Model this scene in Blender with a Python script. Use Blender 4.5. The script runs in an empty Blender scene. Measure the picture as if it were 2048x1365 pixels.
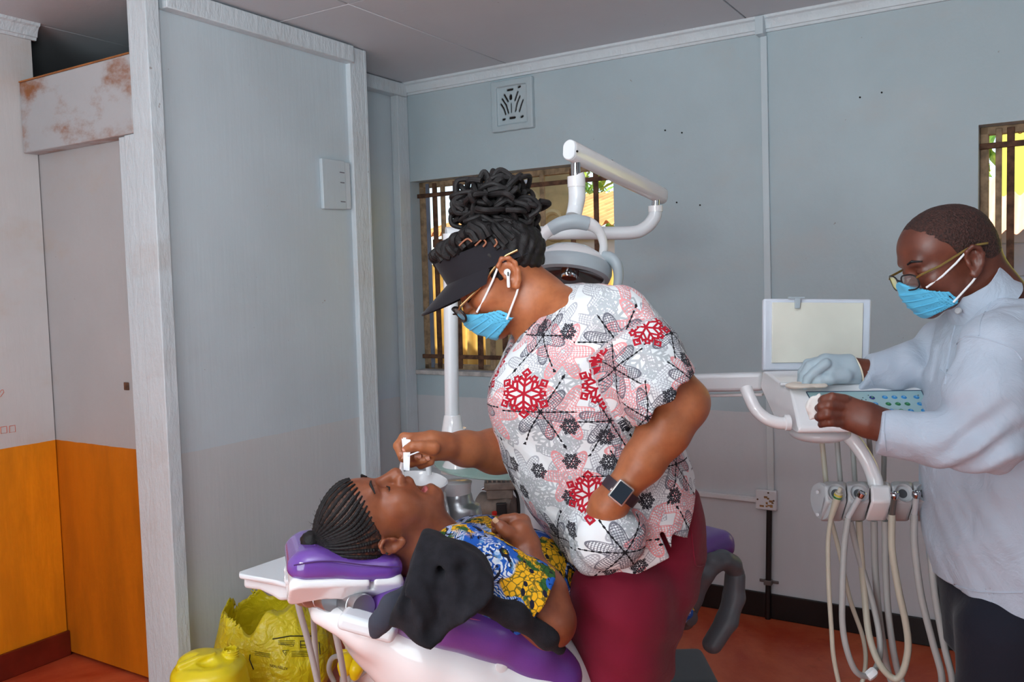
import bpy, bmesh, math, random
import numpy as np
from mathutils import Vector, Matrix, Quaternion
random.seed(7)
RNG = np.random.default_rng(7)
scene = bpy.context.scene
COL = scene.collection
# ---------------------------------------------------------------- camera
FPX, PITCH, ROLL, CAMH = 1747.0, 0.06255, -0.02789, 1.5
cp, sp = math.cos(PITCH), math.sin(PITCH)
_f = Vector((0, cp, -sp)); _r0 = Vector((1, 0, 0)); _u0 = _r0.cross(_f)
_r = _r0 * math.cos(ROLL) + _u0 * math.sin(ROLL)
_u = -_r0 * math.sin(ROLL) + _u0 * math.cos(ROLL)
CAMLOC = Vector((0, 0, CAMH))
cam = bpy.data.cameras.new('camera'); camo = bpy.data.objects.new('camera', cam); COL.objects.link(camo)
M = Matrix((( _r.x, _u.x, -_f.x, 0), (_r.y, _u.y, -_f.y, 0), (_r.z, _u.z, -_f.z, CAMH), (0, 0, 0, 1)))
camo.matrix_world = M
cam.sensor_width = 36; cam.lens = FPX / 2048 * 36; cam.clip_start = 0.05; cam.clip_end = 200
scene.camera = camo
# ---------------------------------------------------------------- world, light, exposure
vs = scene.view_settings
vs.view_transform = 'Standard'; vs.look = 'None'; vs.gamma = 1; vs.use_curve_mapping = False
vs.exposure = EXPOSURE = 0.4
world = bpy.data.worlds.new('world'); scene.world = world; world.use_nodes = True
wn = world.node_tree.nodes; wl = world.node_tree.links
bg = wn['Background']; sky = wn.new('ShaderNodeTexSky'); sky.sky_type = 'NISHITA'
sky.sun_disc = False; sky.sun_elevation = math.radians(52); sky.sun_rotation = math.radians(200)
wl.new(sky.outputs[0], bg.inputs[0]); bg.inputs[1].default_value = 0.22
TH = 1.01275; SA, CA = math.sin(TH), math.cos(TH)
def RW(u, v, z=0.0):      # room coordinates: u towards the window wall, v towards the left wall
    return Vector((CA * u - SA * v, SA * u + CA * v, z))
def light(name, kind, loc, target, energy, color, size=None, size_y=None, **kw):
    l = bpy.data.lights.new(name, kind); l.energy = energy; l.color = color
    if kind == 'AREA':
        l.shape = 'RECTANGLE'; l.size = size; l.size_y = size_y or size
    for k, v in kw.items(): setattr(l, k, v)
    o = bpy.data.objects.new(name, l); COL.objects.link(o); o.location = loc
    o.rotation_euler = (Vector(target) - Vector(loc)).to_track_quat('-Z', 'Y').to_euler()
    return o
light('sun', 'SUN', (0, 0, 8), RW(1.0, -0.35, 8 - 1.55), 6.0, (1.0, 0.93, 0.8), angle=math.radians(0.6))
light('rear_fill', 'AREA', RW(-2.2, 1.1, 1.2), RW(3.0, 1.7, 1.0), 74, (0.82, 0.95, 1.0), 3.0, 2.2)  # added fill lamp behind the camera; no doorway is built there
light('right_fill', 'AREA', RW(0.6, -2.8, 1.6), RW(2.2, 2.0, 1.1), 7, (0.82, 0.95, 1.0), 1.8, 1.3)  # added soft fill from the right; that wall has no window
light('floor_bounce_fill', 'AREA', RW(-1.0, 1.3, 2.5), RW(0.3, 1.1, 0.0), 16, (0.9, 0.97, 1.0), 0.9, 0.9, spread=math.radians(75))  # added lamp aimed down at the floor for a red bounce
light('ceiling_fill', 'AREA', (-0.25, 0.35, 1.95), (-0.25, 0.75, 2.6), 34, (0.90, 0.97, 1.0), 0.5, 0.5)  # added lamp aimed up to brighten the ceiling and the room
# ---------------------------------------------------------------- projection helpers
def ray(px, py):
    d = _f + _r * ((px - 1024) / FPX) - _u * ((py - 682.5) / FPX)
    return d
def P(px, py, Y):
    d = ray(px, py); return CAMLOC + d * (Y / d.y)
def PZ(px, py, z):
    d = ray(px, py); return CAMLOC + d * ((z - CAMH) / d.z)
NU = Vector((CA, SA, 0)); NV = Vector((-SA, CA, 0)); ZUP = Vector((0, 0, 1))
def PU(px, py, u):
    d = ray(px, py); return CAMLOC + d * ((u - CAMLOC.dot(NU)) / d.dot(NU))
def PVv(px, py, v):
    d = ray(px, py); return CAMLOC + d * ((v - CAMLOC.dot(NV)) / d.dot(NV))
def UV_(p): return (p.dot(NU), p.dot(NV), p.z)
# ---------------------------------------------------------------- node materials
class E:      # small expression wrapper over Math nodes
    nt = None
    def __init__(s, sock): s.s = sock
    @staticmethod
    def m(op, *a, clamp=False):
        n = E.nt.nodes.new('ShaderNodeMath'); n.operation = op; n.use_clamp = clamp
        for i, x in enumerate(a):
            if isinstance(x, E): E.nt.links.new(x.s, n.inputs[i])
            else: n.inputs[i].default_value = float(x)
        return E(n.outputs[0])
    def __add__(s, o): return E.m('ADD', s, o)
    __radd__ = __add__
    def __sub__(s, o): return E.m('SUBTRACT', s, o)
    def __rsub__(s, o): return E.m('SUBTRACT', o, s)
    def __mul__(s, o): return E.m('MULTIPLY', s, o)
    __rmul__ = __mul__
    def __truediv__(s, o): return E.m('DIVIDE', s, o)
    def __lt__(s, o): return E.m('LESS_THAN', s, o)
    def __gt__(s, o): return E.m('GREATER_THAN', s, o)
    def abs(s): return E.m('ABSOLUTE', s)
    def sin(s): return E.m('SINE', s)
    def cos(s): return E.m('COSINE', s)
    def max(s, o): return E.m('MAXIMUM', s, o)
    def min(s, o): return E.m('MINIMUM', s, o)
    def sqrt(s): return E.m('SQRT', s)
    def pp(s, o): return E.m('PINGPONG', s, o)
    def smooth(s, a, b):
        n = E.nt.nodes.new('ShaderNodeMapRange'); n.interpolation_type = 'SMOOTHSTEP'
        E.nt.links.new(s.s, n.inputs[0]); n.inputs[1].default_value = a; n.inputs[2].default_value = b
        return E(n.outputs[0])
def s2l(c):
    return tuple((x / 12.92 if x <= 0.04045 else ((x + 0.055) / 1.055) ** 2.4) for x in [v / 255.0 for v in c])
def C4(c): return (*c, 1.0)
class Mat:
    def __init__(s, name, rough=0.6, metal=0.0, spec=0.5):
        s.m = bpy.data.materials.new(name); s.m.use_nodes = True
        s.nt = s.m.node_tree; s.b = s.nt.nodes['Principled BSDF']
        s.b.inputs['Roughness'].default_value = rough; s.b.inputs['Metallic'].default_value = metal
        s.b.inputs['Specular IOR Level'].default_value = spec
        E.nt = s.nt; s._co = None
    def new(s, t): return s.nt.nodes.new(t)
    def link(s, a, b):
        s.nt.links.new(a.s if isinstance(a, E) else a, b)
    def coord(s, which='Object'):
        if s._co is None: s._co = s.new('ShaderNodeTexCoord')
        return s._co.outputs[which]
    def mapping(s, scale=(1, 1, 1), rot=(0, 0, 0), loc=(0, 0, 0), which='Object'):
        n = s.new('ShaderNodeMapping'); n.inputs['Scale'].default_value = scale
        n.inputs['Rotation'].default_value = rot; n.inputs['Location'].default_value = loc
        s.link(s.coord(which), n.inputs[0]); return n.outputs[0]
    def noise(s, scale, detail=4, rough=0.55, vec=None, dist=0.0, out='Fac'):
        n = s.new('ShaderNodeTexNoise'); n.inputs['Scale'].default_value = scale
        n.inputs['Detail'].default_value = detail; n.inputs['Roughness'].default_value = rough
        n.inputs['Distortion'].default_value = dist
        s.link(vec if vec is not None else s.coord(), n.inputs['Vector'])
        return E(n.outputs[out])
    def mix(s, a, b, fac, mode='MIX'):
        n = s.new('ShaderNodeMix'); n.data_type = 'RGBA'; n.blend_type = mode
        for v, i in ((fac, 0), (a, 6), (b, 7)):
            if isinstance(v, (E,)): s.link(v, n.inputs[i])
            elif hasattr(v, 'is_linked'): s.link(v, n.inputs[i])
            elif i == 0: n.inputs[0].default_value = v
            else: n.inputs[i].default_value = C4(v)
        return n.outputs[2]
    def color(s, c):
        if isinstance(c, tuple): s.b.inputs['Base Color'].default_value = C4(c)
        else: s.link(c, s.b.inputs['Base Color'])
    def bump(s, h, strength=0.3, dist=0.01, prev=None):
        n = s.new('ShaderNodeBump'); n.inputs['Strength'].default_value = strength
        n.inputs['Distance'].default_value = dist
        s.link(h, n.inputs['Height'])
        if prev is not None: s.link(prev, n.inputs['Normal'])
        s.link(n.outputs[0], s.b.inputs['Normal']); return n.outputs[0]
MATS = {}
def simple(name, rgb, rough=0.5, metal=0.0, var=0.06, vscale=6.0, bump=0.0, bscale=200, spec=0.5, coat=0.0, srgb=True, bdist=0.002):
    if name in MATS: return MATS[name]
    c = s2l(rgb) if srgb else rgb
    m = Mat(name, rough, metal, spec)
    n = m.noise(vscale, 3)
    lo = tuple(x * (1 - var) for x in c); hi = tuple(min(1, x * (1 + var)) for x in c)
    m.color(m.mix(lo, hi, n.smooth(0.3, 0.7)))
    if bump: m.bump(m.noise(bscale, 3), bump, bdist)
    if coat: m.b.inputs['Coat Weight'].default_value = coat
    MATS[name] = m.m
    return m.m
# ---------------------------------------------------------------- mesh builder
class MB:
    def __init__(s): s.v = []; s.f = []
    def add(s, vs_, fs_):
        o = len(s.v); s.v += [tuple(v) for v in vs_]; s.f += [tuple(i + o for i in f) for f in fs_]; return s
    def box(s, c, size, ax=None):
        """c centre, size full extents, ax = (ex,ey,ez) axes"""
        ax = ax or (Vector((1, 0, 0)), Vector((0, 1, 0)), Vector((0, 0, 1)))
        c = Vector(c); v = []
        for k in (-.5, .5):
            for j in (-.5, .5):
                for i in (-.5, .5):
                    v.append(c + ax[0] * (i * size[0]) + ax[1] * (j * size[1]) + ax[2] * (k * size[2]))
        return s.add(v, [(0, 2, 3, 1), (4, 5, 7, 6), (0, 1, 5, 4), (2, 6, 7, 3), (0, 4, 6, 2), (1, 3, 7, 5)])
    def hexa(s, b, t):
        """bottom quad and top quad (same winding, ccw from above)"""
        v = list(b) + list(t)
        return s.add(v, [(3, 2, 1, 0), (4, 5, 6, 7), (0, 1, 5, 4), (1, 2, 6, 5), (2, 3, 7, 6), (3, 0, 4, 7)])
    def loft(s, rings, caps=True, closed=True):
        n = len(rings[0]); o = len(s.v)
        for r in rings: s.v += [tuple(p) for p in r]
        for i in range(len(rings) - 1):
            for j in range(n if closed else n - 1):
                a = o + i * n + j; b = o + i * n + (j + 1) % n
                s.f.append((a, b, b + n, a + n))
        if caps:
            s.f.append(tuple(o + j for j in reversed(range(n))))
            s.f.append(tuple(o + (len(rings) - 1) * n + j for j in range(n)))
        return s
    def tube(s, pts, r, seg=12, sx=1.0, up=None, caps=True):
        """round tube; r number or list; sx widens along the binormal"""
        pts = [Vector(p) for p in pts]; n = len(pts)
        rs = r if isinstance(r, (list, tuple)) else [r] * n
        rings = []; prev = None
        for i, p in enumerate(pts):
            t = (pts[min(i + 1, n - 1)] - pts[max(i - 1, 0)])
            t = t.normalized() if t.length > 1e-9 else Vector((0, 0, 1))
            if prev is None:
                a = Vector(up) if up is not None else (Vector((0, 0, 1)) if abs(t.z) < 0.9 else Vector((1, 0, 0)))
                nn = (a - t * a.dot(t)).normalized()
            else:
                nn = prev - t * prev.dot(t)
                nn = nn.normalized() if nn.length > 1e-6 else prev
            prev = nn; bb = t.cross(nn)
            rings.append([p + nn * (rs[i] * math.cos(2 * math.pi * k / seg)) + bb * (rs[i] * sx * math.sin(2 * math.pi * k / seg)) for k in range(seg)])
        return s.loft(rings, caps)
    def lathe(s, prof, origin, axis=(0, 0, 1), seg=32, caps=True):
        """prof: list of (radius, along)"""
        ax = Vector(axis).normalized(); a = Vector((1, 0, 0)) if abs(ax.x) < 0.9 else Vector((0, 1, 0))
        e1 = (a - ax * a.dot(ax)).normalized(); e2 = ax.cross(e1); o = Vector(origin)
        rings = [[o + ax * h + e1 * (r * math.cos(2 * math.pi * k / seg)) + e2 * (r * math.sin(2 * math.pi * k / seg)) for k in range(seg)] for r, h in prof]
        return s.loft(rings, caps)
    def prism(s, poly, o, ex, ey, depth):
        """poly of 2D points in plane (ex,ey) extruded along ex x ey by depth"""
        ex = Vector(ex); ey = Vector(ey); n = ex.cross(ey).normalized(); o = Vector(o)
        a = [o + ex * x + ey * y for x, y in poly]
        return s.loft([a, [p + n * depth for p in a]])
    def build(s, name, mat, parent=None, smooth=False, bevel=0.0, seg=2, sub=0, angle=40, **tags):
        me = bpy.data.meshes.new(name); me.from_pydata(s.v, [], s.f); me.update()
        bm = bmesh.new(); bm.from_mesh(me); bmesh.ops.recalc_face_normals(bm, faces=bm.faces); bm.to_mesh(me); bm.free()
        return link(name, me, mat, parent, smooth, bevel, seg, sub, angle, **tags)
def link(name, me, mat, parent=None, smooth=False, bevel=0.0, seg=2, sub=0, angle=40, **tags):
    o = bpy.data.objects.new(name, me); COL.objects.link(o)
    if mat is not None and not me.materials: me.materials.append(mat)
    if parent is not None:
        o.parent = parent
        o.matrix_parent_inverse = parent_inv(parent)
    if bevel:
        b = o.modifiers.new('bevel', 'BEVEL'); b.width = bevel; b.segments = seg; b.limit_method = 'ANGLE'; b.angle_limit = math.radians(35)
        b.harden_normals = False
    if sub:
        b = o.modifiers.new('sub', 'SUBSURF'); b.levels = sub; b.render_levels = sub
    if smooth or bevel or sub:
        me.shade_smooth()
        if angle and not sub:
            try: me.set_sharp_from_angle(angle=math.radians(angle))
            except Exception: pass
    tag(o, **tags)
    return o
def parent_inv(p):
    m = Matrix.Identity(4); q = p
    chain = []
    while q is not None: chain.append(q); q = q.parent
    for q in reversed(chain):
        m = m @ (q.matrix_parent_inverse if q.parent else Matrix.Identity(4)) @ Matrix.LocRotScale(q.location, q.rotation_euler, q.scale)
    return m.inverted()
def tag(o, label=None, cat=None, group=None, kind=None):
    if label: o['label'] = label
    if cat: o['category'] = cat
    if group: o['group'] = group
    if kind: o['kind'] = kind
    return o
def thing(name, loc, label, cat, group=None, kind=None):
    o = bpy.data.objects.new(name, None); COL.objects.link(o); o.location = loc; o.empty_display_size = 0.05
    return tag(o, label, cat, group, kind)
def bez(pts, n=8):
    """Catmull-Rom through points"""
    pts = [Vector(p) for p in pts]; out = []
    for i in range(len(pts) - 1):
        p0 = pts[max(i - 1, 0)]; p1 = pts[i]; p2 = pts[i + 1]; p3 = pts[min(i + 2, len(pts) - 1)]
        for k in range(n):
            t = k / n
            out.append(0.5 * ((2 * p1) + (p2 - p0) * t + (2 * p0 - 5 * p1 + 4 * p2 - p3) * t * t + (3 * p1 - p0 - 3 * p2 + p3) * t ** 3))
    out.append(pts[-1]); return out
def lerp_list(vals, n):
    """resample list of radii for bez(pts, n)"""
    out = []
    for i in range(len(vals) - 1):
        for k in range(n): out.append(vals[i] + (vals[i + 1] - vals[i]) * k / n)
    out.append(vals[-1]); return out
# ---------------------------------------------------------------- implicit surfaces
class SDF:
    """signed distance grid in world space; primitives only touch their own neighbourhood"""
    def __init__(s, lo, hi, h):
        s.h = h; s.lo = np.array(lo, dtype=np.float64)
        s.n = np.ceil((np.array(hi) - s.lo) / h).astype(int) + 1
        s.F = np.full(s.n, 0.5, dtype=np.float32)
        s.ax = [(s.lo[i] + h * np.arange(s.n[i])).astype(np.float32) for i in range(3)]
    def win(s, lo, hi):
        i0 = np.maximum(np.floor((np.array(lo) - s.lo) / s.h).astype(int), 0)
        i1 = np.minimum(np.ceil((np.array(hi) - s.lo) / s.h).astype(int) + 1, s.n)
        if np.any(i1 <= i0): return None
        sl = tuple(slice(a, b) for a, b in zip(i0, i1))
        X = s.ax[0][sl[0]][:, None, None]; Y = s.ax[1][sl[1]][None, :, None]; Z = s.ax[2][sl[2]][None, None, :]
        return sl, X, Y, Z
    def put(s, sl, d, op, k):
        a = s.F[sl]
        if op == 'add':
            if k > 0:
                hh = np.maximum(k - np.abs(a - d), 0) / k
                s.F[sl] = np.minimum(a, d) - hh * hh * k * 0.25
            else: s.F[sl] = np.minimum(a, d)
        elif op == 'sub':
            d = -d
            if k > 0:
                hh = np.maximum(k - np.abs(a - d), 0) / k
                s.F[sl] = np.maximum(a, d) + hh * hh * k * 0.25
            else: s.F[sl] = np.maximum(a, d)
        elif op == 'and':
            s.F[sl] = np.maximum(a, d)
    def ell(s, c, r, R=None, k=0.01, op='add'):
        c = np.array(c, dtype=np.float32); r = np.array(r, dtype=np.float32); m = float(max(r)) + 2 * k + 3 * s.h
        w = s.win(c - m, c + m)
        if w is None: return
        sl, X, Y, Z = w; X = X - c[0]; Y = Y - c[1]; Z = Z - c[2]
        if R is None: R = np.eye(3)
        R = np.array(R, dtype=np.float32)   # columns = local axes
        q = [R[0, i] * X + R[1, i] * Y + R[2, i] * Z for i in range(3)]
        k0 = np.sqrt(sum((q[i] / r[i]) ** 2 for i in range(3))) + 1e-6
        k1 = np.sqrt(sum((q[i] / r[i] ** 2) ** 2 for i in range(3))) + 1e-6
        s.put(sl, k0 * (k0 - 1) / k1, op, k)
    def cap(s, a, b, ra, rb, k=0.01, op='add', flat=None):
        """tapered capsule; flat=(axis, factor) squashes along an axis"""
        a = np.array(a, dtype=np.float32); b = np.array(b, dtype=np.float32); R_ = max(ra, rb) + 2 * k + 3 * s.h
        if flat is not None: R_ *= max(1, flat[1])
        w = s.win(np.minimum(a, b) - R_, np.maximum(a, b) + R_)
        if w is None: return
        sl, X, Y, Z = w; ba = b - a; L2 = float(ba @ ba) + 1e-12
        px, py, pz = X - a[0], Y - a[1], Z - a[2]
        t = np.clip((px * ba[0] + py * ba[1] + pz * ba[2]) / L2, 0, 1)
        dx, dy, dz = px - t * ba[0], py - t * ba[1], pz - t * ba[2]
        d2 = dx * dx + dy * dy + dz * dz
        if flat is not None:
            n = np.array(flat[0], dtype=np.float32); g = flat[1]
            dn = dx * n[0] + dy * n[1] + dz * n[2]
            d2 = d2 + dn * dn * (1 / g ** 2 - 1)
        s.put(sl, np.sqrt(d2) - (ra + (rb - ra) * t), op, k)
    def chain(s, pts, rs, k=0.01, op='add', flat=None):
        for i in range(len(pts) - 1): s.cap(pts[i], pts[i + 1], rs[i], rs[i + 1], k, op, flat)
    def box(s, c, half, R=None, rnd=0.005, k=0.0, op='add'):
        c = np.array(c, dtype=np.float32); half = np.array(half, dtype=np.float32)
        m = float(np.linalg.norm(half)) + 2 * k + 3 * s.h
        w = s.win(c - m, c + m)
        if w is None: return
        sl, X, Y, Z = w; X = X - c[0]; Y = Y - c[1]; Z = Z - c[2]
        R = np.eye(3) if R is None else np.array(R); R = R.astype(np.float32)
        q = [np.abs(R[0, i] * X + R[1, i] * Y + R[2, i] * Z) - (half[i] - rnd) for i in range(3)]
        out = np.sqrt(sum(np.maximum(x, 0) ** 2 for x in q)); ins = np.minimum(np.maximum(np.maximum(q[0], q[1]), q[2]), 0)
        s.put(sl, out + ins - rnd, op, k)
    def plane(s, p, n, k=0.0):
        """keep only the side the normal points away from"""
        p = np.array(p, dtype=np.float32); n = np.array(Vector(n).normalized(), dtype=np.float32)
        X = s.ax[0][:, None, None] - p[0]; Y = s.ax[1][None, :, None] - p[1]; Z = s.ax[2][None, None, :] - p[2]
        d = X * n[0] + Y * n[1] + Z * n[2]
        if k > 0:
            hh = np.maximum(k - np.abs(s.F - d), 0) / k
            s.F = np.maximum(s.F, d) + hh * hh * k * 0.25
        else: s.F = np.maximum(s.F, d)
    def sweep(s, path, rs, ax, width, k=0.02, op='add'):
        """capsule chain swept sideways along unit vector ax by width"""
        ax = np.array(ax, dtype=np.float32)
        for i in range(len(path) - 1):
            a = np.array(path[i], dtype=np.float32); b = np.array(path[i + 1], dtype=np.float32); R_ = max(rs[i], rs[i + 1]) + 2 * k + 3 * s.h
            pts = np.array([a, b, a + ax * width, b + ax * width]); w = s.win(pts.min(0) - R_, pts.max(0) + R_)
            if w is None: continue
            sl, X, Y, Z = w; px_, py_, pz_ = X - a[0], Y - a[1], Z - a[2]
            l = np.clip(px_ * ax[0] + py_ * ax[1] + pz_ * ax[2], 0, width)
            px_, py_, pz_ = px_ - l * ax[0], py_ - l * ax[1], pz_ - l * ax[2]
            ba = b - a; t = np.clip((px_ * ba[0] + py_ * ba[1] + pz_ * ba[2]) / float(ba @ ba), 0, 1)
            d = np.sqrt((px_ - t * ba[0])**2 + (py_ - t * ba[1])**2 + (pz_ - t * ba[2])**2) - (rs[i] + (rs[i + 1] - rs[i]) * t)
            s.put(sl, d, op, k)
    def fun(s, lo, hi, fn, op='add', k=0.0):
        w = s.win(lo, hi)
        if w is None: return
        sl, X, Y, Z = w; s.put(sl, fn(X, Y, Z).astype(np.float32), op, k)
    def warp(s, fn):
        """F += fn(X,Y,Z) near the surface"""
        m = np.abs(s.F) < 0.03
        idx = np.nonzero(m)
        s.F[idx] += fn(s.ax[0][idx[0]], s.ax[1][idx[1]], s.ax[2][idx[2]]).astype(np.float32)
    def twin(s):
        o = SDF.__new__(SDF); o.h = s.h; o.lo = s.lo; o.n = s.n; o.ax = s.ax; o.F = np.full(s.n, 0.5, dtype=np.float32); return o
    def union(s, o, k=0.0): s.put((slice(None),) * 3, o.F, 'add', k)
    def flat_end(s, c, d, keep=0.0):
        """cut everything past the plane at c facing d"""
        d = np.array(d) / np.linalg.norm(d); s.plane(np.array(c), d)
    def mesh(s):
        F = s.F; F = np.pad(F, 1, constant_values=0.5); lo = s.lo - s.h
        ins = F < 0
        nx, ny, nz = F.shape
        cnt = np.zeros((nx - 1, ny - 1, nz - 1), dtype=np.int8)
        for i in (0, 1):
            for j in (0, 1):
                for k in (0, 1):
                    cnt += ins[i:nx - 1 + i, j:ny - 1 + j, k:nz - 1 + k]
        act = (cnt > 0) & (cnt < 8)
        ci = np.array(np.nonzero(act)).T
        idm = np.full(act.shape, -1, dtype=np.int32); idm[act] = np.arange(len(ci))
        corner = {}
        for i in (0, 1):
            for j in (0, 1):
                for k in (0, 1):
                    corner[(i, j, k)] = F[ci[:, 0] + i, ci[:, 1] + j, ci[:, 2] + k].astype(np.float64)
        acc = np.zeros((len(ci), 3)); num = np.zeros(len(ci))
        E_ = []
        for a in corner:
            for d in range(3):
                if a[d] == 0:
                    b = list(a); b[d] = 1; E_.append((a, tuple(b)))
        for a, b in E_:
            fa, fb = corner[a], corner[b]; m = (fa < 0) != (fb < 0)
            t = np.where(m, fa / np.where(m, fa - fb, 1), 0)
            p = np.array(a)[None, :] + t[:, None] * (np.array(b) - np.array(a))[None, :]
            acc += p * m[:, None]; num += m
        V = lo + (ci + acc / num[:, None]) * s.h
        faces = []
        for d in range(3):
            o = [0, 0, 0]; o[d] = 1
            A = ins[:-1, :-1, :-1] if False else ins
            sl0 = [slice(1, -1)] * 3; sl1 = [slice(1, -1)] * 3
            sl0[d] = slice(0, -1); sl1[d] = slice(1, None)
            a = ins[tuple(sl0)]; b = ins[tuple(sl1)]
            for sgn, mm in ((1, a & ~b), (-1, b & ~a)):
                g = np.array(np.nonzero(mm)).T
                if not len(g): continue
                off = np.array([1, 1, 1]); off[d] = 0
                g = g + off
                e1, e2 = (d + 1) % 3, (d + 2) % 3
                q = []
                for da, db in ((-1, -1), (0, -1), (0, 0), (-1, 0)):
                    h_ = g.copy(); h_[:, e1] += da; h_[:, e2] += db
                    q.append(idm[h_[:, 0], h_[:, 1], h_[:, 2]])
                q = np.stack(q, 1)
                if sgn < 0: q = q[:, ::-1]
                faces.append(q)
        Q = np.concatenate(faces) if faces else np.zeros((0, 4), int)
        Q = Q[(Q >= 0).all(1)]
        return V, Q
def smooth_mesh(V, Q, it=2, lam=0.5):
    n = len(V)
    for _ in range(it):
        acc = np.zeros_like(V); cnt = np.zeros(n)
        for i in range(4):
            a = Q[:, i]; b = Q[:, (i + 1) % 4]
            for j in range(3):
                acc[:, j] += np.bincount(a, V[b, j], n) + np.bincount(b, V[a, j], n)
            cnt += np.bincount(a, minlength=n) + np.bincount(b, minlength=n)
        V = V + lam * (acc / np.maximum(cnt, 1)[:, None] - V)
    return V
def np_mesh(name, V, Q):
    me = bpy.data.meshes.new(name)
    me.vertices.add(len(V)); me.vertices.foreach_set('co', V.astype(np.float32).ravel())
    k = Q.shape[1]
    me.loops.add(Q.size); me.loops.foreach_set('vertex_index', Q.astype(np.int32).ravel())
    me.polygons.add(len(Q)); me.polygons.foreach_set('loop_start', np.arange(0, Q.size, k, dtype=np.int32))
    me.polygons.foreach_set('loop_total', np.full(len(Q), k, dtype=np.int32))
    me.update(calc_edges=True); me.validate()
    me.shade_smooth()
    return me
def sdf_obj(name, S, mat, parent=None, it=2, merge=None, **tags):
    V, Q = S.mesh(); V = smooth_mesh(V, Q, it)
    if merge:
        for (V2, Q2) in merge:
            Q = np.concatenate([Q, Q2 + len(V)]); V = np.concatenate([V, V2])
    me = np_mesh(name, V, Q)
    o = link(name, me, mat, parent, **tags)
    return o
def poly_sd(X, Z, poly):
    """signed distance to a 2-D polygon (negative inside)"""
    d = np.full(np.broadcast(X, Z).shape, 1e9); ins = np.zeros(d.shape, bool); n = len(poly)
    for i in range(n):
        (ax, az), (bx, bz) = poly[i], poly[(i + 1) % n]; ex, ez = bx - ax, bz - az; wx, wz = X - ax, Z - az
        t = np.clip((wx * ex + wz * ez) / (ex * ex + ez * ez + 1e-12), 0, 1)
        d = np.minimum(d, (wx - ex * t)**2 + (wz - ez * t)**2)
        c = ((az <= Z) & (bz > Z)) | ((bz <= Z) & (az > Z))
        xi = ax + (Z - az) / np.where(abs(ez) < 1e-12, 1e-12, ez) * ex
        ins ^= c & (X < xi)
    d = np.sqrt(d); return np.where(ins, -d, d)
from mathutils.bvhtree import BVHTree
def surf(obj_):
    me = obj_.data; return BVHTree.FromPolygons([v.co.copy() for v in me.vertices], [tuple(p.vertices) for p in me.polygons])
def surf_line(bv, pts, r, name, mat, parent, lift=0.0005, n=8):
    """thin raised line laid on a surface"""
    out = []
    pp_ = bez([Vector((x, y, 0)) for x, y in pts], n)
    for q in pp_:
        d = ray(q.x, q.y).normalized(); h = bv.ray_cast(CAMLOC, d)
        if h[0] is not None: out.append(h[0] - d * lift)
    if len(out) > 2: return MB().tube(out, r, 6).build(name, mat, parent, smooth=True)
def vnoise(x, y, z, seed=0):
    """cheap smooth pseudo noise from sines"""
    r = np.random.default_rng(seed); out = 0
    for i in range(5):
        a = r.normal(size=3); a /= np.linalg.norm(a); f = 1 + 0.6 * i; ph = r.uniform(0, 6.28)
        w = r.normal(size=3) * 0.8
        out = out + np.sin((a[0] * x + a[1] * y + a[2] * z) * f + ph + 1.3 * np.sin((w[0] * x + w[1] * y + w[2] * z) + ph * 2)) / (1 + 0.5 * i)
    return out / 2.5
# ================================================================ materials of the setting
def paint(name, base, dado=None, zd=0.915, stain=None, stain_amt=0.0, brush=0.15, rough=0.5, var=0.05, streak=(9, 9, 1.2)):
    m = Mat(name, rough)
    n1 = m.noise(1.6, 5, 0.6); c = s2l(base)
    col = m.mix(tuple(x * (1 - var) for x in c), tuple(min(x * (1 + var), 1) for x in c), n1.smooth(0.3, 0.7))
    if stain is not None:
        n2 = m.noise(2.3, 6, 0.65, m.mapping((1.0, 1.0, 1.8), loc=(3.1, 7.7, 1.2)))
        col = m.mix(col, s2l(stain), n2.smooth(0.50 if stain_amt < 1 else 0.44, 0.74 if stain_amt < 1 else 0.62) * stain_amt)
    sp_ = m.noise(38, 2, 0.5); col = m.mix(col, s2l((120, 95, 80)), sp_.smooth(0.77, 0.80) * 0.5)
    if dado is not None:
        sx = m.new('ShaderNodeSeparateXYZ'); m.link(m.coord(), sx.inputs[0]); z = E(sx.outputs[2])
        wob = m.noise(14, 2) * 0.006
        d = s2l(dado); n3 = m.noise(3.0, 5, 0.6, m.mapping((2, 2, 0.5)))
        lo_ = 0.8 if d[2] < 0.1 else 0.95; dc = m.mix(tuple(x * lo_ for x in d), tuple(min(1, x * (1.95 - lo_)) for x in d), n3.smooth(0.3, 0.7))
        col = m.mix(col, dc, (z + wob) < zd + 0.003)
    m.color(col)
    a = m.noise(3.5, 5, 0.6, m.mapping(streak)); b = m.noise(60, 3)
    p = m.bump(a, brush, 0.012); m.bump(b, 0.10, 0.003, p)
    return m.m
W_WALL = paint('painted_plaster', (178, 195, 202), dado=(204, 206, 210), stain=(196, 184, 176), stain_amt=0.22, brush=0.22, streak=(4, 4, 2.2))
W_PANEL = paint('painted_hardboard', (200, 214, 221), dado=(206, 211, 213), stain=(205, 196, 190), stain_amt=0.15, brush=0.10, streak=(12, 12, 0.7), rough=0.38)
W_WOOD = paint('painted_timber', (212, 223, 229), stain=(190, 180, 172), stain_amt=0.35, brush=0.5, streak=(14, 14, 5), rough=0.42)
W_LEFT = paint('two_tone_paint', (208, 208, 208), dado=(242, 146, 8), stain=(196, 168, 140), stain_amt=0.3)
W_DOOR = paint('two_tone_door_paint', (182, 181, 182), dado=(196, 108, 8), stain=(190, 158, 126), stain_amt=0.35, rough=0.45)
W_LINTEL = paint('stained_lintel_paint', (184, 186, 189), stain=(150, 92, 48), stain_amt=1.0)
W_CEIL = paint('ceiling_board', (204, 208, 214), brush=0.06, var=0.03)
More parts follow.
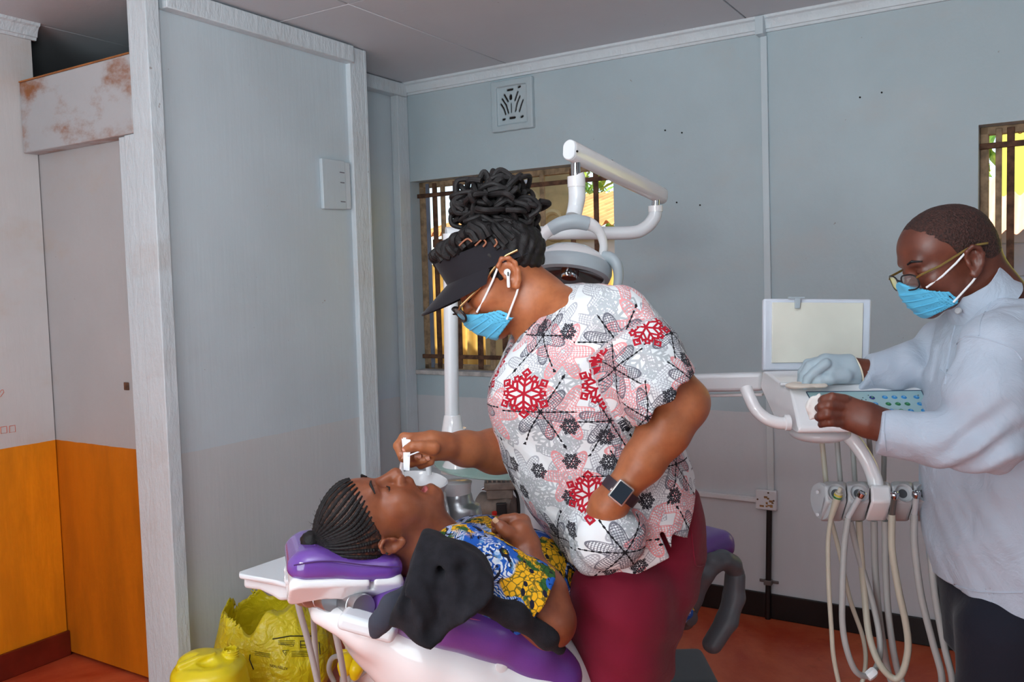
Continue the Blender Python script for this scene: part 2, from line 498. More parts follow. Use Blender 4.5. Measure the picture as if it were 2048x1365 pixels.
def floor_mat():
    m = Mat('red_oxide_concrete', 0.32, spec=0.35)
    a = m.noise(1.3, 6, 0.65, dist=0.6); b = m.noise(9, 5, 0.7); c = m.noise(45, 3)
    col = m.mix(s2l((176, 58, 28)), s2l((216, 112, 74)), a.smooth(0.32, 0.68))
    col = m.mix(col, s2l((70, 24, 14)), b.smooth(0.58, 0.82) * 0.55)
    col = m.mix(col, s2l((214, 140, 110)), c.smooth(0.69, 0.74) * 0.6)
    m.color(col); m.link(b * 0.3 + 0.2, m.b.inputs['Roughness'])
    m.bump(b, 0.12, 0.01); return m.m
FLOOR_M = floor_mat()
MAROON = simple('maroon_gloss_paint', (112, 34, 22), 0.3, var=0.2, vscale=8, bump=0.2, bscale=40)
BLACKP = simple('black_gloss_paint', (16, 14, 15), 0.35, var=0.3, vscale=8, bump=0.2, bscale=40)
RUST = simple('rusty_steel', (96, 66, 48), 0.75, 0.2, var=0.45, vscale=30, bump=0.4, bscale=90)
RUST2 = simple('pale_rusty_steel', (150, 126, 98), 0.7, 0.1, var=0.35, vscale=25, bump=0.3, bscale=90)
DARKHOLE = simple('hole_shade', (28, 22, 20), 0.95)  # dark colour standing in for the shade inside slots and holes
# ================================================================ the room
UW, VL, VP, V2, CH = 3.804, 3.528, 2.741, 3.048, 2.608
UMIN, VMIN = -2.3, -2.9
AX = (NU, NV, ZUP)
def rbox(mb, u0, u1, v0, v1, z0, z1):
    return mb.box(RW((u0 + u1) / 2, (v0 + v1) / 2, (z0 + z1) / 2), (u1 - u0, v1 - v0, z1 - z0), AX)
def S(name, mb, mat, parent=None, **k):
    o = mb.build(name, mat, parent, **k)
    if parent is None: o['kind'] = 'structure'
    return o
S('floor', rbox(MB(), UMIN, 5.0, VMIN, 5.2, -0.12, 0.0), FLOOR_M)
# ceiling boards, recessed joints
ceil_ = S('ceiling', rbox(MB(), UMIN - 0.1, UW + 0.05, VMIN - 0.1, 4.7, CH + 0.012, CH + 0.12), simple('ceiling_joint', (92, 86, 88), 0.9))
us = [2.615 - 1.2 * 4, 2.615 - 1.2 * 3, 2.615 - 1.2 * 2, 2.615 - 1.2, 2.615, 3.9]; vs_ = [-2.9, -1.3, -0.09, 1.13, 2.335, 3.5, 4.72]
for i in range(len(us) - 1):
    for j in range(len(vs_) - 1):
        g = 0.0025
        u1 = min(us[i + 1], UW + 0.04)
        S('ceiling_panel', rbox(MB(), us[i] + g, u1 - g, vs_[j] + g, vs_[j + 1] - g, CH, CH + 0.0115), W_CEIL, ceil_, bevel=0.002, seg=1)
# window wall with two openings
T = 0.17
W1 = (1.785, 3.0, 1.05, 2.085); W2 = (-0.95, 0.257, 1.0, 2.063)
def wall_with_holes(name, u0, u1, v0, v1, holes, mat):
    mb = MB(); vv = v0
    for (a, b, c, d) in sorted(holes):
        rbox(mb, u0, u1, vv, a, 0, CH + 0.1); rbox(mb, u0, u1, a, b, 0, c); rbox(mb, u0, u1, a, b, d, CH + 0.1); vv = b
    rbox(mb, u0, u1, vv, v1, 0, CH + 0.1)
    return S(name, mb, mat)
wall_back = wall_with_holes('wall_back', UW, UW + T, VMIN - 0.1, 4.7, [W2, W1], W_WALL)
for (v, z) in ((0.682, 2.224), (0.60, 2.232), (1.52, 2.19), (1.44, 2.17), (1.47, 1.86), (1.36, 1.84)):
    MB().lathe([(0.0036, 0), (0.0036, 0.004), (0.002, 0.005)], RW(UW - 0.004, v, z), NU, 10).build('nail_hole', DARKHOLE, wall_back)
S('wall_left', rbox(MB(), UMIN, 2.045, VL, VL + 0.12, 0, CH + 0.1), W_LEFT)
wl_ = bpy.data.objects['wall_left']
S('wall_right', rbox(MB(), UMIN, UW, VMIN - 0.1, VMIN, 0, CH + 0.1), W_WALL)
S('wall_front', rbox(MB(), UMIN - 0.1, UMIN, VMIN - 0.1, VL, 0, CH + 0.1), W_WALL)
S('wall_cubicle', rbox(rbox(MB(), 2.045, UW, 4.6, 4.7, 0, CH + 0.1), 2.0, 2.06, VL + 0.12, 4.7, 0, CH + 0.1), simple('cubicle_shade_grey', (96, 92, 98), 0.8))  # dark grey puts the shade of the cubicle interior into the wall colour
# small chalk marks on the left wall
REDCH = simple('red_chalk', (214, 110, 84), 0.9)
def mark(pts, name):
    MB().tube([PVv(x, y, VL - 0.001) for x, y in pts], 0.0012, 6).build(name, REDCH, wl_)
mark([(-6, 796), (1, 794), (8, 785), (6, 780), (2, 781), (0, 786), (-3, 780), (-8, 781)], 'heart_doodle')
mark([(1, 855), (13, 853), (14, 866), (2, 868), (1, 855)], 'square_doodle')
mark([(19, 853), (30, 851), (31, 864), (19, 866), (19, 853)], 'square_doodle')
# partition panels and timber
S('wall_partition', rbox(MB(), 2.0, 3.13, VP, VP + 0.03, 0, CH - 0.01), W_PANEL)
S('wall_partition_return', rbox(rbox(MB(), 3.08, UW, V2, V2 + 0.03, 0, CH - 0.01), 3.10, 3.13, VP, V2 + 0.03, 0, CH - 0.01), W_PANEL)
def timber(name, quad_b, quad_t, mat=W_WOOD, bev=0.004):
    return S(name, MB().hexa(quad_b, quad_t), mat, bevel=bev)
def uvq(u0, u1, v0, v1, z): return [RW(u0, v0, z), RW(u1, v0, z), RW(u1, v1, z), RW(u0, v1, z)]
timber('trim_1', uvq(1.972, 2.030, 2.700, 2.800, 0), uvq(1.978, 2.034, 2.700, 2.805, CH - 0.002))          # corner post
timber('trim_2', uvq(2.06, 3.04, 2.692, 2.741, 2.525), uvq(2.06, 3.04, 2.692, 2.741, CH - 0.008))           # top rail
timber('trim_3', uvq(3.035, 3.125, 2.716, 2.790, 0), uvq(3.035, 3.130, 2.716, 2.790, CH - 0.004))            # end post
timber('trim_4', uvq(3.125, 3.142, 2.716, 2.74, 0), uvq(3.130, 3.150, 2.716, 2.74, CH - 0.004))
timber('trim_5', uvq(3.13, 3.785, 2.985, 3.048, 2.535), uvq(3.13, 3.785, 2.985, 3.048, CH - 0.004))         # short top rail
timber('trim_6', uvq(3.70, 3.800, 3.000, 3.048, 0), uvq(3.715, 3.803, 3.000, 3.048, CH - 0.01))              # corner post
timber('trim_7', uvq(2.000, 2.045, 2.806, 2.925, 0), uvq(2.000, 2.045, 2.806, 2.925, 2.086))                    # door jamb
timber('trim_8', uvq(1.988, 2.02, 2.806, 2.862, 0), uvq(1.988, 2.02, 2.806, 2.875, 2.086))
# lintel
lt = S('trim_9', rbox(MB(), 1.984, 2.048, 2.815, 3.524, 2.087, 2.366), W_LINTEL, bevel=0.004)
MB().box(RW(2.016, 3.17, 2.369), (0.07, 0.71, 0.006), AX).build('rusty_edge', simple('rust_stain', (168, 108, 60), 0.9, var=0.3), lt, bevel=0.002)
# door
door = S('door_1', rbox(MB(), 2.05, 2.085, 2.86, 3.60, 0.012, 2.10), W_DOOR, bevel=0.003)
hp = PU(253, 773, 2.047)
MB().box(hp, (0.006, 0.028, 0.03), AX).build('latch_plate', RUST, door, bevel=0.002)
# baseboards
S('baseboard_back', rbox(MB(), UW - 0.012, UW, VMIN, 3.0, 0, 0.112), BLACKP, bevel=0.003)
S('baseboard_left', rbox(MB(), UMIN, 2.05, VL - 0.016, VL, 0, 0.105), MAROON, bevel=0.003)
# cornices
def cornice(name, a, b, inward):
    prof = [(0, 0), (0.012, 0.0), (0.016, 0.010), (0.022, 0.012), (0.026, 0.030), (0.036, 0.046), (0.046, 0.052), (0.050, 0.062), (0, 0.062)]
    a = Vector(a); b = Vector(b)
    return S(name, MB().loft([[p + inward * x + ZUP * (y - 0.062) for x, y in prof] for p in (a, b)]), W_WOOD, smooth=True, angle=25)
cornice('trim_10', RW(UW, VMIN, CH), RW(UW, 3.0, CH), -NU)
cornice('trim_11', RW(UMIN, VL, CH), RW(2.06, VL, CH), -NV)
# window 1: rusty steel frame, grille bars, pane-less casement leaf
RR = simple('weathered_sill_paint', (188, 184, 182), 0.7, var=0.25, vscale=20, bump=0.4, bscale=60)
def win(name, W, bars, u=UW + 0.075):
    v0, v1, z0, z1 = W; fr = 0.03
    o = S(name, rbox(rbox(rbox(rbox(MB(), u, u + 0.04, v0, v1, z1 - fr, z1), u, u + 0.04, v0, v1, z0, z0 + fr), u, u + 0.04, v0, v0 + fr, z0, z1), u, u + 0.04, v1 - fr, v1, z0, z1), RUST2, bevel=0.003)
    for (v, w, mt) in bars:
        rbox(MB(), u - 0.008, u + 0.006, v - w / 2, v + w / 2, z0 + 0.01, z1 - 0.01).build('grille_bar', mt, o, bevel=0.002)
    for z in (z1 - 0.075, z0 + 0.075):
        rbox(MB(), u - 0.02, u - 0.006, v0 - 0.005, v1 + 0.005, z - 0.011, z + 0.011).build('grille_rail', RUST, o, bevel=0.002)
    rbox(MB(), UW - 0.012, u + 0.03, v0 - 0.004, v1 + 0.004, z0 - 0.02, z0 + 0.004).build('sill', RR, o, bevel=0.003)
    return o
SLATE = simple('blue_grey_steel', (120, 128, 146), 0.55, 0.2, var=0.2)
b1 = []
for px, w, mt in ((862, 0.02, SLATE), (876, 0.026, RUST), (892, 0.026, RUST2), (917, 0.026, RUST), (958, 0.03, RUST), (983, 0.03, RUST2), (1008, 0.03, RUST), (1047, 0.026, RUST), (1090, 0.026, RUST2), (1146, 0.024, RUST), (1193, 0.024, RUST)):
    b1.append((UV_(PU(px, 600 if px < 1100 else 450, UW + 0.072))[1], w, mt))
win1 = win('window_1', W1, b1)
b2 = [(UV_(PU(px, 400, UW + 0.072))[1], w, mt) for px, w, mt in ((1997, 0.022, RUST2), (2021, 0.026, RUST), (2062, 0.024, RUST), (2110, 0.024, RUST), (2170, 0.024, RUST))]
win2 = win('window_2', W2, b2)
rbox(MB(), UW + 0.055, UW + 0.069, -0.9, UV_(PU(2021, 525, UW + 0.06))[1], 1.42, 1.445).build('grille_rail', RUST, win2, bevel=0.002)
# vent block: pierced fan pattern
def vent():
    vc, zc = 2.325, 2.408
    o = thing('vent_block', RW(UW, vc, zc), 'pierced white air vent block high on the wall below the cornice', 'air vent')
    o['kind'] = 'structure'
    def L(a, b, du=0.0): return np.array(RW(UW - 0.02 + du, vc - a, zc + b))     # a to the right, b up
    lo = np.minimum(L(-0.16, -0.15), L(0.16, 0.15, 0.06)) - 0.03; hi = np.maximum(L(-0.16, -0.15), L(0.16, 0.15, 0.06)) + 0.03
    s = SDF(np.minimum(lo, np.array(RW(UW - 0.06, vc - 0.16, zc - 0.16))), hi, 0.0034)
    R = np.array([NU, NV, ZUP]).T
    s.box(RW(UW - 0.004, vc, zc), (0.022, 0.122, 0.126), R, 0.006)
    s.box(RW(UW - 0.03, vc, zc), (0.018, 0.088, 0.095), R, 0.006, 0.004, 'sub')
    s.warp(lambda x, y, z: 0.0015 * vnoise(x * 60, y * 60, z * 60, 3))
    def slot(pts, r):
        for i in range(len(pts) - 1):
            s.cap(L(*pts[i], -0.02), L(*pts[i + 1], -0.02), r, r, 0.001, 'sub', (np.array(NU), 8.0))
    slot([(-0.01, -0.035), (-0.01, 0.01)], 0.0055)
    slot([(-0.045, -0.04), (-0.055, -0.01), (-0.072, 0.015)], 0.0062)
    slot([(-0.028, -0.036), (-0.04, 0.005), (-0.064, 0.04)], 0.0062)
    slot([(-0.028, 0.022), (-0.05, 0.058)], 0.0065)
    slot([(0.014, -0.032), (0.024, 0.005), (0.042, 0.04)], 0.0062)
    slot([(0.036, -0.036), (0.048, -0.005), (0.060, 0.018)], 0.0062)
    slot([(0.012, 0.022), (0.030, 0.062)], 0.0065)
    slot([(-0.012, 0.036), (-0.012, 0.046)], 0.010)
    for a, b in (((-0.03, 0.078), (0.0, 0.078)), ((0.034, 0.084), (0.044, 0.086)), ((-0.062, -0.064), (-0.05, -0.064)), ((-0.02, -0.062), (0.01, -0.062)), ((0.046, -0.064), (0.056, -0.062))):
        slot([a, b], 0.007)
    sdf_obj('pierced_plate', s, W_WALL, o, 1)
    rbox(MB(), UW - 0.004, UW - 0.001, vc - 0.085, vc + 0.085, zc - 0.09, zc + 0.095).build('void_shade', DARKHOLE, o)  # dark sheet in place of the shade behind the slots
vent()
# conduit, trunking, socket, pipe
TRUNK = simple('white_pvc', (214, 212, 214), 0.45, var=0.04)
cd = thing('cable_conduit', RW(UW, 1.06, 0.53), 'slim white vertical cable conduit running down the window wall from cornice to socket', 'conduit')
MB().hexa([RW(UW - 0.016, 1.038, 0.56), RW(UW, 1.038, 0.56), RW(UW, 1.068, 0.56), RW(UW - 0.016, 1.068, 0.56)], [RW(UW - 0.016, 1.052, 2.53), RW(UW, 1.052, 2.53), RW(UW, 1.080, 2.53), RW(UW - 0.016, 1.080, 2.53)]).build('conduit_run', W_PANEL, cd, bevel=0.002)
rbox(MB(), UW - 0.062, UW - 0.0, 1.054, 1.088, 2.53, CH - 0.004).build('conduit_top', W_PANEL, cd, bevel=0.002)
tr = thing('cable_trunking', RW(UW, 1.8, 0.53), 'white horizontal cable trunking leading along the wall to the socket', 'trunking')
rbox(MB(), UW - 0.018, UW, 1.115, 2.9, 0.516, 0.541).build('trunk_base', TRUNK, tr, bevel=0.002)
rbox(MB(), UW - 0.021, UW - 0.0175, 1.117, 2.9, 0.518, 0.535).build('trunk_lid', TRUNK, tr, bevel=0.001)
sk = thing('wall_socket', RW(UW, 1.073, 0.535), 'worn white square wall socket plate with torn label', 'socket')
rbox(MB(), UW - 0.028, UW, 1.026, 1.118, 0.490, 0.578).build('socket_plate', TRUNK, sk, bevel=0.005)
lab = MB()
for k in range(9):
    a = random.uniform(1.04, 1.09); b = random.uniform(0.505, 0.55)
    lab.box(RW(UW - 0.0285, a, b), (0.001, random.uniform(0.008, 0.02), random.uniform(0.006, 0.014)), AX)
lab.build('torn_label', simple('brown_torn_paper', (150, 110, 70), 0.9, var=0.4, vscale=60), sk)
for a, b in ((1.107, 0.535), (1.037, 0.535), (1.06, 0.568)):
    MB().lathe([(0.004, 0), (0.004, 0.002)], RW(UW - 0.030, a, b), NU, 10).build('screw', RUST, sk)
pp = thing('black_pipe', RW(UW, 1.062, 0.0), 'black cable pipe going down the wall below the socket', 'pipe')
MB().tube([RW(UW - 0.014, 1.060, 0.49), RW(UW - 0.016, 1.068, 0.10), RW(UW - 0.018, 1.070, 0.0)], 0.0125, 14).build('pipe_run', BLACKP, pp, smooth=True)
MB().box(RW(UW - 0.016, 1.067, 0.165), (0.030, 0.034, 0.022), AX).box(RW(UW - 0.003, 1.067, 0.165), (0.006, 0.085, 0.014), AX).build('pipe_clip', simple('dull_grey_metal', (120, 112, 110), 0.5, 0.6), pp, bevel=0.003)
# broken board glued on the partition
pb = MB(); pq = []
pb.hexa([RW(2.840, 2.722, 1.862), RW(2.985, 2.722, 1.866), RW(2.985, 2.741, 1.866), RW(2.840, 2.741, 1.862)], [RW(2.838, 2.722, 2.082), RW(2.985, 2.722, 2.085), RW(2.985, 2.741, 2.085), RW(2.838, 2.741, 2.082)])
bo = thing('switch_backing_board', RW(2.91, 2.74, 1.862), 'small white painted chipped board fixed to the partition panel near its end post', 'board')
pb.build('backing_plate', W_PANEL, bo, bevel=0.004)
for z, l in ((2.03, 0.03), (1.985, 0.025), (1.90, 0.03)):
    MB().box(RW(2.962, 2.7212, z), (l, 0.002, 0.004), AX).build('chipped_edge', simple('chipped_grey', (110, 108, 118), 0.9), bo)
rbox(MB(), 2.985, 3.02, 2.725, 2.741, 1.87, 2.08).build('side_strip', W_WOOD, bo, bevel=0.004)
# ================================================================ outside the windows
def corrugated(name, o, ex, ey, n, pitch, amp, length, mat, label, cat, group=None, thick=0.004, bend=0.0):
    """sheet with waves across ex, length along ey"""
    ex = Vector(ex).normalized(); ey = Vector(ey).normalized(); nn = ex.cross(ey)
    V = []; F = []; st = 8; rows = 6
    for side in (0, 1):
        for r_ in range(rows):
            for i in range(n * st + 1):
                x = i * pitch / st; w = amp * math.sin(2 * math.pi * i / st) + bend * math.sin(x * 2.1 + r_ * 0.6) * 0.01
                V.append(Vector(o) + ex * x + ey * (length * r_ / (rows - 1)) + nn * (w + side * thick))
    m = n * st + 1
    for side in (0, 1):
        for r_ in range(rows - 1):
            for i in range(m - 1):
                a = side * rows * m + r_ * m + i
                F.append((a, a + 1, a + 1 + m, a + m) if side else (a, a + m, a + 1 + m, a + 1))
    mb = MB(); mb.v = [tuple(v) for v in V]; mb.f = F
    return mb.build(name, mat, None, smooth=True, angle=0, label=label, cat=cat, group=group)
YEL = simple('old_yellow_sheet', (226, 196, 120), 0.6, var=0.2, vscale=5, bump=0.2, bscale=20)
YEL2 = simple('straw_yellow_sheet', (214, 178, 96), 0.6, var=0.25, vscale=5)
ROOF = simple('rusty_roof_sheet', (222, 158, 98), 0.6, var=0.25, vscale=4)
S('ground_outside', MB().box(RW(9.0, 1.0, -0.2), (10.2, 14, 0.1), AX), simple('dry_earth', (170, 120, 84), 0.9, var=0.2))
labs = ['cream corrugated fence sheet outside the window nearest the wall corner', 'dented cream corrugated fence sheet outside, behind the lamp pole', 'cream corrugated fence sheet outside the middle of the window', 'straw corrugated fence sheet outside the far end of the window']
for k in range(4):
    corrugated('fence_sheet', RW(5.0 + 0.02 * (k % 2), 4.75 - k * 0.74, 0.0), -NV, ZUP, 9, 0.085, 0.022, 1.62 + 0.05 * (k % 2), (YEL, YEL2)[k % 2], labs[k], 'fence sheet', 'corrugated fence sheets outside', bend=1.0)
for k in range(2):
    corrugated('fence_sheet', RW(5.1 + 0.02 * k, 1.7 - k * 1.36, 0.0), -NV, ZUP, 15, 0.09, 0.02, 1.42, (YEL2, YEL)[k], ('straw yellow corrugated fence sheet low outside the window behind the man', 'cream yellow corrugated fence sheet at the picture edge outside the window')[k], 'fence sheet', 'fence sheets behind the man', bend=1.0)
corrugated('roof_sheet', RW(6.0, 4.7, 1.955), -NV, (RW(1, 0, 0.245)), 30, 0.09, 0.02, 1.7, ROOF, 'sunlit orange corrugated roof seen through window with the grille', 'roof sheet')
corrugated('roof_sheet', RW(6.6, 0.9, 1.76), -NV, (RW(1, 0, 0.5)), 9, 0.10, 0.02, 1.0, simple('salmon_roof_sheet', (232, 178, 150), 0.6), 'salmon corrugated roof outside the window behind the man', 'roof sheet')
corrugated('roof_edge', RW(4.55, 0.35, 2.13), -NV, RW(1, 0, 0.25), 10, 0.075, 0.016, 0.5, simple('amber_roof_sheet', (236, 150, 60), 0.6), 'scalloped edge of roof sheet above the window behind the man', 'roof edge')
hs = thing('yellow_house', RW(7.2, -0.6, 0), 'lime yellow neighbouring house wall with blue grey tiled strip', 'house')
rbox(MB(), 7.2, 7.4, -4.0, 0.36, 0, 3.2).build('house_wall', simple('lime_yellow_paint', (206, 204, 84), 0.8), hs)
rbox(MB(), 7.185, 7.2, 0.14, 0.36, 0, 1.98).build('tile_strip', simple('blue_grey_tile', (150, 168, 190), 0.4), hs)
for k in range(7): rbox(MB(), 7.178, 7.1849, 0.145, 0.355, 0.3 + k * 0.235, 0.3 + k * 0.235 + 0.225).build('tile', simple('blue_grey_tile', (150, 168, 190), 0.4), hs, bevel=0.003)
h2 = thing('white_house', RW(8.3, 1.0, 0), 'pale rendered house wall under the salmon roof outside', 'house')
rbox(MB(), 8.3, 8.5, 0.2, 2.6, 0, 2.1).build('house_wall', simple('pale_render', (206, 206, 204), 0.8), h2)
rbox(MB(), 8.22, 8.3, 0.5, 0.85, 1.2, 1.34).build('window_ledge', simple('teal_ledge', (80, 120, 130), 0.6), h2)
h3 = thing('roofed_shed', RW(6.3, 3.3, 0), 'pale shed wall below the orange roof outside the grille window', 'shed')
rbox(MB(), 6.25, 6.4, 2.1, 4.6, 0, 1.93).build('shed_wall', simple('pale_render', (206, 206, 204), 0.8), h3)
rbox(MB(), 6.18, 6.25, 2.05, 4.65, 1.86, 1.93).build('fascia', simple('dark_timber', (70, 52, 42), 0.8), h3, bevel=0.004)
# pressed-metal gate leaf with scrolls, standing outside the window
GOLD = simple('tan_pressed_metal', (204, 178, 130), 0.45, 0.25, var=0.18, vscale=7)
gt = thing('ornamental_gate_panel', RW(4.35, 2.3, 0.0), 'tan pressed metal gate panel with swirl relief outside the window', 'gate panel')
gp = PU(1085, 440, 4.35); gu, gv, gz = UV_(gp)
rbox(MB(), 4.35, 4.37, gv - 0.20, gv + 0.42, 0.0, gz + 0.26).build('panel_sheet', GOLD, gt, bevel=0.01)
def swirl(cv, cz, r0, turns, dirn, tail, name='scroll'):
    pts = []
    for i in range(60):
        t = i / 59; a = dirn * (t * turns * 6.283); r = r0 * (0.12 + 0.88 * t)
        pts.append(RW(4.347, cv + r * math.cos(a), cz + r * math.sin(a)))
    for dv, dz in tail: pts.append(pts[59] + RW(0, dv, dz))
    MB().tube(pts, [0.008 + 0.012 * min(1, i / 40) for i in range(len(pts))], 8).build(name, GOLD, gt, smooth=True)
swirl(gv + 0.12, gz + 0.08, 0.11, 1.6, 1, [(-0.03, -0.08), (-0.02, -0.18), (0.02, -0.3)])
swirl(gv - 0.08, gz - 0.02, 0.10, 1.4, -1, [(-0.02, 0.08), (-0.02, 0.16)])
swirl(gv + 0.02, gz - 0.28, 0.12, 1.5, 1, [(0.03, -0.1)])
swirl(gv + 0.30, gz - 0.2, 0.1, 1.5, -1, [(0.03, 0.1), (0.02, 0.2)])
MB().lathe([(0.018, 0), (0.018, 0.02), (0.008, 0.024)], RW(4.345, gv + 0.09, gz + 0.215), -NU, 12).build('bolt', TRUNK, gt)
# foliage
def leaf_mat():
    m = Mat('leaf_green', 0.5); n = m.noise(8, 2)
    m.color(m.mix(s2l((92, 140, 40)), s2l((186, 204, 84)), n.smooth(0.35, 0.65))); return m.m
LEAF = leaf_mat(); BARK = simple('bark', (90, 70, 50), 0.9)
def tree(c, r, n, label):
    t = thing('leafy_tree', Vector((c.x, c.y, -0.15)), label, 'tree', 'trees outside the windows')
    mb = MB()
    for i in range(n):
        d = Vector(RNG.normal(size=3)).normalized() * r * (0.45 + 0.55 * random.random()); p = c + d
        a = Vector(RNG.normal(size=3)).normalized(); b = a.cross(Vector(RNG.normal(size=3))).normalized(); l = random.uniform(0.07, 0.14)
        mb.add([p - a * l, p + b * l * 0.4 + a.cross(b) * 0.01, p + a * l, p - b * l * 0.4 + a.cross(b) * 0.01], [(0, 1, 2, 3)])
    o = mb.build('foliage', LEAF, t); o['kind'] = 'stuff'
    MB().tube([(c.x, c.y, -0.15), (c.x + 0.05, c.y, c.z * 0.6), (c.x, c.y, c.z)], [0.1, 0.08, 0.03], 10).build('trunk', BARK, t, smooth=True)
tree(RW(9.5, 4.4, 3.0), 1.5, 1300, 'leafy green tree seen through the left end of the window')
tree(RW(10.2, 1.2, 3.1), 1.3, 1000, 'leafy green tree above the orange roof outside')
# ================================================================ people: shared pieces
def npv(v): return np.array(v, dtype=np.float64)
class Frame:
    """local frame: x forward, y left, z up"""
    def __init__(s, o, f, u, sc=1.0):
        s.o = npv(o); f = npv(f); f /= np.linalg.norm(f); u = npv(u); u -= f * (u @ f); u /= np.linalg.norm(u)
        s.f, s.u, s.l = f, u, np.cross(u, f); s.R = np.stack([s.f, s.l, s.u], 1); s.sc = sc
    def p(s, x, y, z): return s.o + s.sc * (s.R @ np.array([x, y, z], dtype=float))
    def V(s, x, y, z): return Vector(s.p(x, y, z))
    def loc(s, X, Y, Z):
        X = X - s.o[0]; Y = Y - s.o[1]; Z = Z - s.o[2]
        return tuple((s.R[0, i] * X + s.R[1, i] * Y + s.R[2, i] * Z) / s.sc for i in range(3))
def spline_rows(rows, n=80):
    rows = np.array(sorted(rows), dtype=float); T = rows[:, 0]; tt = np.linspace(T[0], T[-1], n)
    m = np.gradient(rows, T, axis=0) if len(T) > 2 else None
    out = []
    for t in tt:
        i = min(max(np.searchsorted(T, t) - 1, 0), len(T) - 2); h = T[i + 1] - T[i]; s_ = (t - T[i]) / h
        a, b = rows[i], rows[i + 1]; ma, mb = m[i] * h, m[i + 1] * h
        r = (2 * s_**3 - 3 * s_**2 + 1) * a + (s_**3 - 2 * s_**2 + s_) * ma + (-2 * s_**3 + 3 * s_**2) * b + (s_**3 - s_**2) * mb
        r[0] = t; out.append(r)
    return np.array(out)
def stack(S, rows, o, A, F, k=0.02, op='add', p=2.3, shell=0.0, inset=0.0):
    """elliptic sections (t, cf, cl, a, b) along axis A; F forward, L = A x F"""
    o = npv(o); A = npv(A); A /= np.linalg.norm(A); F = npv(F); F -= A * (F @ A); F /= np.linalg.norm(F); L = np.cross(A, F)
    tb = spline_rows(rows); m = 0.06
    pts = []
    for t, cf, cl, a, b in tb:
        for sa in (-1, 1):
            for sb in (-1, 1): pts.append(o + A * t + F * (cf + sa * (a + m)) + L * (cl + sb * (b + m)))
    pts = np.array(pts)
    w = S.win(pts.min(0) - m, pts.max(0) + m)
    if w is None: return
    sl, X, Y, Z = w; X = X - np.float32(o[0]); Y = Y - np.float32(o[1]); Z = Z - np.float32(o[2])
    t, f, l = [(v[0] * X + v[1] * Y + v[2] * Z).astype(np.float32) for v in (A, F, L)]
    g = lambda i: np.interp(t.ravel(), tb[:, 0], tb[:, i]).reshape(t.shape).astype(np.float32)
    a = g(3) - inset; b = g(4) - inset
    rr = (np.abs((f - g(1)) / a) ** p + np.abs((l - g(2)) / b) ** p) ** (1.0 / p)
    d = (rr - 1) * np.minimum(a, b)
    e = np.maximum(t - tb[-1, 0] + inset, tb[0, 0] + inset - t)
    d = np.maximum(d, e) + 0
    S.put(sl, d, op, k)
def limit_rows(*r): return list(r)
